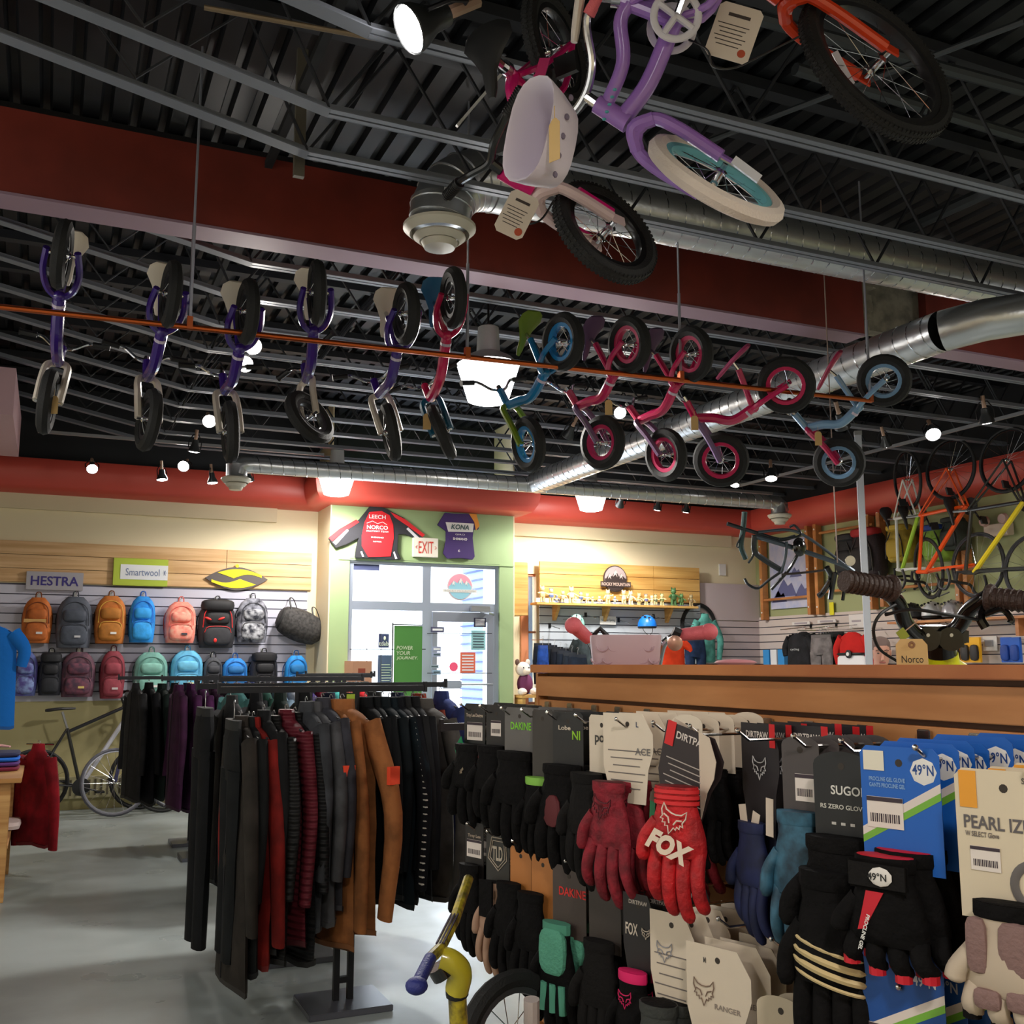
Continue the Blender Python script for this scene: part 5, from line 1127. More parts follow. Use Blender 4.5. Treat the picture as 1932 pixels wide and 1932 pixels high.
def product(label, x, Y, z, card, gl=None, texts=(), marks=(), group=None, yaw=-.32, roll=0, sticker=None, stripe=None, name='bike_glove', cat='glove', lines=0, lean=0):
    """a glove on its card hanging on a hook rod at (x, Y, z)"""
    T = thing(name, label, cat, (x, Y, z), group)
    ux = V((-math.sin(yaw), -math.cos(yaw), 0)); up = V((0, 0, 1)); nn = ux.cross(up)
    uxr = ux*math.cos(roll)+up*math.sin(roll); upr = up*math.cos(roll)-ux*math.sin(roll)
    w, h, col, kind = card; o = V((x, Y, z))+upr*.024
    c = MB().prism(cardpoly(w, h, kind), o-nn*.0006, uxr, upr, .0012).build('hang_card', mat(col, .5) if not isinstance(col, bpy.types.Material) else col, T, smooth=False)
    f = lambda dx, dz, dn=.0012: o+uxr*(dx*w)+upr*(-dz*h)+nn*dn
    MB().lathe([(.006, -.0009), (.006, .0009)], f(0, .024/h, 0), nn, 10).build('hook_hole', mat((60, 52, 46), .8), c)
    if stripe:
        a, b_, cc, dd = f(-.5, .80, .0010), f(.5, .40, .0010), f(.5, .34, .0010), f(-.5, .74, .0010)
        MB().add([a, b_, cc, dd], [(0, 1, 2, 3)]).build('green_stripe', mat((120, 180, 60), .5), c, smooth=False)
        a, b_, cc, dd = f(-.5, .74, .0010), f(.5, .34, .0010), f(.5, .27, .0010), f(-.5, .67, .0010)
        MB().add([a, b_, cc, dd], [(0, 1, 2, 3)]).build('white_stripe', mat((226, 214, 206), .5), c, smooth=False)
    for tx in texts:
        s_, dx, dz, tw_, th_, tc = tx[:6]
        text_mb(s_, f(dx, dz, .0016), uxr, upr, tw_*w, th_*h, .0, bold=.02).build('lettering', mat(tc, .5), c, smooth=False)
    if lines:
        mb = MB()
        for i in range(lines): mb.obox(f(-.03, .42+i*.5/lines, .0014), uxr, upr, nn, w*(.74-.1*(i % 3)), h*.012, .0004)
        mb.build('small_print', mat((190, 178, 170), .6) if sum(col) < 250 else mat((120, 110, 106), .6), c)
    for (s_, dx, dz, mc) in marks: foxmark(c, f(dx, dz), uxr, upr, s_, mat(mc, .5), .0011)
    if sticker:
        dx, dz, sw, sh = sticker; st = MB().obox(f(dx, dz, .0018), uxr, upr, nn, sw*w, sh*h, .0006).build('price_sticker', mat((232, 220, 212), .6), c)
        mb = MB()
        for i in range(14): mb.obox(f(dx+(-.4+.06*i)*sw, dz+sh*.18, .0024), uxr, upr, nn, sw*w*.02*(1+i % 2), sh*h*.28, .0003)
        mb.obox(f(dx, dz-sh*.42, .0024), uxr, upr, nn, sw*w, sh*h*.14, .0003); mb.build('barcode', mat((60, 46, 56), .6), st)
    G_ = None
    if gl:
        gl = dict(gl); dz = gl.pop('dz', .8); dn = gl.pop('dn', .022); dx = gl.pop('dx', 0)
        G_ = glove(T, o+uxr*(dx*w)-upr*(dz*h)+nn*dn, gl.pop('ux', None) or ux, **gl)
    return T, f, ux, up, nn
def stack(T, n, dx=.035, lab=None, grp=None, jit=.006, zj=.004, skip=()):
    for i in range(n):
        o = WL[T.name]; c = dup(T, o+V((dx*(i+1), random.uniform(-jit, jit), random.uniform(-zj, zj))))
        c['label'] = lab % ORD[i+1] if '%s' in lab else lab
        if grp: c['group'] = grp; 
blk = mat((18, 16, 17), .85, spec=.15, bump=.5, bscale=60, noise_=.3, scale=30); blk2 = mat((25, 23, 23), .8, spec=.15, bump=.3, bscale=90)
red = mat((206, 26, 34), .65, bump=.5, bscale=70, noise_=.22, scale=26); mar = mat((150, 26, 44), .75, bump=.5, bscale=60, noise_=.3, scale=30)
Z1, Z2 = 1.355, 1.0
T1 = -0.0
TIP = 1.245
# hooks, upper row then lower row
up_Y = [3.08, 2.92, 2.76, 2.62, 2.46, 2.30, 2.10, 1.94, 1.80, 1.64, 1.48, 1.36, 1.20, 1.00]
hn = ['script lettered black gloves', 'black gloves by the far counter end', 'grey carded gloves', 'green lettered gloves', 'black and maroon gloves', 'cream carded black gloves', 'dark red glove', 'small white cards', 'bright red glove', 'black and blue cards', 'clear packed blue gloves', 'black oval logo card', 'blue cards', 'cream cards at the picture edge']
for Y, n in zip(up_Y, hn): hookobj(Y, Z1+(.004 if Y > 1 else 0), 'upper row hook of the glove display holding the '+n)
lo_Y = [3.02, 2.86, 2.68, 2.52, 2.36, 2.2, 2.06, 1.90, 1.72, 1.56, 1.42, 1.26, 1.06]
ln = ['tan tagged black gloves', 'hexagon logo card', 'kraft card', 'second kraft card', 'mint glove', 'black glove with tan thumb', 'pink cuffed glove', 'white fox cards', 'wide white fox cards', 'patterned cards', 'hidden black gloves', 'dark blue cards', 'lowest cream card']
for Y, n in zip(lo_Y, ln): hookobj(Y, Z2+.004, 'lower row hook of the glove display holding the '+n)
GU = 'gloves on the upper hooks'; GLW = 'gloves on the lower hooks'
cr = (232, 216, 196)
# --- upper row, from the far end
T, f, ux, up, nn = product('black glove with cream script lettering at the far end of the counter', 1.235, 3.06, Z1, (.10, .17, (30, 28, 28), 'rect'), dict(L=.25, w=.16, m=blk, dz=.74, spread=.10, th=.024), texts=[('Troy Lee Designs', 0, .22, .8, .08, (200, 180, 160))], sticker=(.02, .50, .74, .32), group=GU)
text_mb('Troy Lee Designs', WL[T.name]+V((-.05, .02, -.20)), (0, -.82, .5), (0, .5, .82), .12, .016, .001).build('lettering', mat((214, 190, 160), .6), T, smooth=False)
MB().obox(WL[T.name]+V((-.03, .055, -.115)), V((0, .8, -.55)), V((1, 0, 0)), V((0, .55, .8)), .07, .002, .045).build('green_tag', mat((20, 140, 90), .6), T)
stack(T, 3, .05, '%s black glove with cream script at the far counter end', GU)
T, *_ = product('black glove with red edge on the second hook from the far counter end', 1.24, 2.90, Z1, (.09, .15, (34, 30, 30), 'rect'), dict(L=.24, w=.14, m=blk, dz=.80, th=.022), sticker=(0, .45, .5, .3), group=GU)
MB().tube([WL[T.name]+V((-.03, .055, -.12)), WL[T.name]+V((-.03, .06, -.24))], .006, 6).build('red_piping', mat((220, 30, 40), .5), T)
stack(T, 2, .06, '%s black glove with red edge beside the grey cards', GU)
T, *_ = product('black glove on a grey card with lime lettering', 1.235, 2.72, Z1, (.125, .15, (104, 100, 98), 'rect'), dict(L=.27, w=.17, m=blk, dz=.82, spread=.05, th=.024), texts=[('DAKINE', .05, .34, .68, .14, (130, 214, 50))], group=GU)
stack(T, 3, .05, '%s grey card glove from the tip of its hook', GU)
T, *_ = product('dark carded glove with a lime wrist flash', 1.24, 2.58, Z1, (.08, .19, (60, 54, 50), 'rect'), dict(L=.23, w=.11, m=blk, m2=mat((130, 190, 70), .6), cuff=mat((140, 200, 80), .6), dz=.95), group=GU)
stack(T, 2, .06, '%s dark carded glove with lime flash behind the front one', GU)
T, f, ux, up, nn = product('black glove with a large maroon palm patch', 1.235, 2.42, Z1, (.11, .16, (34, 32, 32), 'rect'), dict(L=.27, w=.17, m=blk, dz=.84, spread=.05, th=.024), texts=[('Lobe', -.1, .25, .4, .07, (226, 210, 190)), ('NI', .28, .36, .26, .14, (150, 206, 40))], group=GU)
MB().ell(WL[T.name]+V((-.045, .005, -.22)), .045, .012, .042, (V((0, -1, 0)), V((-1, 0, 0)), V((0, 0, 1))), 14, 6, p=.8).build('maroon_patch', mat((96, 30, 36), .7), T)
MB().prism([(0, 0), (.035, -.01), (.03, -.05), (.01, -.045)], WL[T.name]+V((-.03, .0, -.11)), (0, -1, 0), (0, 0, 1), .002).build('red_tag', mat((190, 36, 40), .6), T)
stack(T, 3, .05, '%s black glove behind the maroon patched one', GU)
T, *_ = product('plain black glove on a cream card lettered poc', 1.235, 2.24, Z1+.0, (.10, .20, cr, 'rect'), dict(L=.27, w=.14, m=blk2, dz=.70, dx=-.25, dn=.03, th=.024), texts=[('poc', 0, .30, .52, .12, (60, 56, 54))], group=GU, yaw=-.15)
stack(T, 4, .045, '%s cream card behind the one lettered poc', GU)
# cream fox cards with the dark red glove
T, f, ux, up, nn = product('dark red glove with a fox head mark hanging on cream cards', 1.225, 2.10, Z1+.01, (.15, .20, cr, 'fox'), dict(L=.27, w=.125, m=mar, dz=.78, dx=-.22, dn=.03, inner=mat((90, 14, 24), .8), spread=.12, curl=.03), texts=[('L', .20, .12, .05, .06, (60, 70, 100)), ('ACE', .30, .42, .30, .08, (130, 124, 120))], lines=6, group=GU)
mu = V((.315, -.95, 0)); mn_ = mu.cross(V((0, 0, 1)))
foxmark(T, WL[T.name]+mu*-.033+mn_*.056+V((0, 0, -.185)), mu*.96+V((0, 0, -.2)), mu*.2+V((0, 0, .96)), .026, mat((90, 22, 34), .6), .0018)
MB().obox(WL[T.name]+V((-.01, .095, -.26)), V((0, 1, 0)), V((1, 0, 0)), V((0, 0, 1)), .02, .002, .15).build('orange_card', mat((224, 120, 50), .6), T)
stack(T, 5, .045, '%s cream fox card counted back from the dark red glove', GU)
T, *_ = product('small cream cards with a rounded top beside the dark red glove', 1.30, 1.97, Z1+.012, (.085, .13, cr, 'round'), dict(L=.2, w=.09, m=blk, dz=.95), group=GU, texts=[('E', -.1, .4, .12, .12, (150, 140, 130))])
stack(T, 4, .04, '%s rounded cream card on the crowded hook', GU)
# bright red glove
bk_ = (52, 34, 36)
T, f, ux, up, nn = product('bright red glove with white fox head and lettering reading FOX', 1.205, 1.80, Z1-.012, (.155, .17, (46, 34, 36), 'fox'), None, texts=[('DIRTPAW', -.02, .12, .56, .09, (226, 214, 206))], lines=7, group=GU, roll=-.26)
c0 = WL[T.name]
MB().prism([(x*1.04, y*1.03+.002) for x, y in cardpoly(.155, .17, 'fox')], V(c0)+V((.004, 0, .024)), V((0, -math.cos(-.26), math.sin(-.26))), V((0, -math.sin(.26), math.cos(.26))), .001).build('cream_border', mat((226, 206, 186), .6), T, smooth=False)
MB().obox(f(-.40, .13, .002), (f(1, 0)-f(0, 0)).normalized(), (f(0, 0)-f(0, 1)).normalized(), nn, .022, .05, .0008).build('red_corner', mat((220, 26, 30), .5), T)
go = V((c0[0]-.045, c0[1]+.0, c0[2]-.085))
ru = V((.50, -.866, 0)); rn = ru.cross(V((0, 0, 1))); rz = V((0, 0, 1))
gb = glove(T, go, ru, .255, .122, red, full=True, curl=.03, th=.022, spread=.02, inner=mat((120, 10, 16), .8), mirror=1)
mb = MB()
for k in range(3): mb.loft([[go+rn*(.0265*math.sin(2*pi*j/16))+ru*(.049*math.cos(2*pi*j/16))+rz*(-.006-.011*k+q) for j in range(16)] for q in (.0035, -.0035)])
mb.build('wrist_rib', mat((226, 40, 46), .6), T)
foxmark(T, go+rn*.029+ru*.004+rz*-.060, ru*.95-rz*.3, ru*.3+rz*.95, .027, mat((240, 222, 206), .5), .0016)
text_mb('FOX', go+rn*.034+ru*-.002+rz*-.110, ru*.93-rz*.36, ru*.36+rz*.93, .100, .042, .0, shear=.25, bold=.06).build('lettering', mat((238, 216, 196), .5), T, smooth=False)
MB().obox(go+V((-.02, .062, -.075)), V((0, 1, .1)).normalized(), V((1, 0, 0)), V((0, -.1, 1)).normalized(), .02, .0015, .085).build('green_tag', mat((30, 110, 70), .6), T)
def dirt(lab, x, Y, z, n, gm, yaw=0, lab2=None):
    T, f, ux, up, nn = product(lab, x, Y, z, (.125, .215, (40, 36, 40), 'fox'), dict(L=.22, w=.10, m=gm, dz=.88, dn=.025), texts=[('DIRTPAW', -.05, .10, .6, .06, (226, 214, 206))], marks=[(.022, 0, .40, (200, 196, 196))], group=GU, yaw=yaw)
    MB().obox(f(.36, .10, .002), ux, up, nn, .018, .045, .0008).build('red_corner', mat((214, 26, 34), .5), T)
    stack(T, n, .038, lab2, GU)
dirt('black fox card with a navy glove right beside the bright red glove', 1.29, 1.70, Z1+.006, 3, mat((26, 36, 84), .7, noise_=.3, scale=20), .05, '%s black fox card counted back from the navy glove')
dirt('black card with a blue glove and a white tab behind the clear packs', 1.33, 1.60, Z1+.006, 3, mat((30, 44, 100), .7), 0, '%s black fox card behind the blue glove with white tab')
for dy, dz_, r_ in ((-.01, -.17, .3), (.02, -.16, -.15), (-.06, -.14, .05)):
    o = MB().obox((1.262, 1.70+dy, Z1+dz_), V((0, math.cos(r_), math.sin(r_))), V((1, 0, 0)), V((0, -math.sin(r_), math.cos(r_))), .022, .001, .07).build('loose_size_tag', mat((226, 208, 190), .6))
    tag(o, {-.01: 'slanted cream size tag over the navy glove', .02: 'cream size tag crossing the slanted one over the navy glove', -.06: 'cream size tag hanging between navy glove and clear pack'}[dy], 'tag')
# clear packed camo blue gloves
cb = mat((60, 110, 136), .6, noise_=.5, scale=22, c2=(26, 50, 66))
T, *_ = product('camouflage blue glove in a clear narrow pack', 1.225, 1.50, Z1-.004, (.075, .26, mat((70, 60, 62), .2, alpha=.75), 'round') if False else (.075, .26, (74, 66, 66), 'round'), dict(L=.26, w=.10, m=cb, dz=.50, dn=.02, spread=.05), sticker=(.1, .34, .5, .18), group=GU)
stack(T, 4, .04, '%s camouflage blue glove back from the front of its hook', GU)
T, *_ = product('black card with a white oval mark and lettering SUGOI', 1.215, 1.385, Z1-.022, (.105, .15, (26, 26, 28), 'round'), dict(L=.26, w=.15, m=blk, dz=.92, spread=.08, th=.024), texts=[('SUGOI', .08, .42, .55, .10, (226, 222, 214)), ('RS ZERO GLOVE', 0, .60, .78, .05, (214, 210, 200)), ('- - -', 0, .78, .4, .03, (200, 196, 190))], group=GU)
MB().lathe([(.011, 0), (.011, .001)], WL[T.name]+V((-.002, .034, -.035)), (-1, 0, 0), 16).build('oval_mark', mat((226, 222, 214), .5), T)
stack(T, 3, .05, '%s black oval topped card behind the SUGOI one', GU)
# blue cards
blue = (20, 96, 190)
gB = dict(L=.235, w=.125, m=blk, dz=.88, dx=-.12, dn=.028, full=False, inner=mat((206, 24, 44), .6), spread=.08, th=.024)
T, f, ux, up, nn = product('front blue card of the row with a black fingerless glove and red lining', 1.20, 1.24, Z1-.004, (.128, .185, blue, 'rect'), gB, texts=[('49°N', .30, .17, .26, .09, (30, 70, 140)), ('PROCLINE GEL GLOVE', -.16, .27, .46, .035, (140, 180, 226)), ('GANTS PROCLINE GEL', -.16, .32, .46, .035, (140, 180, 226)), ('GEL', -.1, .86, .12, .06, (225, 225, 230)), ('LYCRA', .1, .87, .14, .04, (150, 190, 230))], sticker=(-.20, .54, .46, .25), stripe=1, group=GU)
c0 = WL[T.name]
MB().ell(f(.30, .185, .0006), .021, .0009, .020, (ux, nn, up), 14, 4).build('white_patch', mat((232, 228, 224), .5), T)
MB().obox(f(-.32, .12, .0016), ux, up, nn, .034, .03, .0006).build('cream_corner', mat((232, 224, 206), .6), T)
g0 = V(f(-.12, .88, .028)); 
MB().obox(g0+nn*.026+up*(-.022), ux, up, nn, .098, .042, .008).build('wrist_strap', blk2, T, bevel=.004)
MB().ell(g0+nn*.032+up*(-.022)+ux*.008, .019, .0022, .014, (ux, nn, up), 14, 5).build('oval_patch', mat((232, 226, 220), .5), T)
text_mb('49°N', g0+nn*.0335+up*(-.022)+ux*.004, ux, up, .030, .011, .001, bold=.02).build('patch_lettering', mat((26, 26, 28), .5), T, smooth=False)
MB().prism([(-.006, .0), (.022, .0), (-.010, -.055), (-.022, -.058), (-.014, -.03)], g0+nn*.0275+up*(-.045)+ux*-.012, ux, up, .0015).build('red_panel', mat((206, 24, 44), .6), T)
text_mb('PROCLINE GEL', g0+nn*.0315+up*(-.105)+ux*-.022, (up*-.95-ux*.3).normalized(), (ux*.95-up*.3).normalized(), .055, .006, .001, bold=.03).build('side_lettering', WHT, T, smooth=False)
T, f, ux, up, nn = product('second blue card of the row, lapped by the front one', 1.235, 1.235, Z1+.002, (.128, .185, blue, 'rect'), gB, texts=[('49°N', .30, .17, .26, .09, (30, 70, 140))], stripe=1, group=GU)
MB().ell(f(.30, .185, .0006), .021, .0009, .020, (ux, nn, up), 14, 4).build('white_patch', mat((232, 228, 224), .5), T)
stack(T, 7, .036, '%s of the blue cards stacked along the counter behind the front one', GU, jit=.012, zj=.008)
# cream cards at the edge
gP = dict(L=.22, w=.12, m=mat((196, 178, 158), .7), dz=.86, dx=.05, dn=.028, full=False, inner=blk, th=.02, spread=.06, cuff=blk)
T, f, ux, up, nn = product('front cream card lettered PEARL IZUMI with a grey palmed glove', 1.20, 1.05, Z1-.022, (.135, .20, (220, 204, 178), 'rect'), gP, texts=[('PEARL IZUMI', .0, .36, .84, .09, (96, 90, 92)), ('W SELECT Glove', -.24, .44, .34, .035, (110, 100, 96)), ('S', .2, .06, .03, .04, (90, 84, 80))], sticker=(-.22, .60, .30, .16), group=GU)
MB().obox(f(-.36, .14, .0016), ux, up, nn, .024, .05, .0006).build('orange_corner', mat((236, 160, 50), .6), T)
MB().torus(f(.26, .74, .002), nn, .028, .006, 28, 6, flat=.2).build('ring_print', mat((104, 98, 96), .6), T)
g0 = V(f(.05, .86, .028))
pad = mat((134, 104, 100), .7, bump=.3, bscale=120); 
for dx_, dz_, rx_, rz_ in ((-.036, -.052, .014, .036), (.016, -.050, .024, .034), (-.026, -.118, .018, .013), (.022, -.114, .024, .013)):
    MB().ell(g0+ux*dx_+up*dz_+nn*.018, rx_, .006, rz_, (ux, nn, up), 14, 6, p=.5).build('palm_pad', pad, T)
stack(T, 4, .055, '%s cream card behind the PEARL IZUMI one', GU, jit=.004)
# --- lower row
T, *_ = product('black glove with a tan tag low at the far counter end', 1.22, 3.02, Z2, (.085, .17, (34, 30, 30), 'rect'), dict(L=.26, w=.11, m=blk, dz=.72), sticker=(0, .45, .8, .3), group=GLW, texts=[('Troy Lee', 0, .24, .7, .07, (190, 170, 150))])
stack(T, 3, .05, '%s tan tagged glove low at the far counter end', GLW)
T, f, ux, up, nn = product('beige and black glove on a card with a hexagonal crest', 1.22, 2.84, Z2+.0, (.10, .19, (52, 50, 48), 'rect'), dict(L=.26, w=.10, m=mat((176, 140, 118), .75), dz=.74, spread=.12, inner=blk), group=GLW)
mb = MB()
for k in (1, .8): mb.tube([f(.40*k*x, .34+.24*k*y, .002) for x, y in ((-.6, -1), (.9, -1), (1, .3), (.1, 1), (-1, .3))], .0014, 5, closed=True)
mb.build('hexagon_crest', mat((200, 184, 166), .5), T); text_mb('TLD', f(0, .33, .002), ux, up, .045, .04, .0, bold=.03).build('lettering', mat((190, 176, 158), .5), T, smooth=False)
MB().obox(f(.0, .95, .045), ux, up, nn, .055, .10, .006).build('black_inset', blk, T)
stack(T, 2, .05, '%s card with a hexagonal crest behind the beige glove', GLW)
for Y, lab in ((2.68, 'black glove over the first kraft backing card'), (2.54, 'black glove over the second kraft backing card')):
    T, *_ = product(lab, 1.22, Y, Z2-.02, (.085, .27, (190, 120, 60), 'rect'), dict(L=.27, w=.12, m=blk, dz=.36, dx=-.3, spread=.1), group=GLW); stack(T, 2, .06, '%s copy behind the '+lab.replace('black glove over the ', ''), GLW)
T, *_ = product('black and mint knit glove hanging low on the display', 1.215, 2.38, Z2-.02, (.115, .17, (74, 62, 58), 'rect'), dict(L=.28, w=.12, m=blk, m2=blk, dz=.80, dx=-.2, spread=.15, cuff=mat((80, 150, 126), .8)), texts=[('DAKINE', .1, .36, .8, .12, (220, 44, 40))], group=GLW)
mu2 = V((.315, -.95, 0)); mc_ = WL[T.name]+mu2*-.023+mu2.cross(V((0, 0, 1)))*.036+V((0, 0, -.115))
MB().ell(mc_+V((0, 0, -.06)), .045, .012, .055, (mu2, mu2.cross(V((0, 0, 1))), V((0, 0, 1))), 14, 8, p=.6).build('mint_back', mat((92, 166, 140), .85, bump=.5, bscale=120), T)
for k in range(3): MB().tube([mc_+mu2*(-.03+.03*k)+V((0, 0, -.135)), mc_+mu2*(-.034+.034*k)+V((0, 0, -.20))], .010, 8).build('mint_finger_panel', mat((92, 166, 140), .85), T)
stack(T, 3, .05, '%s brown card with red lettering behind the mint glove', GLW)
T, *_ = product('black glove with an orange thumb patch beside the mint glove', 1.215, 2.20, Z2-.03, (.10, .15, (60, 52, 48), 'rect'), dict(L=.27, w=.12, m=blk2, dz=.82), group=GLW)
stack(T, 2, .06, '%s black glove behind the orange thumbed one', GLW)
T, f, ux, up, nn = product('black glove with a bright pink cuff on a FOX card', 1.21, 2.04, Z2-.02, (.088, .18, (36, 32, 34), 'fox'), dict(L=.24, w=.10, m=blk, dz=.88, cuff=mat((240, 30, 110), .6), inner=mat((226, 26, 100), .6)), texts=[('FOX', -.22, .42, .40, .14, (220, 206, 190)), ('DIRTPAW', 0, .1, .6, .05, (200, 190, 180))], marks=[(.011, .25, .44, (220, 206, 190))], group=GLW)
foxmark(T, f(0, .88, .028)+up*-.05+nn*.02, ux, up, .018, mat((220, 30, 100), .5), .0012)
stack(T, 3, .05, '%s black fox card behind the pink cuffed glove', GLW)
wf = (222, 206, 186)
T, f, ux, up, nn = product('grey black glove on the first white card with a pale fox outline', 1.205, 1.90, Z2-.03, (.115, .20, wf, 'fox'), dict(L=.25, w=.115, m=mat((58, 60, 58), .8, bump=.4, bscale=60), dz=.86, dn=.035, dx=-.08, inner=blk, th=.028), marks=[(.020, -.16, .40, (150, 150, 160))], lines=5, group=GLW)
stack(T, 5, .045, '%s white fox card along the hook of the grey black glove', GLW)
T, f, ux, up, nn = product('dark glove on the large white card with a fox outline', 1.205, 1.74, Z2-.06, (.15, .20, wf, 'fox'), dict(L=.24, w=.12, m=blk2, dz=.80, dn=.035, dx=-.05, th=.026), marks=[(.024, -.22, .44, (130, 104, 90))], texts=[('RANGER', .14, .54, .4, .05, (150, 136, 126)), ('M', -.2, .14, .04, .05, (90, 84, 80))], group=GLW)
stack(T, 6, .042, '%s white fox card along the hook of the dark glove', GLW)
T, *_ = product('card with a skull pattern in olive and cream', 1.21, 1.56, Z2-.10, (.10, .10, (200, 184, 160), 'round'), dict(L=.2, w=.1, m=mat((120, 120, 90), .7, noise_=.6, scale=40, c2=(40, 40, 36)), dz=.8), group=GLW)
stack(T, 4, .04, '%s patterned olive card back from the front of its hook', GLW)
T, *_ = product('long black glove with cream reflective bands in front of the blue cards', 1.195, 1.385, Z1-.20, (.03, .05, (30, 30, 32), 'rect'), dict(L=.33, w=.135, m=blk, dz=.2, th=.03, spread=.03), group=GLW)
mb = MB()
gu = V((.315, -.95, 0)); gn = gu.cross(V((0, 0, 1)))
for k in range(4): mb.tube([WL[T.name]+gu*(.064*math.cos(a_))+gn*(.022+.034*math.sin(a_))+V((0, 0, -.10-.017*k-.012*math.cos(a_))) for a_ in [pi*(.06+.88*i/12) for i in range(13)]], .0055 if k in (1, 2) else .003, 5, flat=1)
mb.build('reflective_band', mat((214, 190, 140), .5), T)
T, f, ux, up, nn = product('front dark blue card of the lower row', 1.20, 1.26, Z2+.05, (.135, .185, (16, 74, 150), 'rect'), dict(gB), texts=[('49°N', .28, .20, .26, .09, (200, 200, 206))], stripe=1, sticker=(-.2, .75, .44, .28), group=GLW)
stack(T, 6, .042, '%s of the dark blue cards in the lower row', GLW, jit=.01, zj=.012)
T, *_ = product('cream card with an orange corner low at the picture corner', 1.20, 1.03, Z2-.03, (.135, .20, (214, 196, 166), 'rect'), None, group=GLW)
MB().obox(WL[T.name]+V((-.002, .045, .0)), V((0, 1, 0)), V((1, 0, 0)), V((0, 0, 1)), .03, .001, .045).build('orange_corner', mat((236, 160, 50), .6), T)
# red and blue shirts glimpsed beyond the counter end
garment('bright red shirt glimpsed below the script lettered gloves', 1.62, 3.9, 1.24, .60, (216, 30, 36), kind='shirt', w=.2, sl=.3, ax=(.5, 1, 0))
garment('bright blue shirt glimpsed beside the red one under the gloves', 1.80, 4.0, 1.24, .55, (20, 90, 190), kind='shirt', w=.2, sl=.3, ax=(.5, 1, 0))
rack('low rack holding the red and blue shirts past the counter end', 1.45, 2.5, 3.95, 1.24, 2.1)
for k in range(6): garment('%s green and black top on the low rack past the counter end' % ORD[k], 1.95+k*.08, 3.98, 1.27, .5, [(40, 60, 36), (30, 30, 32), (110, 170, 70), (40, 44, 46), (60, 90, 160), (30, 30, 30)][k], kind='top', w=.2, sl=.3, group='tops on the low rack', cat='top')
# little yellow balance bicycle in front of the display
t = thing('balance_bicycle', 'yellow balance bicycle with blue grip standing by the gloves', 'bicycle', (.86, 2.15, 0))
yl = mat((206, 186, 40), .35, coat=.4, noise_=.5, scale=30, c2=(90, 80, 40)); bg = mat((44, 52, 130), .5, bump=.3, bscale=200)
b0, b1 = P(786, 1860, d=2.15), P(812, 1808, d=2.25); c1_, c2_ = P(830, 1790, d=2.3), P(858, 1735, d=2.45)
MB().tube([b0, b1], .014, 12).ell(b0, .024, .024, .018, n=14).build('grip', bg, t)
MB().tube([b1, c1_, c2_, c2_+V((.09, .14, .06))], .013, 10).build('handlebar', yl, t)
mb = MB()
for k in (-1, 0, 1): mb.tube([c1_+CU*.012+CR*.008*k, c2_+CU*.014+CR*.008*k], .0022, 5)
mb.build('bar_stripes', mat((56, 40, 70), .5), t)
h0 = P(862, 1868, d=2.32); h1 = P(868, 1980, d=2.34)
MB().bez([P(832, 1808, d=2.3), P(852, 1815, d=2.3), P(868, 1835, d=2.31), h0], .027, 12, 5).build('stem', mat((206, 190, 50), .3, coat=.4), t)
MB().tube([P(826, 1822, d=2.3), P(838, 1842, d=2.3)], .026, 12).build('bar_clamp', GLOSSBLK, t)
MB().tube([h0, h0.lerp(h1, .08)], .026, 12).build('headset', BLK, t)
MB().tube([h0.lerp(h1, .08), h1], .021, 12).build('head_tube', yl, t)
w0 = V((1.02, 2.24, .16)); w0 = P(968, 1965, d=2.5); rr = .16
wheel(t, V((w0.x, w0.y, w0.z)), (.25, -1, .05), .165, .045, RUB, mat((60, 60, 64), .4), ns=14)
ff = V((w0.x, w0.y, w0.z)); MB().tube([h1, h1+V((.02, 0, -.2))], .018, 8).build('fork', yl, t)
MB().tube([P(1003, 1885, d=2.42), P(1003, 1960, d=2.42)], .019, 10).build('white_frame_tube', mat((206, 190, 186), .4), t)
MB().tube([h1, V((ff.x-.1, ff.y, .2))], .018, 8).build('frame_tube', yl, t)
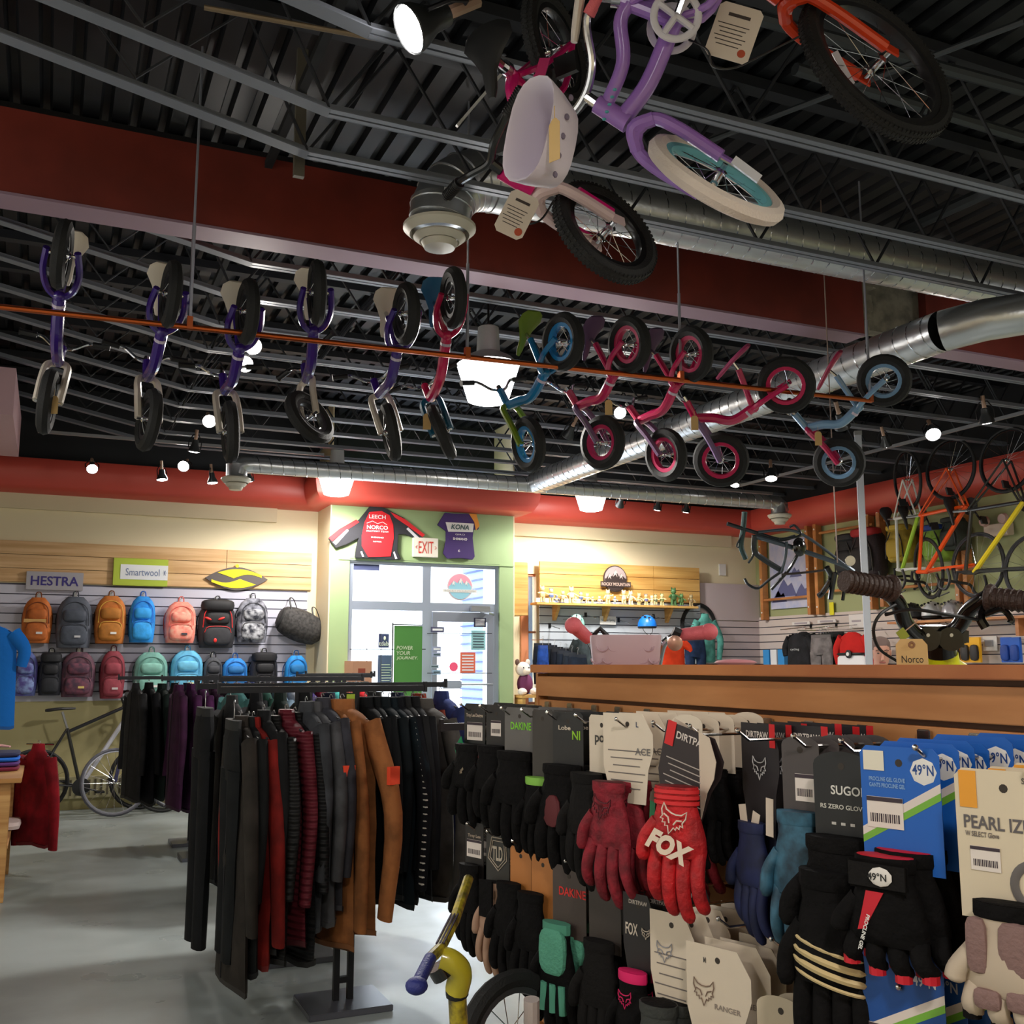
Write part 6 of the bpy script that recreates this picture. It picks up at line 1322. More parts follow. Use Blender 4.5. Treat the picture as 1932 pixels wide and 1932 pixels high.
# ================================================================ BACK WALL, TROPHY SIDE
Ys = YB-.12
a, b_ = P(1013, 1138, Y=Ys-.2), P(1318, 1142, Y=Ys-.2); zs = (a.z+b_.z)/2
t = thing('wall_shelf', 'long pine shelf carrying the small figurines', 'shelf', ((a.x+b_.x)/2, Ys, zs))
MB().box((a.x, Ys-.20, zs-.03), (b_.x, Ys, zs)).build('shelf_board', plank2, t, bevel=.003)
for px in (1056, 1150, 1268):
    q = P(px, 1150, Y=Ys-.1)
    MB().prism([(0, 0), (.16, 0), (.16, -.03), (.04, -.19), (0, -.19)], (q.x-.02, Ys, zs-.03), (0, -1, 0), (0, 0, 1), .04).build('bracket', plank2, t)
def figurine(label, px, hpx, c, c2, Y=Ys-.10, arms=True, base=None):
    q = P(px, 1138, Y=Y); h = hpx/1950*13.2; o = V((q.x, Y, zs))
    t = thing('figurine', label, 'figurine', o, 'figurines on the pine shelf'); m = mat(c, .45)
    mb = MB()
    for s_ in (-1, 1): mb.tube([o+V((s_*h*.10, 0, h*.05)), o+V((s_*h*.09, 0, h*.38))], [h*.075, h*.09], 7); mb.ell(o+V((s_*h*.12, -h*.05, h*.04)), h*.09, h*.13, h*.04, n=8, m=5)
    mb.loft([[o+V((hw*h*math.cos(2*pi*j/10), hw*.75*h*math.sin(2*pi*j/10), z*h)) for j in range(10)] for z, hw in ((.32, .12), (.4, .19), (.55, .18), (.66, .13), (.70, .07))])
    mb.ell(o+V((0, -.01*h, h*.82)), h*.16, h*.15, h*.17, n=10, m=7)
    if arms:
        for s_ in (-1, 1): k = random.uniform(-.1, .3); mb.bez([o+V((s_*h*.15, 0, h*.62)), o+V((s_*h*.30, -.02, h*(.50+k*.3))), o+V((s_*h*.34, -h*.1, h*(.42+k)))], h*.05, 6, 3)
    mb.build('body', m, t, ang=60)
    mb = MB()
    for s_ in (-1, 1): mb.ell(o+V((s_*h*.11, 0, h*.97)), h*.05, h*.03, h*.08, n=7, m=5)
    mb.build('ears', mat(c2, .5), t)
    MB().loft([[o+V((hw*h*math.cos(2*pi*j/10), hw*.78*h*math.sin(2*pi*j/10), z*h)) for j in range(10)] for z, hw in ((.36, .17), (.45, .195), (.56, .185))]).build('tunic', mat(c2, .5), t)
    if base: MB().box((o.x-h*.3, o.y-.03, zs), (o.x+h*.3, o.y+.03, zs+.012)).build('base', mat(base, .5), t)
gold = (224, 214, 160)
figs = [(1023, 31, 'tall gold figurine at the start of the pine shelf', gold, (200, 190, 140)), (1040, 27, 'gold figurine on a blue base, second on the shelf', gold, (90, 110, 160)), (1050, 15, 'tiny blue grey figurine between two gold ones', (120, 140, 180), gold), (1062, 23, 'slim gold figurine beside a pale cup', gold, (190, 180, 150)), (1078, 31, 'tall gold figurine with raised arms', gold, (226, 220, 180)), (1086, 14, 'small cream figurine low on the shelf', (230, 226, 200), gold), (1096, 22, 'gold figurine with blue trousers', gold, (70, 90, 150)), (1108, 20, 'cream figurine leaning beside the mountain sign', (226, 220, 190), gold), (1118, 14, 'low gold figurine lying on its side', gold, (210, 200, 160)), (1131, 15, 'small pink and white figurine', (236, 206, 196), (240, 220, 200)), (1147, 28, 'gold figurine right under the mountain sign', gold, (220, 210, 160)), (1160, 16, 'small blue white figurine under the mountain sign', (150, 170, 206), gold), (1177, 28, 'tall gold figurine past the mountain sign', gold, (230, 224, 190)), (1190, 27, 'tall cream figurine beside a tiny cart', (236, 230, 200), gold), (1205, 18, 'gold figurine before the blue one', gold, (160, 150, 130)), (1206, 24, 'small angular gold figurine behind another', gold, gold), (1219, 22, 'gold figurine with a purple blue base', gold, (90, 96, 170)), (1230, 20, 'cream figurine between two gold ones', (230, 224, 196), gold), (1237, 22, 'gold figurine near the green bear', gold, (90, 110, 90)), (1249, 24, 'last gold figurine before the green bear', gold, (120, 140, 90)), (1271, 36, 'large green bear shaped figurine', (74, 116, 70), (60, 100, 60)), (1286, 25, 'smaller green figurine beside the bear', (96, 140, 86), (80, 120, 70)), (1304, 24, 'thin brown gold statuette at the shelf end', (176, 160, 120), (150, 130, 100))]
for i, (px, h, lab, c, c2) in enumerate(figs): figurine(lab, px, h, c, c2, Y=Ys-.10+(.05 if px == 1206 and i % 2 else 0), base=(70, 90, 150) if i % 3 == 0 else None)
for px, lab in ((1015, 'white card at the start of the pine shelf'), (1032, 'second small white card on the pine shelf'), (1069, 'white card beside the slim gold figurine'), (1091, 'white card beside the cream figurine')):
    q = P(px, 1132, Y=Ys-.17); tag(MB().box((q.x-.025, Ys-.172, zs), (q.x+.025, Ys-.17, zs+.055)).build('price_card', WHT), lab, 'card')
# round mountain sign
cc = P(1161, 1092, Y=YB-.17); R_ = .175
t = thing('brand_sign', 'round mountain shaped sign on the pine boards reading ROCKY MOUNTAIN', 'sign', cc)
MB().lathe([(R_, 0), (R_, .02)], cc, (0, 1, 0), 36).build('rim', mat((60, 48, 44), .5), t)
MB().lathe([(R_*.93, 0), (R_*.93, .004)], cc-V((0, .004, 0)), (0, 1, 0), 36).build('sky', mat((168, 152, 152), .5), t)
MB().prism([(R_*.92*math.cos(pi+pi*i/14), R_*.92*math.sin(pi+pi*i/14)) for i in range(15)]+[(R_*.75, R_*.1), (R_*.5, R_*.42), (R_*.3, R_*.15), (R_*.0, R_*.68), (-R_*.3, R_*.15), (-R_*.5, R_*.40), (-R_*.8, R_*.0)], cc-V((0, .005, 0)), *BX, .003).build('mountains', mat((52, 40, 38), .5), t)
for dx, dz, s_ in ((0, .66, 1), (-.5, .38, .8), (.5, .40, .8)):
    MB().prism([(0, 0), (.18*R_*s_, -.25*R_*s_), (.06*R_*s_, -.22*R_*s_), (.14*R_*s_, -.55*R_*s_), (-.02*R_*s_, -.33*R_*s_), (-.20*R_*s_, -.5*R_*s_), (-.14*R_*s_, -.2*R_*s_)], cc+V((dx*R_, -.009, dz*R_)), *BX, .002).build('snow_cap', mat((196, 178, 174), .5), t)
MB().box((cc.x-R_*1.3, cc.y-.014, cc.z-R_*.62), (cc.x+R_*1.3, cc.y-.006, cc.z-R_*.22)).build('name_strip', mat((56, 44, 42), .5), t)
text_mb('ROCKY MOUNTAIN', cc+V((0, -.015, -R_*.42)), *BX, R_*2.45, R_*.24, .001, bold=.02).build('lettering', mat((196, 172, 160), .5), t, smooth=False)
# helmets
def helmet(label, c, px, w, m1, m2, fwd=(0, -1, 0), group='helmets', Y=None, X=None):
    t = thing('bike_helmet', label, 'helmet', c, group); c = V(c); f = V(fwd).normalized(); l = V((0, 0, 1)).cross(f)
    rings = []
    for i in range(9):
        a = pi*.5*i/8; rings.append([c+f*(w*.62*math.cos(a)*math.cos(2*pi*j/22))+l*(w*.48*math.cos(a)*math.sin(2*pi*j/22))+V((0, 0, w*.68*math.sin(a))) if i < 8 else c+V((0, 0, w*.68))+f*(.002*math.cos(2*pi*j/22))+l*(.002*math.sin(2*pi*j/22)) for j in range(22)])
    MB().loft(rings).build('shell', m1, t, ang=60)
    mb = MB()
    for s_ in (-.5, 0, .5):
        for k in (-.28, .12, .45):
            d = V(f*k+l*s_*.8); zz = math.sqrt(max(.02, 1-(k/.62*1)**2*.36-(s_*.8/.48)**2*.35)); mb.ell(c+f*(w*k)+l*(w*s_*.62)+V((0, 0, w*.65*zz)), w*.12, w*.045, w*.05, (f, l, V((0, 0, 1))), 10, 5)
    mb.build('vents', m2, t)
    MB().loft([[c+f*(w*a_*math.cos(2*pi*j/22))+l*(w*b2*math.sin(2*pi*j/22))+V((0, 0, z_)) for j in range(22)] for a_, b2, z_ in ((.6, .46, .0), (.62, .49, -w*.02), (.58, .45, -w*.11), (.5, .38, -w*.11))]).build('lower_rim', m2, t)
    for s_ in (-1, 1): MB().bez([c+l*(w*.44*s_), c+l*(w*.36*s_)-V((0, 0, w*.3))+f*.02, c-V((0, 0, w*.55))+f*.03], .004, 5, 4).build('chin_strap', BLK, t)
    return t
helmet('mint green helmet hanging above the pink grip on the slatwall', P(1088, 1180, Y=YB-.45), 0, .21, mat((150, 210, 196), .4), mat((50, 70, 76), .6), fwd=(-.5, -1, 0), group='helmets on the trophy slatwall')
helmet('bright blue and black helmet hanging on the trophy slatwall', P(1221, 1182, Y=YB-.45), 0, .22, mat((24, 120, 226), .35), BLK, fwd=(.3, -1, 0), group='helmets on the trophy slatwall')
def wallhook(label, q, L=.28, ax=(0, -1, 0), group='hooks on the trophy slatwall'):
    k = thing('display_hook', label, 'hook', q, group); q = V(q); a = V(ax)
    MB().tube([q, q+a*L-V((0, 0, .05))], .006, 6).build('arm', CHR, k); MB().obox(q, V((1, 0, 0)) if abs(a.y) > .5 else V((0, 1, 0)), V((0, 0, 1)), a, .035, .06, .01).build('back_plate', DST, k); return k
for i, (px, py) in enumerate([(1037, 1180), (1105, 1160), (1167, 1170), (1233, 1163), (1286, 1173)]):
    wallhook('%s sloping chrome arm along the trophy slatwall' % ORD[i], P(px, py, Y=YB-.13))
GS = 'clothes on the trophy slatwall'
for k in range(7):
    q = P(1024+k*11, 1204+k*3.5, Y=YB-.18-.05*k)
    garment('dark navy shorts, %s on the arm at the start of the trophy slatwall' % ORD[k], q.x, q.y, q.z, .5, [(30, 40, 60), (34, 44, 66), (32, 40, 52), (28, 36, 52), (34, 46, 64), (40, 50, 66), (32, 44, 62)][k], kind='shorts', w=.16, ax=(1, 0, 0), group=GS, cat='shorts')
q = P(1024, 1208, Y=YB-.42); garment('royal blue shorts edge at the start of the slatwall arm', q.x, q.y, q.z, .38, (50, 100, 210), kind='shorts', w=.09, ax=(1, 0, 0), group=GS, cat='shorts')
for k, (px, lab, c) in enumerate([(1100, 'grey and mint top beside the mint helmet', (96, 110, 116)), (1110, 'mint top behind the grey one', (100, 200, 186))]):
    q = P(px, 1195, Y=YB-.2-.1*(1-k)); garment(lab, q.x, q.y, q.z, .5, c, kind='top', w=.15, sl=.3, ax=(1, .3, 0), group=GS, cat='top')
q = P(1266, 1196, Y=YB-.4); garment('vivid orange tee on the trophy slatwall', q.x, q.y, q.z, .6, (250, 74, 36), kind='tee', w=.21, sl=.2, ax=(1, 0, 0), group=GS, cat='shirt', noise_=.08)
q = P(1311, 1195, Y=YB-.4); garment('dark blue denim shorts with a buckle beside the orange tee', q.x, q.y, q.z, .5, (44, 64, 104), kind='shorts', w=.19, ax=(1, 0, 0), group=GS, cat='shorts')
q = P(1330, 1158, Y=YB-.3); garment('mint green long sleeved jersey hanging in front of the tyre', q.x, q.y, q.z, .55, (110, 196, 184), kind='jersey', w=.15, sl=.5, ax=(1, 0, 0), group=GS, cat='jersey')
q = P(1318, 1181, Y=YB-.10); t = thing('rubber_hoop', 'black bicycle tyre hanging on the slatwall behind the mint jersey', 'tyre', q)
MB().torus(q, (.12, -1, 0), .29, .028, 40, 8).build('tyre_casing', RUB, t); MB().torus(q, (.12, -1, 0), .26, .006, 40, 6).build('tyre_bead', mat((90, 90, 94), .5), t)
t, c, w, h = poster('shelf_sign', 'small white sign reading New for Spring', 1132, 1162, 1163, 1178, YB-.16, (240, 240, 236), 'sign')
text_mb('New for Spring', c-V((0, .001, 0)), *BX, w*.86, h*.42, .0).build('lettering', mat((90, 110, 130), .6), t, smooth=False)
tag(MB().box((8.55, YB-.02, 2.74), (8.66, YB, 2.90)).build('thermostat', WHT), 'small white sensor box on the cream wall above the corner', 'sensor')
def hangarm(lab, q, wall, ax, grp):
    e = V((q.x, wall, q.z+.012)) if ax == 'y' else V((wall, q.y, q.z+.012))
    k = thing('display_hook', lab, 'hook', e, grp); MB().tube([e, V((q.x, q.y, q.z+.005))], .005, 6).build('arm', CHR, k)
for px, py, yy, lab in ((1266, 1196, .42, 'chrome arm carrying the orange tee'), (1311, 1195, .42, 'chrome arm carrying the denim shorts'), (1330, 1158, .32, 'chrome arm carrying the mint jersey'), (1100, 1195, .32, 'chrome arm carrying the grey and mint tops'), (1024, 1208, .44, 'chrome arm carrying the royal blue shorts'), (1221, 1168, .5, 'chrome arm carrying the blue helmet'), (1088, 1168, .5, 'chrome arm carrying the mint helmet')):
    hangarm(lab, P(px, py, Y=YB-yy), YB-.12, 'y', 'hooks on the trophy slatwall')
# plush toy on a box by the window
q = P(986, 1262, Y=11.5); sc = .5; t = thing('plush_toy', 'white plush animal with a brown ear and purple shirt by the window', 'toy', (q.x, 11.5, q.z-.24)); wf_ = mat((238, 230, 222), .95, bump=.8, bscale=120)
MB().ell((q.x, 11.5, q.z), .09, .09, .085, n=14, m=10).build('head', wf_, t); MB().ell((q.x+.02, 11.42, q.z-.03), .05, .05, .04, n=12, m=8).build('muzzle', mat((236, 220, 200), .95), t)
MB().ell((q.x+.04, 11.52, q.z-.18), .10, .09, .13, n=14, m=8).build('body', mat((110, 50, 90), .9), t)
for s_, m_ in ((-1, mat((110, 84, 76), .9)), (1, wf_)): MB().ell((q.x+s_*.07, 11.5, q.z+.08), .032, .02, .04, n=10, m=6).build('ear', m_, t)
for s_ in (-1, 1): MB().ell((q.x+s_*.08+.03, 11.40, q.z-.27), .05, .09, .045, n=12, m=6).build('foot', wf_, t); MB().ell((q.x+s_*.035+.01, 11.415, q.z+.015), .009, .006, .009, n=8, m=5).build('eye', BLK, t)
t = thing('toy_bench', 'low pine bench under the white plush animal', 'bench', (q.x, 11.5, 0)); MB().box((5.16, 11.3, q.z-.34), (q.x+.3, 11.7, q.z-.31)).build('bench_top', plank2, t)
for s_ in (-1, 1): MB().box((q.x+.1+s_*.16-.02, 11.33, 0), (q.x+.1+s_*.16+.02, 11.67, q.z-.34)).build('leg', plank2, t)
# ================================================================ SIDE WALL (right of the picture)
XW = XR-.03
def R3(px, py, off=0): return P(px, py, X=XW-off)
lw = wood((206, 140, 82), (180, 112, 60), 1, 3)
rk = [(1449, 1018, 1170), (1538, 988, 1160), (1554, 984, 1160), (1655, 955, 1150), (1676, 950, 1145), (1820, 905, 1140), (1836, 900, 1138)]
t = thing('ladder_rack', 'orange pine ladder rack bolted to the green side wall', 'rack', R3(1640, 1160))
for px, y0, y1 in rk:
    a, b_ = R3(px, y1), R3(px, y0); MB().box((XW-.10, a.y-.03, a.z), (XW, a.y+.03, b_.z)).build('upright', lw, t, smooth=False, bevel=.003)
    for k in range(3): z_ = a.z+.1+k*(b_.z-a.z-.2)/2; MB().lathe([(.012, 0), (.012, .006)], (XW-.10, a.y, z_), (-1, 0, 0), 8).build('bolt', WHT, t)
for x0, x1, ys in ((1449, 1538, (1128,)), (1554, 1655, (996, 1112)), (1676, 1820, (968, 1104))):
    for yy in ys:
        a = R3((x0+x1)/2, yy, .07); ya, yb2 = R3(x0, yy).y, R3(x1, yy).y; MB().tube([(XW-.07, ya, a.z), (XW-.07, yb2, a.z)], .018, 8).build('rung', lw, t)
a, b_ = R3(1456, 1150), R3(1532, 1010); t = thing('mountain_poster', 'pale blue and white mountain poster behind the ladder rack', 'poster', a)
pw_ = abs(a.y-b_.y)
MB().box((XW-.008, b_.y, a.z), (XW-.002, a.y, b_.z)).build('sheet', mat((206, 206, 226), .6, noise_=.3, scale=5, c2=(176, 186, 224)), t)
for (u0, v0, s_) in ((.35, .16, 1.), (.75, .10, .8), (.2, .05, .7), (.6, .38, .55)):
    MB().prism([(-.22*s_, -.10*s_), (-.1*s_, .06*s_), (-.02*s_, .14*s_), (.06*s_, .04*s_), (.14*s_, .08*s_), (.24*s_, -.10*s_)], (XW-.0085, a.y-pw_*u0, a.z+(b_.z-a.z)*(v0+.12)), (0, -1, 0), (0, 0, 1), .0-.002).build('mountain_print', mat((100, 104, 150), .6), t)
# packs on the rack, seen from the front of the side wall
def wpack(label, x0, x1, y0, y1, c, c2, c3):
    xa = XW-.28; a, b_ = P(x0, y1, X=xa), P(x1, y0, X=xa); w = a.y-b_.y; h = b_.z-a.z; cy = (a.y+b_.y)/2
    t = thing('hiking_pack', label, 'backpack', (xa, cy, a.z), 'hiking packs in the ladder rack'); m = mat(c, .75, noise_=.25, scale=8, bump=.3)
    rings = []
    for z, hw in ((0, .7), (.08, .95), (.5, 1.0), (.8, .85), (.95, .6), (1, .3)):
        rings.append([V((xa+.12+.13*math.copysign(abs(math.cos(2*pi*j/16))**.7, math.cos(2*pi*j/16))*(1 if z < .9 else .6), cy+w/2*hw*math.copysign(abs(math.sin(2*pi*j/16))**.7, math.sin(2*pi*j/16)), a.z+h*z)) for j in range(16)])
    MB().loft(rings).build('body', m, t, ang=60)
    MB().ell((xa+.02, cy, a.z+h*.35), .06, w*.36, h*.26, n=16, m=8, p=.5).build('front_pocket', mat(c2, .7), t)
    MB().ell((xa+.08, cy, a.z+h*.90), .12, w*.40, h*.10, n=16, m=8, p=.6).build('lid', mat(c3, .7), t)
    for s_ in (-1, 1): MB().bez([(xa-.01, cy+s_*w*.36, a.z+h*.1), (xa-.015, cy+s_*w*.33, a.z+h*.5), (xa+.0, cy+s_*w*.15, a.z+h*.8)], .008, 5, 4).build('compression_strap', BLK, t)
wpack('black rucksack on the ladder rack behind the hanging frames', 1572, 1612, 1003, 1090, (40, 40, 44), (30, 30, 34), (36, 36, 40))
wpack('black and red rucksack beside the bare steel post', 1600, 1652, 990, 1092, (44, 28, 32), (30, 26, 30), (170, 36, 40))
wpack('mustard yellow rucksack between two ladder rack uprights', 1668, 1708, 985, 1062, (186, 156, 50), (176, 146, 44), (190, 160, 56))
wpack('lime and blue rucksack behind the orange road bicycle', 1735, 1778, 985, 1060, (150, 190, 70), (140, 180, 70), (40, 70, 150))
wpack('dark green rucksack behind the orange bicycle frame', 1772, 1806, 972, 1040, (52, 60, 52), (44, 50, 46), (40, 44, 42))
# wall heater box with two emergency lamps
a, b_ = R3(1856, 1014, .1), R3(1900, 985, .1); t = thing('emergency_light', 'cream emergency light box with two lamp heads on the side wall', 'light', ((XW, (a.y+b_.y)/2, a.z)))
MB().box((XW-.10, b_.y, a.z), (XW, a.y, b_.z)).build('battery_box', mat((216, 196, 180), .5), t, bevel=.008)
for s_ in (-1, 1): MB().lathe([(.05, 0), (.06, .04), (.02, .09)], (XW-.14, (a.y+b_.y)/2+s_*.12, b_.z+.04), (1, 0, 0), 14).build('lamp_head', mat((206, 170, 160), .5), t)
tag(MB().box((XW-.01, R3(1574, 1150).y, R3(1574, 1160).z), (XW-.004, R3(1566, 1150).y, R3(1574, 1136).z)).build('yellow_notice', mat((236, 226, 40), .6)), 'small bright yellow notice below the ladder rack', 'sign')
# shirts on the side slatwall
def R4(px, py, off): return P(px, py, X=XW-off)
GR = 'clothes on the side slatwall'
for k in range(3):
    q = R4(1505-k*1+k*6, 1190-k*2, .42-.12*k); garment(['black tee with pale chest print facing out on the side wall', 'black tee directly behind the printed one', 'dark grey tee at the back of the black tees'][k], q.x, q.y, q.z, .58, (46, 46, 50), kind='tee', w=.22, sl=.2, ax=(0, 1, 0), group=GR, cat='shirt', hook=True)
q = R4(1505, 1190, .42); text_mb('cycling', V((q.x-.06, q.y+.0, q.z-.24)), *RX, .17, .035, .0).build('chest_print', mat((190, 196, 196), .6)); o = bpy.data.objects['chest_print']; o.parent = None
par = [x for x in COL.objects if x.get('label', '').startswith('black tee with pale')][0]; o.parent = par; o.location = o.location-WL[par.name]
for k in range(6):
    q = R4(1548+k*5, 1188-k*1.0, .45-.08*k); garment('%s, %s on the arm beside the black tees' % (['grey outdoor trousers', 'dark green trousers', 'black trousers', 'dark teal trousers', 'black trousers', 'black trousers'][k], ORD[k]), q.x, q.y, q.z, .95, [(150, 142, 142), (60, 70, 66), (40, 40, 42), (36, 56, 60), (38, 38, 40), (34, 34, 36)][k], kind='trousers', w=.2, ax=(0, 1, 0), group=GR)
q = R4(1607, 1186, .45)
tt = garment('red topped and white bottomed jersey with a black chest band', q.x, q.y, q.z, .62, (226, 44, 40), kind='tee', w=.23, sl=.3, ax=(0, 1, 0), group=GR, cat='jersey', noise_=.05)
MB().ell((q.x-.0, q.y, q.z-.50), .055, .245, .21, n=20, m=6, p=.4).build('white_lower_half', mat((232, 230, 232), .8), tt)
MB().ell((q.x-.0, q.y, q.z-.30), .062, .245, .018, n=20, m=4, p=.4).build('black_band', BLK, tt)
MB().lathe([(.05, 0), (.05, .012), (.02, .016)], (q.x-.062, q.y, q.z-.30), (-1, 0, 0), 18).build('round_emblem', BLK, tt); MB().lathe([(.024, 0), (.022, .01)], (q.x-.075, q.y, q.z-.30), (-1, 0, 0), 14).build('emblem_centre', WHT, tt)
for i, (px, py) in enumerate([(1530, 1182), (1578, 1180), (1622, 1178)]): wallhook('%s dark arm along the side slatwall' % ORD[i], R4(px, py, .0), .5, (-1, 0, 0), 'hooks on the side slatwall')
for px, py, lab in ((1505, 1190, 'straight arm carrying the black tees'), (1550, 1188, 'straight arm carrying the grey trousers'), (1607, 1186, 'straight arm carrying the red and white jersey')): hangarm(lab, R4(px, py, .47), XW, 'x', 'hooks on the side slatwall')
for lab, x0, x1, y0, y1, s_ in (('narrow white shelf strip sign above the black tees', 1495, 1528, 1172, 1180, 'OUTDOOR'), ('white shelf strip sign above the grey trousers', 1543, 1577, 1168, 1176, 'BIKE WEAR'), ('white framed sign above the red and white jersey', 1603, 1630, 1158, 1185, 'SALE')):
    a, b_ = R4(x0, y1, .04), R4(x1, y0, .04); t = thing('shelf_sign', lab, 'sign', a); MB().box((XW-.045, b_.y, a.z), (XW-.035, a.y, b_.z)).build('sign_card', mat((232, 226, 222), .6), t)
    MB().box((XW-.047, b_.y+.05, (a.z+b_.z)/2-.012), (XW-.045, a.y-.05, (a.z+b_.z)/2+.012)).build('print', mat((170, 160, 166), .6), t)
a = R4(1446, 1226, .06); t = thing('boxed_goods', 'blue and grey packs with white strips low in the wall corner', 'package', a)
for k in range(3): MB().box((XW-.12, a.y-.16*k-.13, a.z-.35), (XW-.03, a.y-.16*k, a.z)).build('pack', mat([(60, 150, 220), (236, 236, 240), (60, 150, 220)][k], .6), t)
for i, (px, c, lab) in enumerate([(1806, (206, 130, 30), 'slim orange and black boxed lights on the side slatwall'), (1824, (236, 170, 20), 'yellow topped glove pack on the side slatwall'), (1842, (236, 176, 24), 'second yellow topped glove pack beside the first'), (1888+12, (30, 90, 190), 'blue glove pack at the picture edge'), (1918, (34, 96, 196), 'second blue glove pack at the very edge')]):
    a, b_ = R4(px-8, 1250, .15), R4(px+8, 1202, .15); t = thing('glove_pack', lab, 'package', a, 'packs on the side slatwall')
    MB().box((XW-.17, b_.y, a.z), (XW-.14, a.y, b_.z)).build('card', mat(c, .6), t, bevel=.004)
    MB().ell((XW-.18, (a.y+b_.y)/2, (a.z+b_.z)/2-.03), .03, abs(a.y-b_.y)*.4, (b_.z-a.z)*.32, n=12, m=6, p=.6).build('goods', mat((44, 40, 40), .6) if i < 3 else mat((26, 66, 150), .6), t)
    MB().tube([(XW-.16, (a.y+b_.y)/2, b_.z-.02), (XW-.0, (a.y+b_.y)/2, b_.z-.02)], .004, 5).build('hook_arm', CHR, t)
a, b_ = R4(1858, 1228, .02), R4(1882, 1200, .02); t = thing('wall_device', 'white blister packed gadget on the side slatwall', 'package', a)
MB().box((XW-.04, b_.y, a.z), (XW-.03, a.y, b_.z)).build('card', WHT, t); MB().box((XW-.06, b_.y+.04, a.z+.05), (XW-.04, a.y-.04, b_.z-.04)).build('device', mat((150, 150, 154), .5), t)
# helmet shelf
a, b_ = R4(1700, 1170, .3), R4(1990, 1150, .3); zh = R4(1760, 1170, .25).z
t = thing('helmet_shelf', 'pine shelf on the side wall carrying three helmets', 'shelf', (XW, 8.4, zh))
MB().box((XW-.32, 7.2, zh-.025), (XW-.02, 9.2, zh)).build('shelf_board', lw, t)
for yy in (7.5, 8.9): MB().box((XW-.25, yy-.02, zh-.2), (XW-.02, yy+.02, zh-.025)).build('bracket', lw, t)
for px, lab, m1, m2 in ((1722, 'black helmet on the pine shelf of the side wall', mat((40, 38, 40), .4), BLK), (1760, 'white and black striped helmet, middle of the pine shelf', mat((214, 214, 216), .35), BLK), (1798, 'silver helmet with many vents on the pine shelf', mat((186, 184, 190), .3, .3), mat((90, 90, 96), .5))):
    q = R4(px, 1155, .18); helmet(lab, (q.x, q.y, zh+.05), 0, .24, m1, m2, fwd=(-1, -.4, 0), group='helmets on the side shelf')
# ================================================================ HANGING FRAMES AND BARS OVER THE SERVICE AREA
t = thing('bicycle_frameset', 'black suspension bicycle frame with handlebar hanging on a cord', 'bicycle', P(1500, 1060, d=6.4)); fk = mat((40, 44, 48), .3, .4, coat=.4); fk2 = mat((74, 84, 94), .3, .5, coat=.4)
dd = 6.4; tb = lambda pts, r, name, m=fk, d=dd: MB().bez([P(x, y, d=d+(k*.02)) for k, (x, y) in enumerate(pts)], r*.78, 8, 4).build(name, m, t)
tb([(1372, 988), (1420, 1003), (1470, 1018), (1500, 1012)], .016, 'seat_mast'); tb([(1405, 966), (1402, 1000), (1398, 1030), (1407, 1054)], .022, 'narrow_saddle', mat((36, 60, 60), .5))
tb([(1430, 1004), (1490, 1000), (1530, 1018), (1580, 1055), (1605, 1075)], .012, 'upper_stay', fk2); tb([(1425, 1012), (1480, 1028), (1540, 1048), (1590, 1066), (1610, 1078)], .02, 'down_tube', fk2)
tb([(1424, 1010), (1424, 1040), (1445, 1058), (1476, 1077)], .024, 'curved_seat_tube', fk); tb([(1484, 1022), (1482, 1050), (1474, 1080)], .012, 'link', fk2); tb([(1505, 1046), (1488, 1075), (1455, 1112)], .014, 'fork_leg'); tb([(1472, 1080), (1450, 1095), (1430, 1110), (1412, 1103), (1405, 1092)], .011, 'second_fork_leg')
tb([(1470, 1018), (1510, 1010), (1500, 992), (1490, 994)], .010, 'top_link'); tb([(1474, 1084), (1520, 1080), (1560, 1075)], .009, 'axle_rod', mat((60, 50, 46), .4)); 
MB().ell(P(1508, 1032, d=dd), .05, .03, .06, n=12, m=6).build('motor_housing', GLOSSBLK, t); MB().lathe([(.032, -.004), (.032, .004)], P(1604, 1058, d=dd), CF, 20).build('brake_disc', CHR, t)
tb([(1560, 1070), (1568, 1090), (1552, 1118), (1545, 1124)], .022, 'brake_lever', GLOSSBLK, 6.1); tb([(1575, 1080), (1570, 1110), (1567, 1130)], .02, 'second_lever', GLOSSBLK, 6.1); tb([(1588, 1085), (1592, 1110), (1590, 1132)], .014, 'third_lever', GLOSSBLK, 6.1)
tb([(1400, 1010), (1395, 1018), (1390, 1030), (1396, 1034)], .006, 'derailleur'); tb([(1425, 1030), (1420, 1050), (1412, 1062)], .009, 'crank_arm')
q = P(1580, 1062, d=dd); MB().tube([q, (q.x, q.y, 4.52)], .004, 6).build('hanging_cord', mat((150, 130, 120), .6), t)
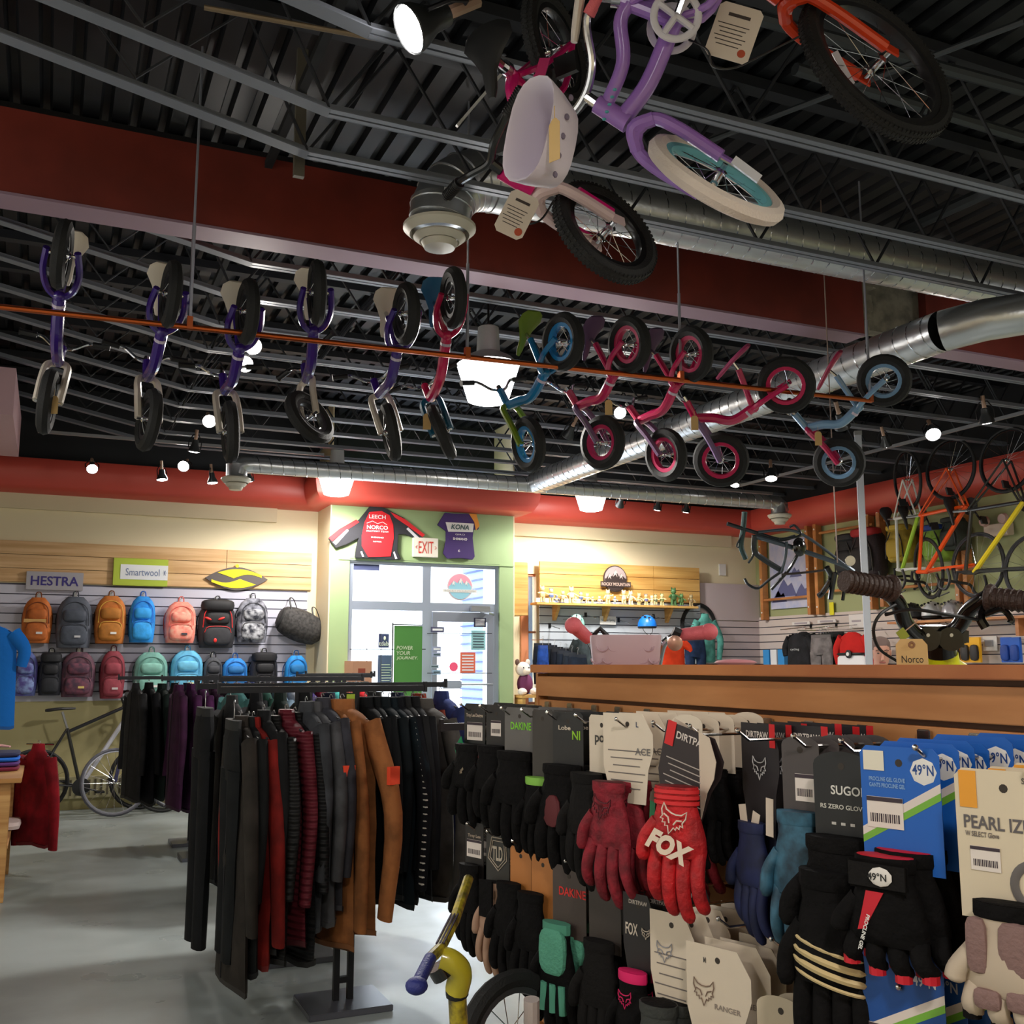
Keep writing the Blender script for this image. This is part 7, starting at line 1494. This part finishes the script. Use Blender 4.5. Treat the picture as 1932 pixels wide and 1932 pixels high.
# bicycle with black bars standing behind the counter (only its bars and yellow head tube rise over it)
t = thing('mountain_bicycle', 'black barred bicycle with a neon yellow frame behind the counter', 'bicycle', P(1780, 1250, d=2.75)); GB = mat((16, 14, 14), .16, coat=.5)
d1 = 2.6
pts = [P(1668, 1108, d=d1), P(1695, 1140, d=d1+.02), P(1708, 1175, d=d1+.05), P(1735, 1200, d=d1+.08), P(1772, 1206, d=d1+.10), P(1805, 1185, d=d1+.08), P(1830, 1150, d=d1+.05), P(1862, 1128, d=d1), P(1880, 1122, d=d1)]
MB().bez(pts, .0205, 14, 6).build('handlebar', GB, t)
for p0, p1 in ((P(1680, 1110, d=d1), P(1592, 1096, d=d1-.05)), (P(1868, 1128, d=d1-.02), P(1985, 1140, d=d1-.12))):
    d = (p1-p0).normalized(); mb = MB().tube([p0, p1], .026, 14)
    for k in range(9): mb.torus(p0.lerp(p1, .06+k*.105), d, .0265, .0028, 16, 5)
    mb.torus(p0, d, .026, .010, 18, 8); mb.build('grip', mat((58, 40, 34), .55, bump=.4, bscale=150), t)
MB().obox(P(1772, 1200, d=d1+.1), CR, CF, CU, .14, .06, .055).build('stem', GB, t, bevel=.012)
for k in (-1, 1):
    MB().tube([P(1772+k*22, 1206, d=d1+.06), P(1772+k*22, 1206, d=d1+.16)], .031, 14).build('stem_clamp', GB, t)
    MB().lathe([(.005, 0), (.005, .004)], P(1772+k*22, 1198, d=d1+.055), -CF, 8).build('clamp_bolt', CHR, t)
MB().tube([P(1774, 1208, d=d1+.13), P(1776, 1236, d=d1+.15)], [.036, .040], 16).build('headset', GB, t)
MB().tube([P(1776, 1234, d=d1+.15), P(1780, 1262, d=d1+.16), P(1786, 1400, d=d1+.18)], [.042, .045, .04], 16).build('head_tube', mat((226, 226, 30), .35, coat=.3), t)
MB().bez([P(1790, 1255, d=d1+.16), P(1830, 1300, d=d1+.35), P(1800, 1420, d=d1+.8)], .03, 12, 5).build('down_tube', mat((226, 226, 30), .35, coat=.3), t)
MB().bez([P(1860, 1140, d=d1), P(1850, 1165, d=d1-.02), P(1860, 1185, d=d1-.03)], .012, 8, 5).build('brake_clamp', GB, t); MB().bez([P(1858, 1160, d=d1-.04), P(1890, 1150, d=d1-.05), P(1908, 1168, d=d1-.05), P(1905, 1176, d=d1-.05)], .008, 8, 5).build('brake_lever', GB, t)
MB().bez([P(1690, 1140, d=d1), P(1660, 1160, d=d1-.05), P(1648, 1190, d=d1-.05), P(1660, 1225, d=d1-.02), P(1700, 1252, d=d1)], .004, 6, 8).bez([P(1850, 1170, d=d1-.02), P(1790, 1160, d=d1-.08), P(1720, 1150, d=d1-.08), P(1670, 1160, d=d1-.04)], .0045, 6, 8).build('brake_cables', BLK, t)
wheel(t, P(1786, 1560, d=d1+.2)*1.0, (.5, -.86, 0), .33, .05, RUB, BLK, ns=16)
MB().tube([P(1786, 1400, d=d1+.18), P(1790, 1560, d=d1+.2)], .025, 8).build('fork', mat((226, 226, 30), .35), t)
o_ = P(1720, 1226, d=d1-.12); k = MB().prism([(-.038, -.055), (.038, -.055), (.038, .012), (.026, .026), (-.026, .026), (-.038, .012)], o_, CR, (0, 0, 1), .0015).build('name_tag', KRAFT, t)
text_mb('Norco', o_+V((0, 0, -.022))-CF*.0025, CR, (0, 0, 1), .052, .017, .0).build('handwriting', mat((50, 40, 36), .7), k, smooth=False)
MB().torus(o_+V((0, 0, .012))-CF*.002, CF, .006, .003, 14, 6).build('eyelet', mat((150, 110, 80), .5), k); MB().bez([o_+V((0, 0, .012)), P(1700, 1200, d=d1-.08), P(1730, 1172, d=d1-.02), P(1722, 1168, d=d1)], .0015, 5, 5).build('tag_string', mat((170, 130, 100), .7), k)
MB().obox(P(1703, 1197, d=d1-.1), (CR*.8+CU*.6), CF, (CU*.8-CR*.6), .022, .003, .026).build('square_charm', mat((150, 160, 60), .5), t)
# child's bicycle with a basket behind the counter
d2 = 3.55
t = thing('kids_bicycle', 'pink gripped bicycle with a quilted lilac basket behind the counter', 'bicycle', P(1180, 1300, d=d2))
for p0, p1 in ((P(1110, 1205, d=d2), P(1082, 1180, d=d2-.05)), (P(1284, 1198, d=d2), P(1338, 1192, d=d2-.05))):
    MB().tube([p0, p1], [.021, .026], 14).ell(p1, .030, .030, .029, n=14, m=10).build('grip', pinkg, t)
MB().bez([P(1110, 1205, d=d2), P(1120, 1225, d=d2), P(1128, 1260, d=d2+.02), P(1160, 1300, d=d2+.05), P(1200, 1306, d=d2+.05), P(1236, 1290, d=d2+.05), P(1243, 1250, d=d2+.02), P(1252, 1215, d=d2), P(1270, 1202, d=d2), P(1286, 1198, d=d2)], .013, 10, 6).build('handlebar', CHR, t)
c_ = P(1180, 1238, d=d2-.25); rings = []
for k, (s_, z_) in enumerate([(.72, -.14), (.8, -.12), (.96, .0), (1.0, .06), (.99, .066), (.93, .06), (.88, -.02)]):
    rings.append([c_+CR*(.112*s_*math.copysign(abs(math.cos(2*pi*j/28))**.5, math.cos(2*pi*j/28)))+V((CF.x, CF.y, 0))*(.085*s_*math.copysign(abs(math.sin(2*pi*j/28))**.6, math.sin(2*pi*j/28)))+V((0, 0, z_)) for j in range(28)])
bk_o = MB().loft(rings).build('basket', mat((196, 168, 178), .45), t, ang=50)
mb = MB()
for r_ in range(3):
    for k in range(6 if r_ % 2 else 5):
        x_ = (-.08+.036*k)+(-.018 if r_ % 2 else 0); z_ = .03-.038*r_
        mb.tube([c_+CR*(x_-.018*math.cos(a))+V((0, 0, z_-.016*math.sin(a)))-V((CF.x, CF.y, 0))*(.083*(.96 if r_ == 0 else .92 if r_ == 1 else .88)) for a in [pi*i/6 for i in range(7)]], .0022, 5)
mb.build('scallop_ribs', mat((186, 156, 168), .45), bk_o)
MB().lathe([(.026, 0), (.026, .009), (.016, .015), (.006, .017)], P(1273, 1213, d=d2-.05), -CF, 20).build('bell', mat((206, 160, 140), .3, .4), t); MB().tube([P(1283, 1196, d=d2-.02), P(1270, 1190, d=d2-.02)], .016, 8).build('brake_clamp', BLK, t)
MB().tube([P(1118, 1200, d=d2), P(1132, 1186, d=d2), P(1146, 1200, d=d2)], .009, 8).build('brake_lever', BLK, t)
wheel(t, V((P(1190, 1300, d=d2+.1).x, P(1190, 1300, d=d2+.1).y, .2)), (CR.x, CR.y, 0), .2, .045, mat((226, 214, 206), .6), mat((120, 196, 206), .4), ns=14)
MB().tube([P(1190, 1306, d=d2+.05), V((P(1190, 1300, d=d2+.1).x, P(1190, 1300, d=d2+.1).y, .25))], .02, 8).build('head_tube', lav, t)
MB().ell(P(1388, 1250, d=3.6), .075, .05, .012, (CR, V((CF.x, CF.y, 0)), V((0, 0, 1))), 14, 6).build('child_saddle_cushion', mat((236, 160, 166), .5)); tag(bpy.data.objects['child_saddle_cushion'], 'pink edged small saddle peeping over the counter', 'saddle')
a = P(1387, 1254, d=3.6); MB().tube([a, V((a.x, a.y, .3))], .014, 8).build('saddle_post', ALU, None); tag(bpy.data.objects['saddle_post'], 'chrome post under the pink edged saddle', 'post')
# ================================================================ PERSON behind the counter
hc = P(1662, 1229, d=9.0)
t = thing('person', 'person with short cropped hair looking down behind the counter', 'person', (hc.x, hc.y, 0))
skin = mat((206, 150, 128), .55, bump=.1); L_ = V((-.55, -.75, 0)).normalized(); S_ = V((0, 0, 1)).cross(L_)   # facing direction, side
tilt = Matrix.Rotation(.30, 3, S_)
def hp(f, s, u): return hc+tilt @ (L_*f+S_*s+V((0, 0, 1))*u)
rings = []
for u, rf, rs, of in ((-.125, .030, .028, .062), (-.112, .052, .045, .045), (-.085, .075, .060, .022), (-.05, .086, .068, .008), (0, .094, .074, 0), (.04, .098, .077, -.004), (.08, .090, .072, -.008), (.105, .066, .055, -.01), (.120, .03, .025, -.01)):
    rings.append([hp(of+rf*math.cos(2*pi*j/20), rs*math.sin(2*pi*j/20), u) for j in range(20)])
mb = MB().loft(rings)
mb.tube([hp(-.02, 0, -.07), hp(-.045, 0, -.17), V((hc.x, hc.y, hc.z-.25))-L_*.05], [.058, .055, .07], 14)
mb.bez([hp(.092, 0, .018), hp(.108, 0, -.015), hp(.118, 0, -.034), hp(.098, 0, -.044)], [.009]*6+[.012]*6+[.015]*6+[.012], 8, 6)
for s_ in (-1, 1): mb.ell(hp(0, s_*.077, -.012), .012, .028, .034, (S_, tilt @ L_, tilt @ V((0, 0, 1))), 10, 6); mb.tube([hp(.088, s_*.014, .028), hp(.088, s_*.036, .034), hp(.078, s_*.054, .026)], .007, 6)
# arms and trunk continue the same body
sh = V((hc.x, hc.y, hc.z-.30))-L_*.06
for s_ in (-1, 1):
    el = sh+S_*(s_*.25)-V((0, 0, .28))+L_*.06; wr = el+L_*.24-S_*(s_*.08)-V((0, 0, .02))
    mb.bez([sh+S_*(s_*.16), sh+S_*(s_*.22)-V((0, 0, .12)), el, wr], [.05-.022*i/18 for i in range(19)], 10, 6)
    mb.ell(wr+L_*.05, .05, .038, .016, (L_, S_, V((0, 0, 1))), 10, 6)
    for k in range(4): b0_ = wr+L_*.085+S_*((k-1.5)*.019); mb.bez([b0_, b0_+L_*.03, b0_+L_*.05-V((0, 0, .014))], .008, 6, 3)
    b0_ = wr+L_*.03-S_*(s_*.035); mb.bez([b0_, b0_+L_*.03-S_*(s_*.02), b0_+L_*.05-S_*(s_*.018)], .009, 6, 3)
mb.loft([[sh-V((0, 0, z))+S_*(ws*math.cos(2*pi*j/16))+L_*(wf2*math.sin(2*pi*j/16)) for j in range(16)] for z, ws, wf2 in ((-.05, .06, .055), (.0, .17, .09), (.15, .18, .11), (.35, .16, .10), (.5, .17, .11))])
hipz = hc.z-.80
for s_ in (-1, 1): mb.bez([V((sh.x, sh.y, hipz))+S_*(s_*.09), V((sh.x, sh.y, hipz*.52))+S_*(s_*.11), V((sh.x, sh.y, .07))+S_*(s_*.12)], [.085-.045*i/12 for i in range(13)], 12, 6); mb.ell(V((sh.x, sh.y, .04))+S_*(s_*.12)+L_*.06, .13, .045, .04, (L_, S_, V((0, 0, 1))), 12, 6)
mb.build('body', skin, t, ang=70)
rings = []
for u, rf, rs, of in ((.010, .100, .081, -.006), (.04, .103, .082, -.008), (.08, .096, .077, -.011), (.108, .072, .060, -.013), (.124, .03, .026, -.013)):
    rings.append([hp(of+(rf if math.cos(2*pi*j/20) < .55 else rf*(.86 if u < .07 else 1.0))*math.cos(2*pi*j/20), rs*math.sin(2*pi*j/20), u+(.028*max(0, math.cos(2*pi*j/20)) if u < .07 else 0)) for j in range(20)])
MB().loft(rings).build('cropped_hair', mat((112, 92, 86), .8), t)
for s_ in (-1, 1):
    MB().ell(hp(.083, s_*.031, .008), .008, .013, .006, (tilt @ L_, S_, tilt @ V((0, 0, 1))), 10, 6).build('eye', mat((70, 60, 58), .4), t); MB().tube([hp(.092, s_*.016, .034), hp(.093, s_*.034, .040), hp(.082, s_*.052, .032)], .0045, 6).build('eyebrow', mat((80, 60, 54), .8), t)
MB().bez([hp(.092, -.024, -.072), hp(.102, 0, -.068), hp(.092, .024, -.072)], .006, 6, 4).build('lips', mat((170, 100, 92), .5), t)
MB().loft([[sh-V((0, 0, z))+S_*(ws*math.cos(2*pi*j/18))+L_*(wf2*math.sin(2*pi*j/18)) for j in range(18)] for z, ws, wf2 in ((-.045, .07, .065), (-.01, .18, .10), (.12, .20, .125), (.35, .18, .12), (.56, .185, .125))]).build('black_shirt', mat((40, 36, 40), .85), t)
for s_ in (-1, 1): MB().bez([sh+S_*(s_*.15)-V((0, 0, .02)), sh+S_*(s_*.225)-V((0, 0, .12)), sh+S_*(s_*.248)-V((0, 0, .22))], .062, 10, 5).build('sleeve', mat((40, 36, 40), .85), t)
for s_ in (-1, 1): MB().bez([V((sh.x, sh.y, hipz+.08))+S_*(s_*.09), V((sh.x, sh.y, hipz*.52))+S_*(s_*.11), V((sh.x, sh.y, .09))+S_*(s_*.12)], [.10-.04*i/12 for i in range(13)], 12, 6).build('trouser_leg', mat((50, 54, 70), .8), t); MB().ell(V((sh.x, sh.y, .045))+S_*(s_*.12)+L_*.06, .14, .052, .045, (L_, S_, V((0, 0, 1))), 12, 6, p=.8).build('shoe', BLK, t)
bpy.data.curves.remove(FONTC)
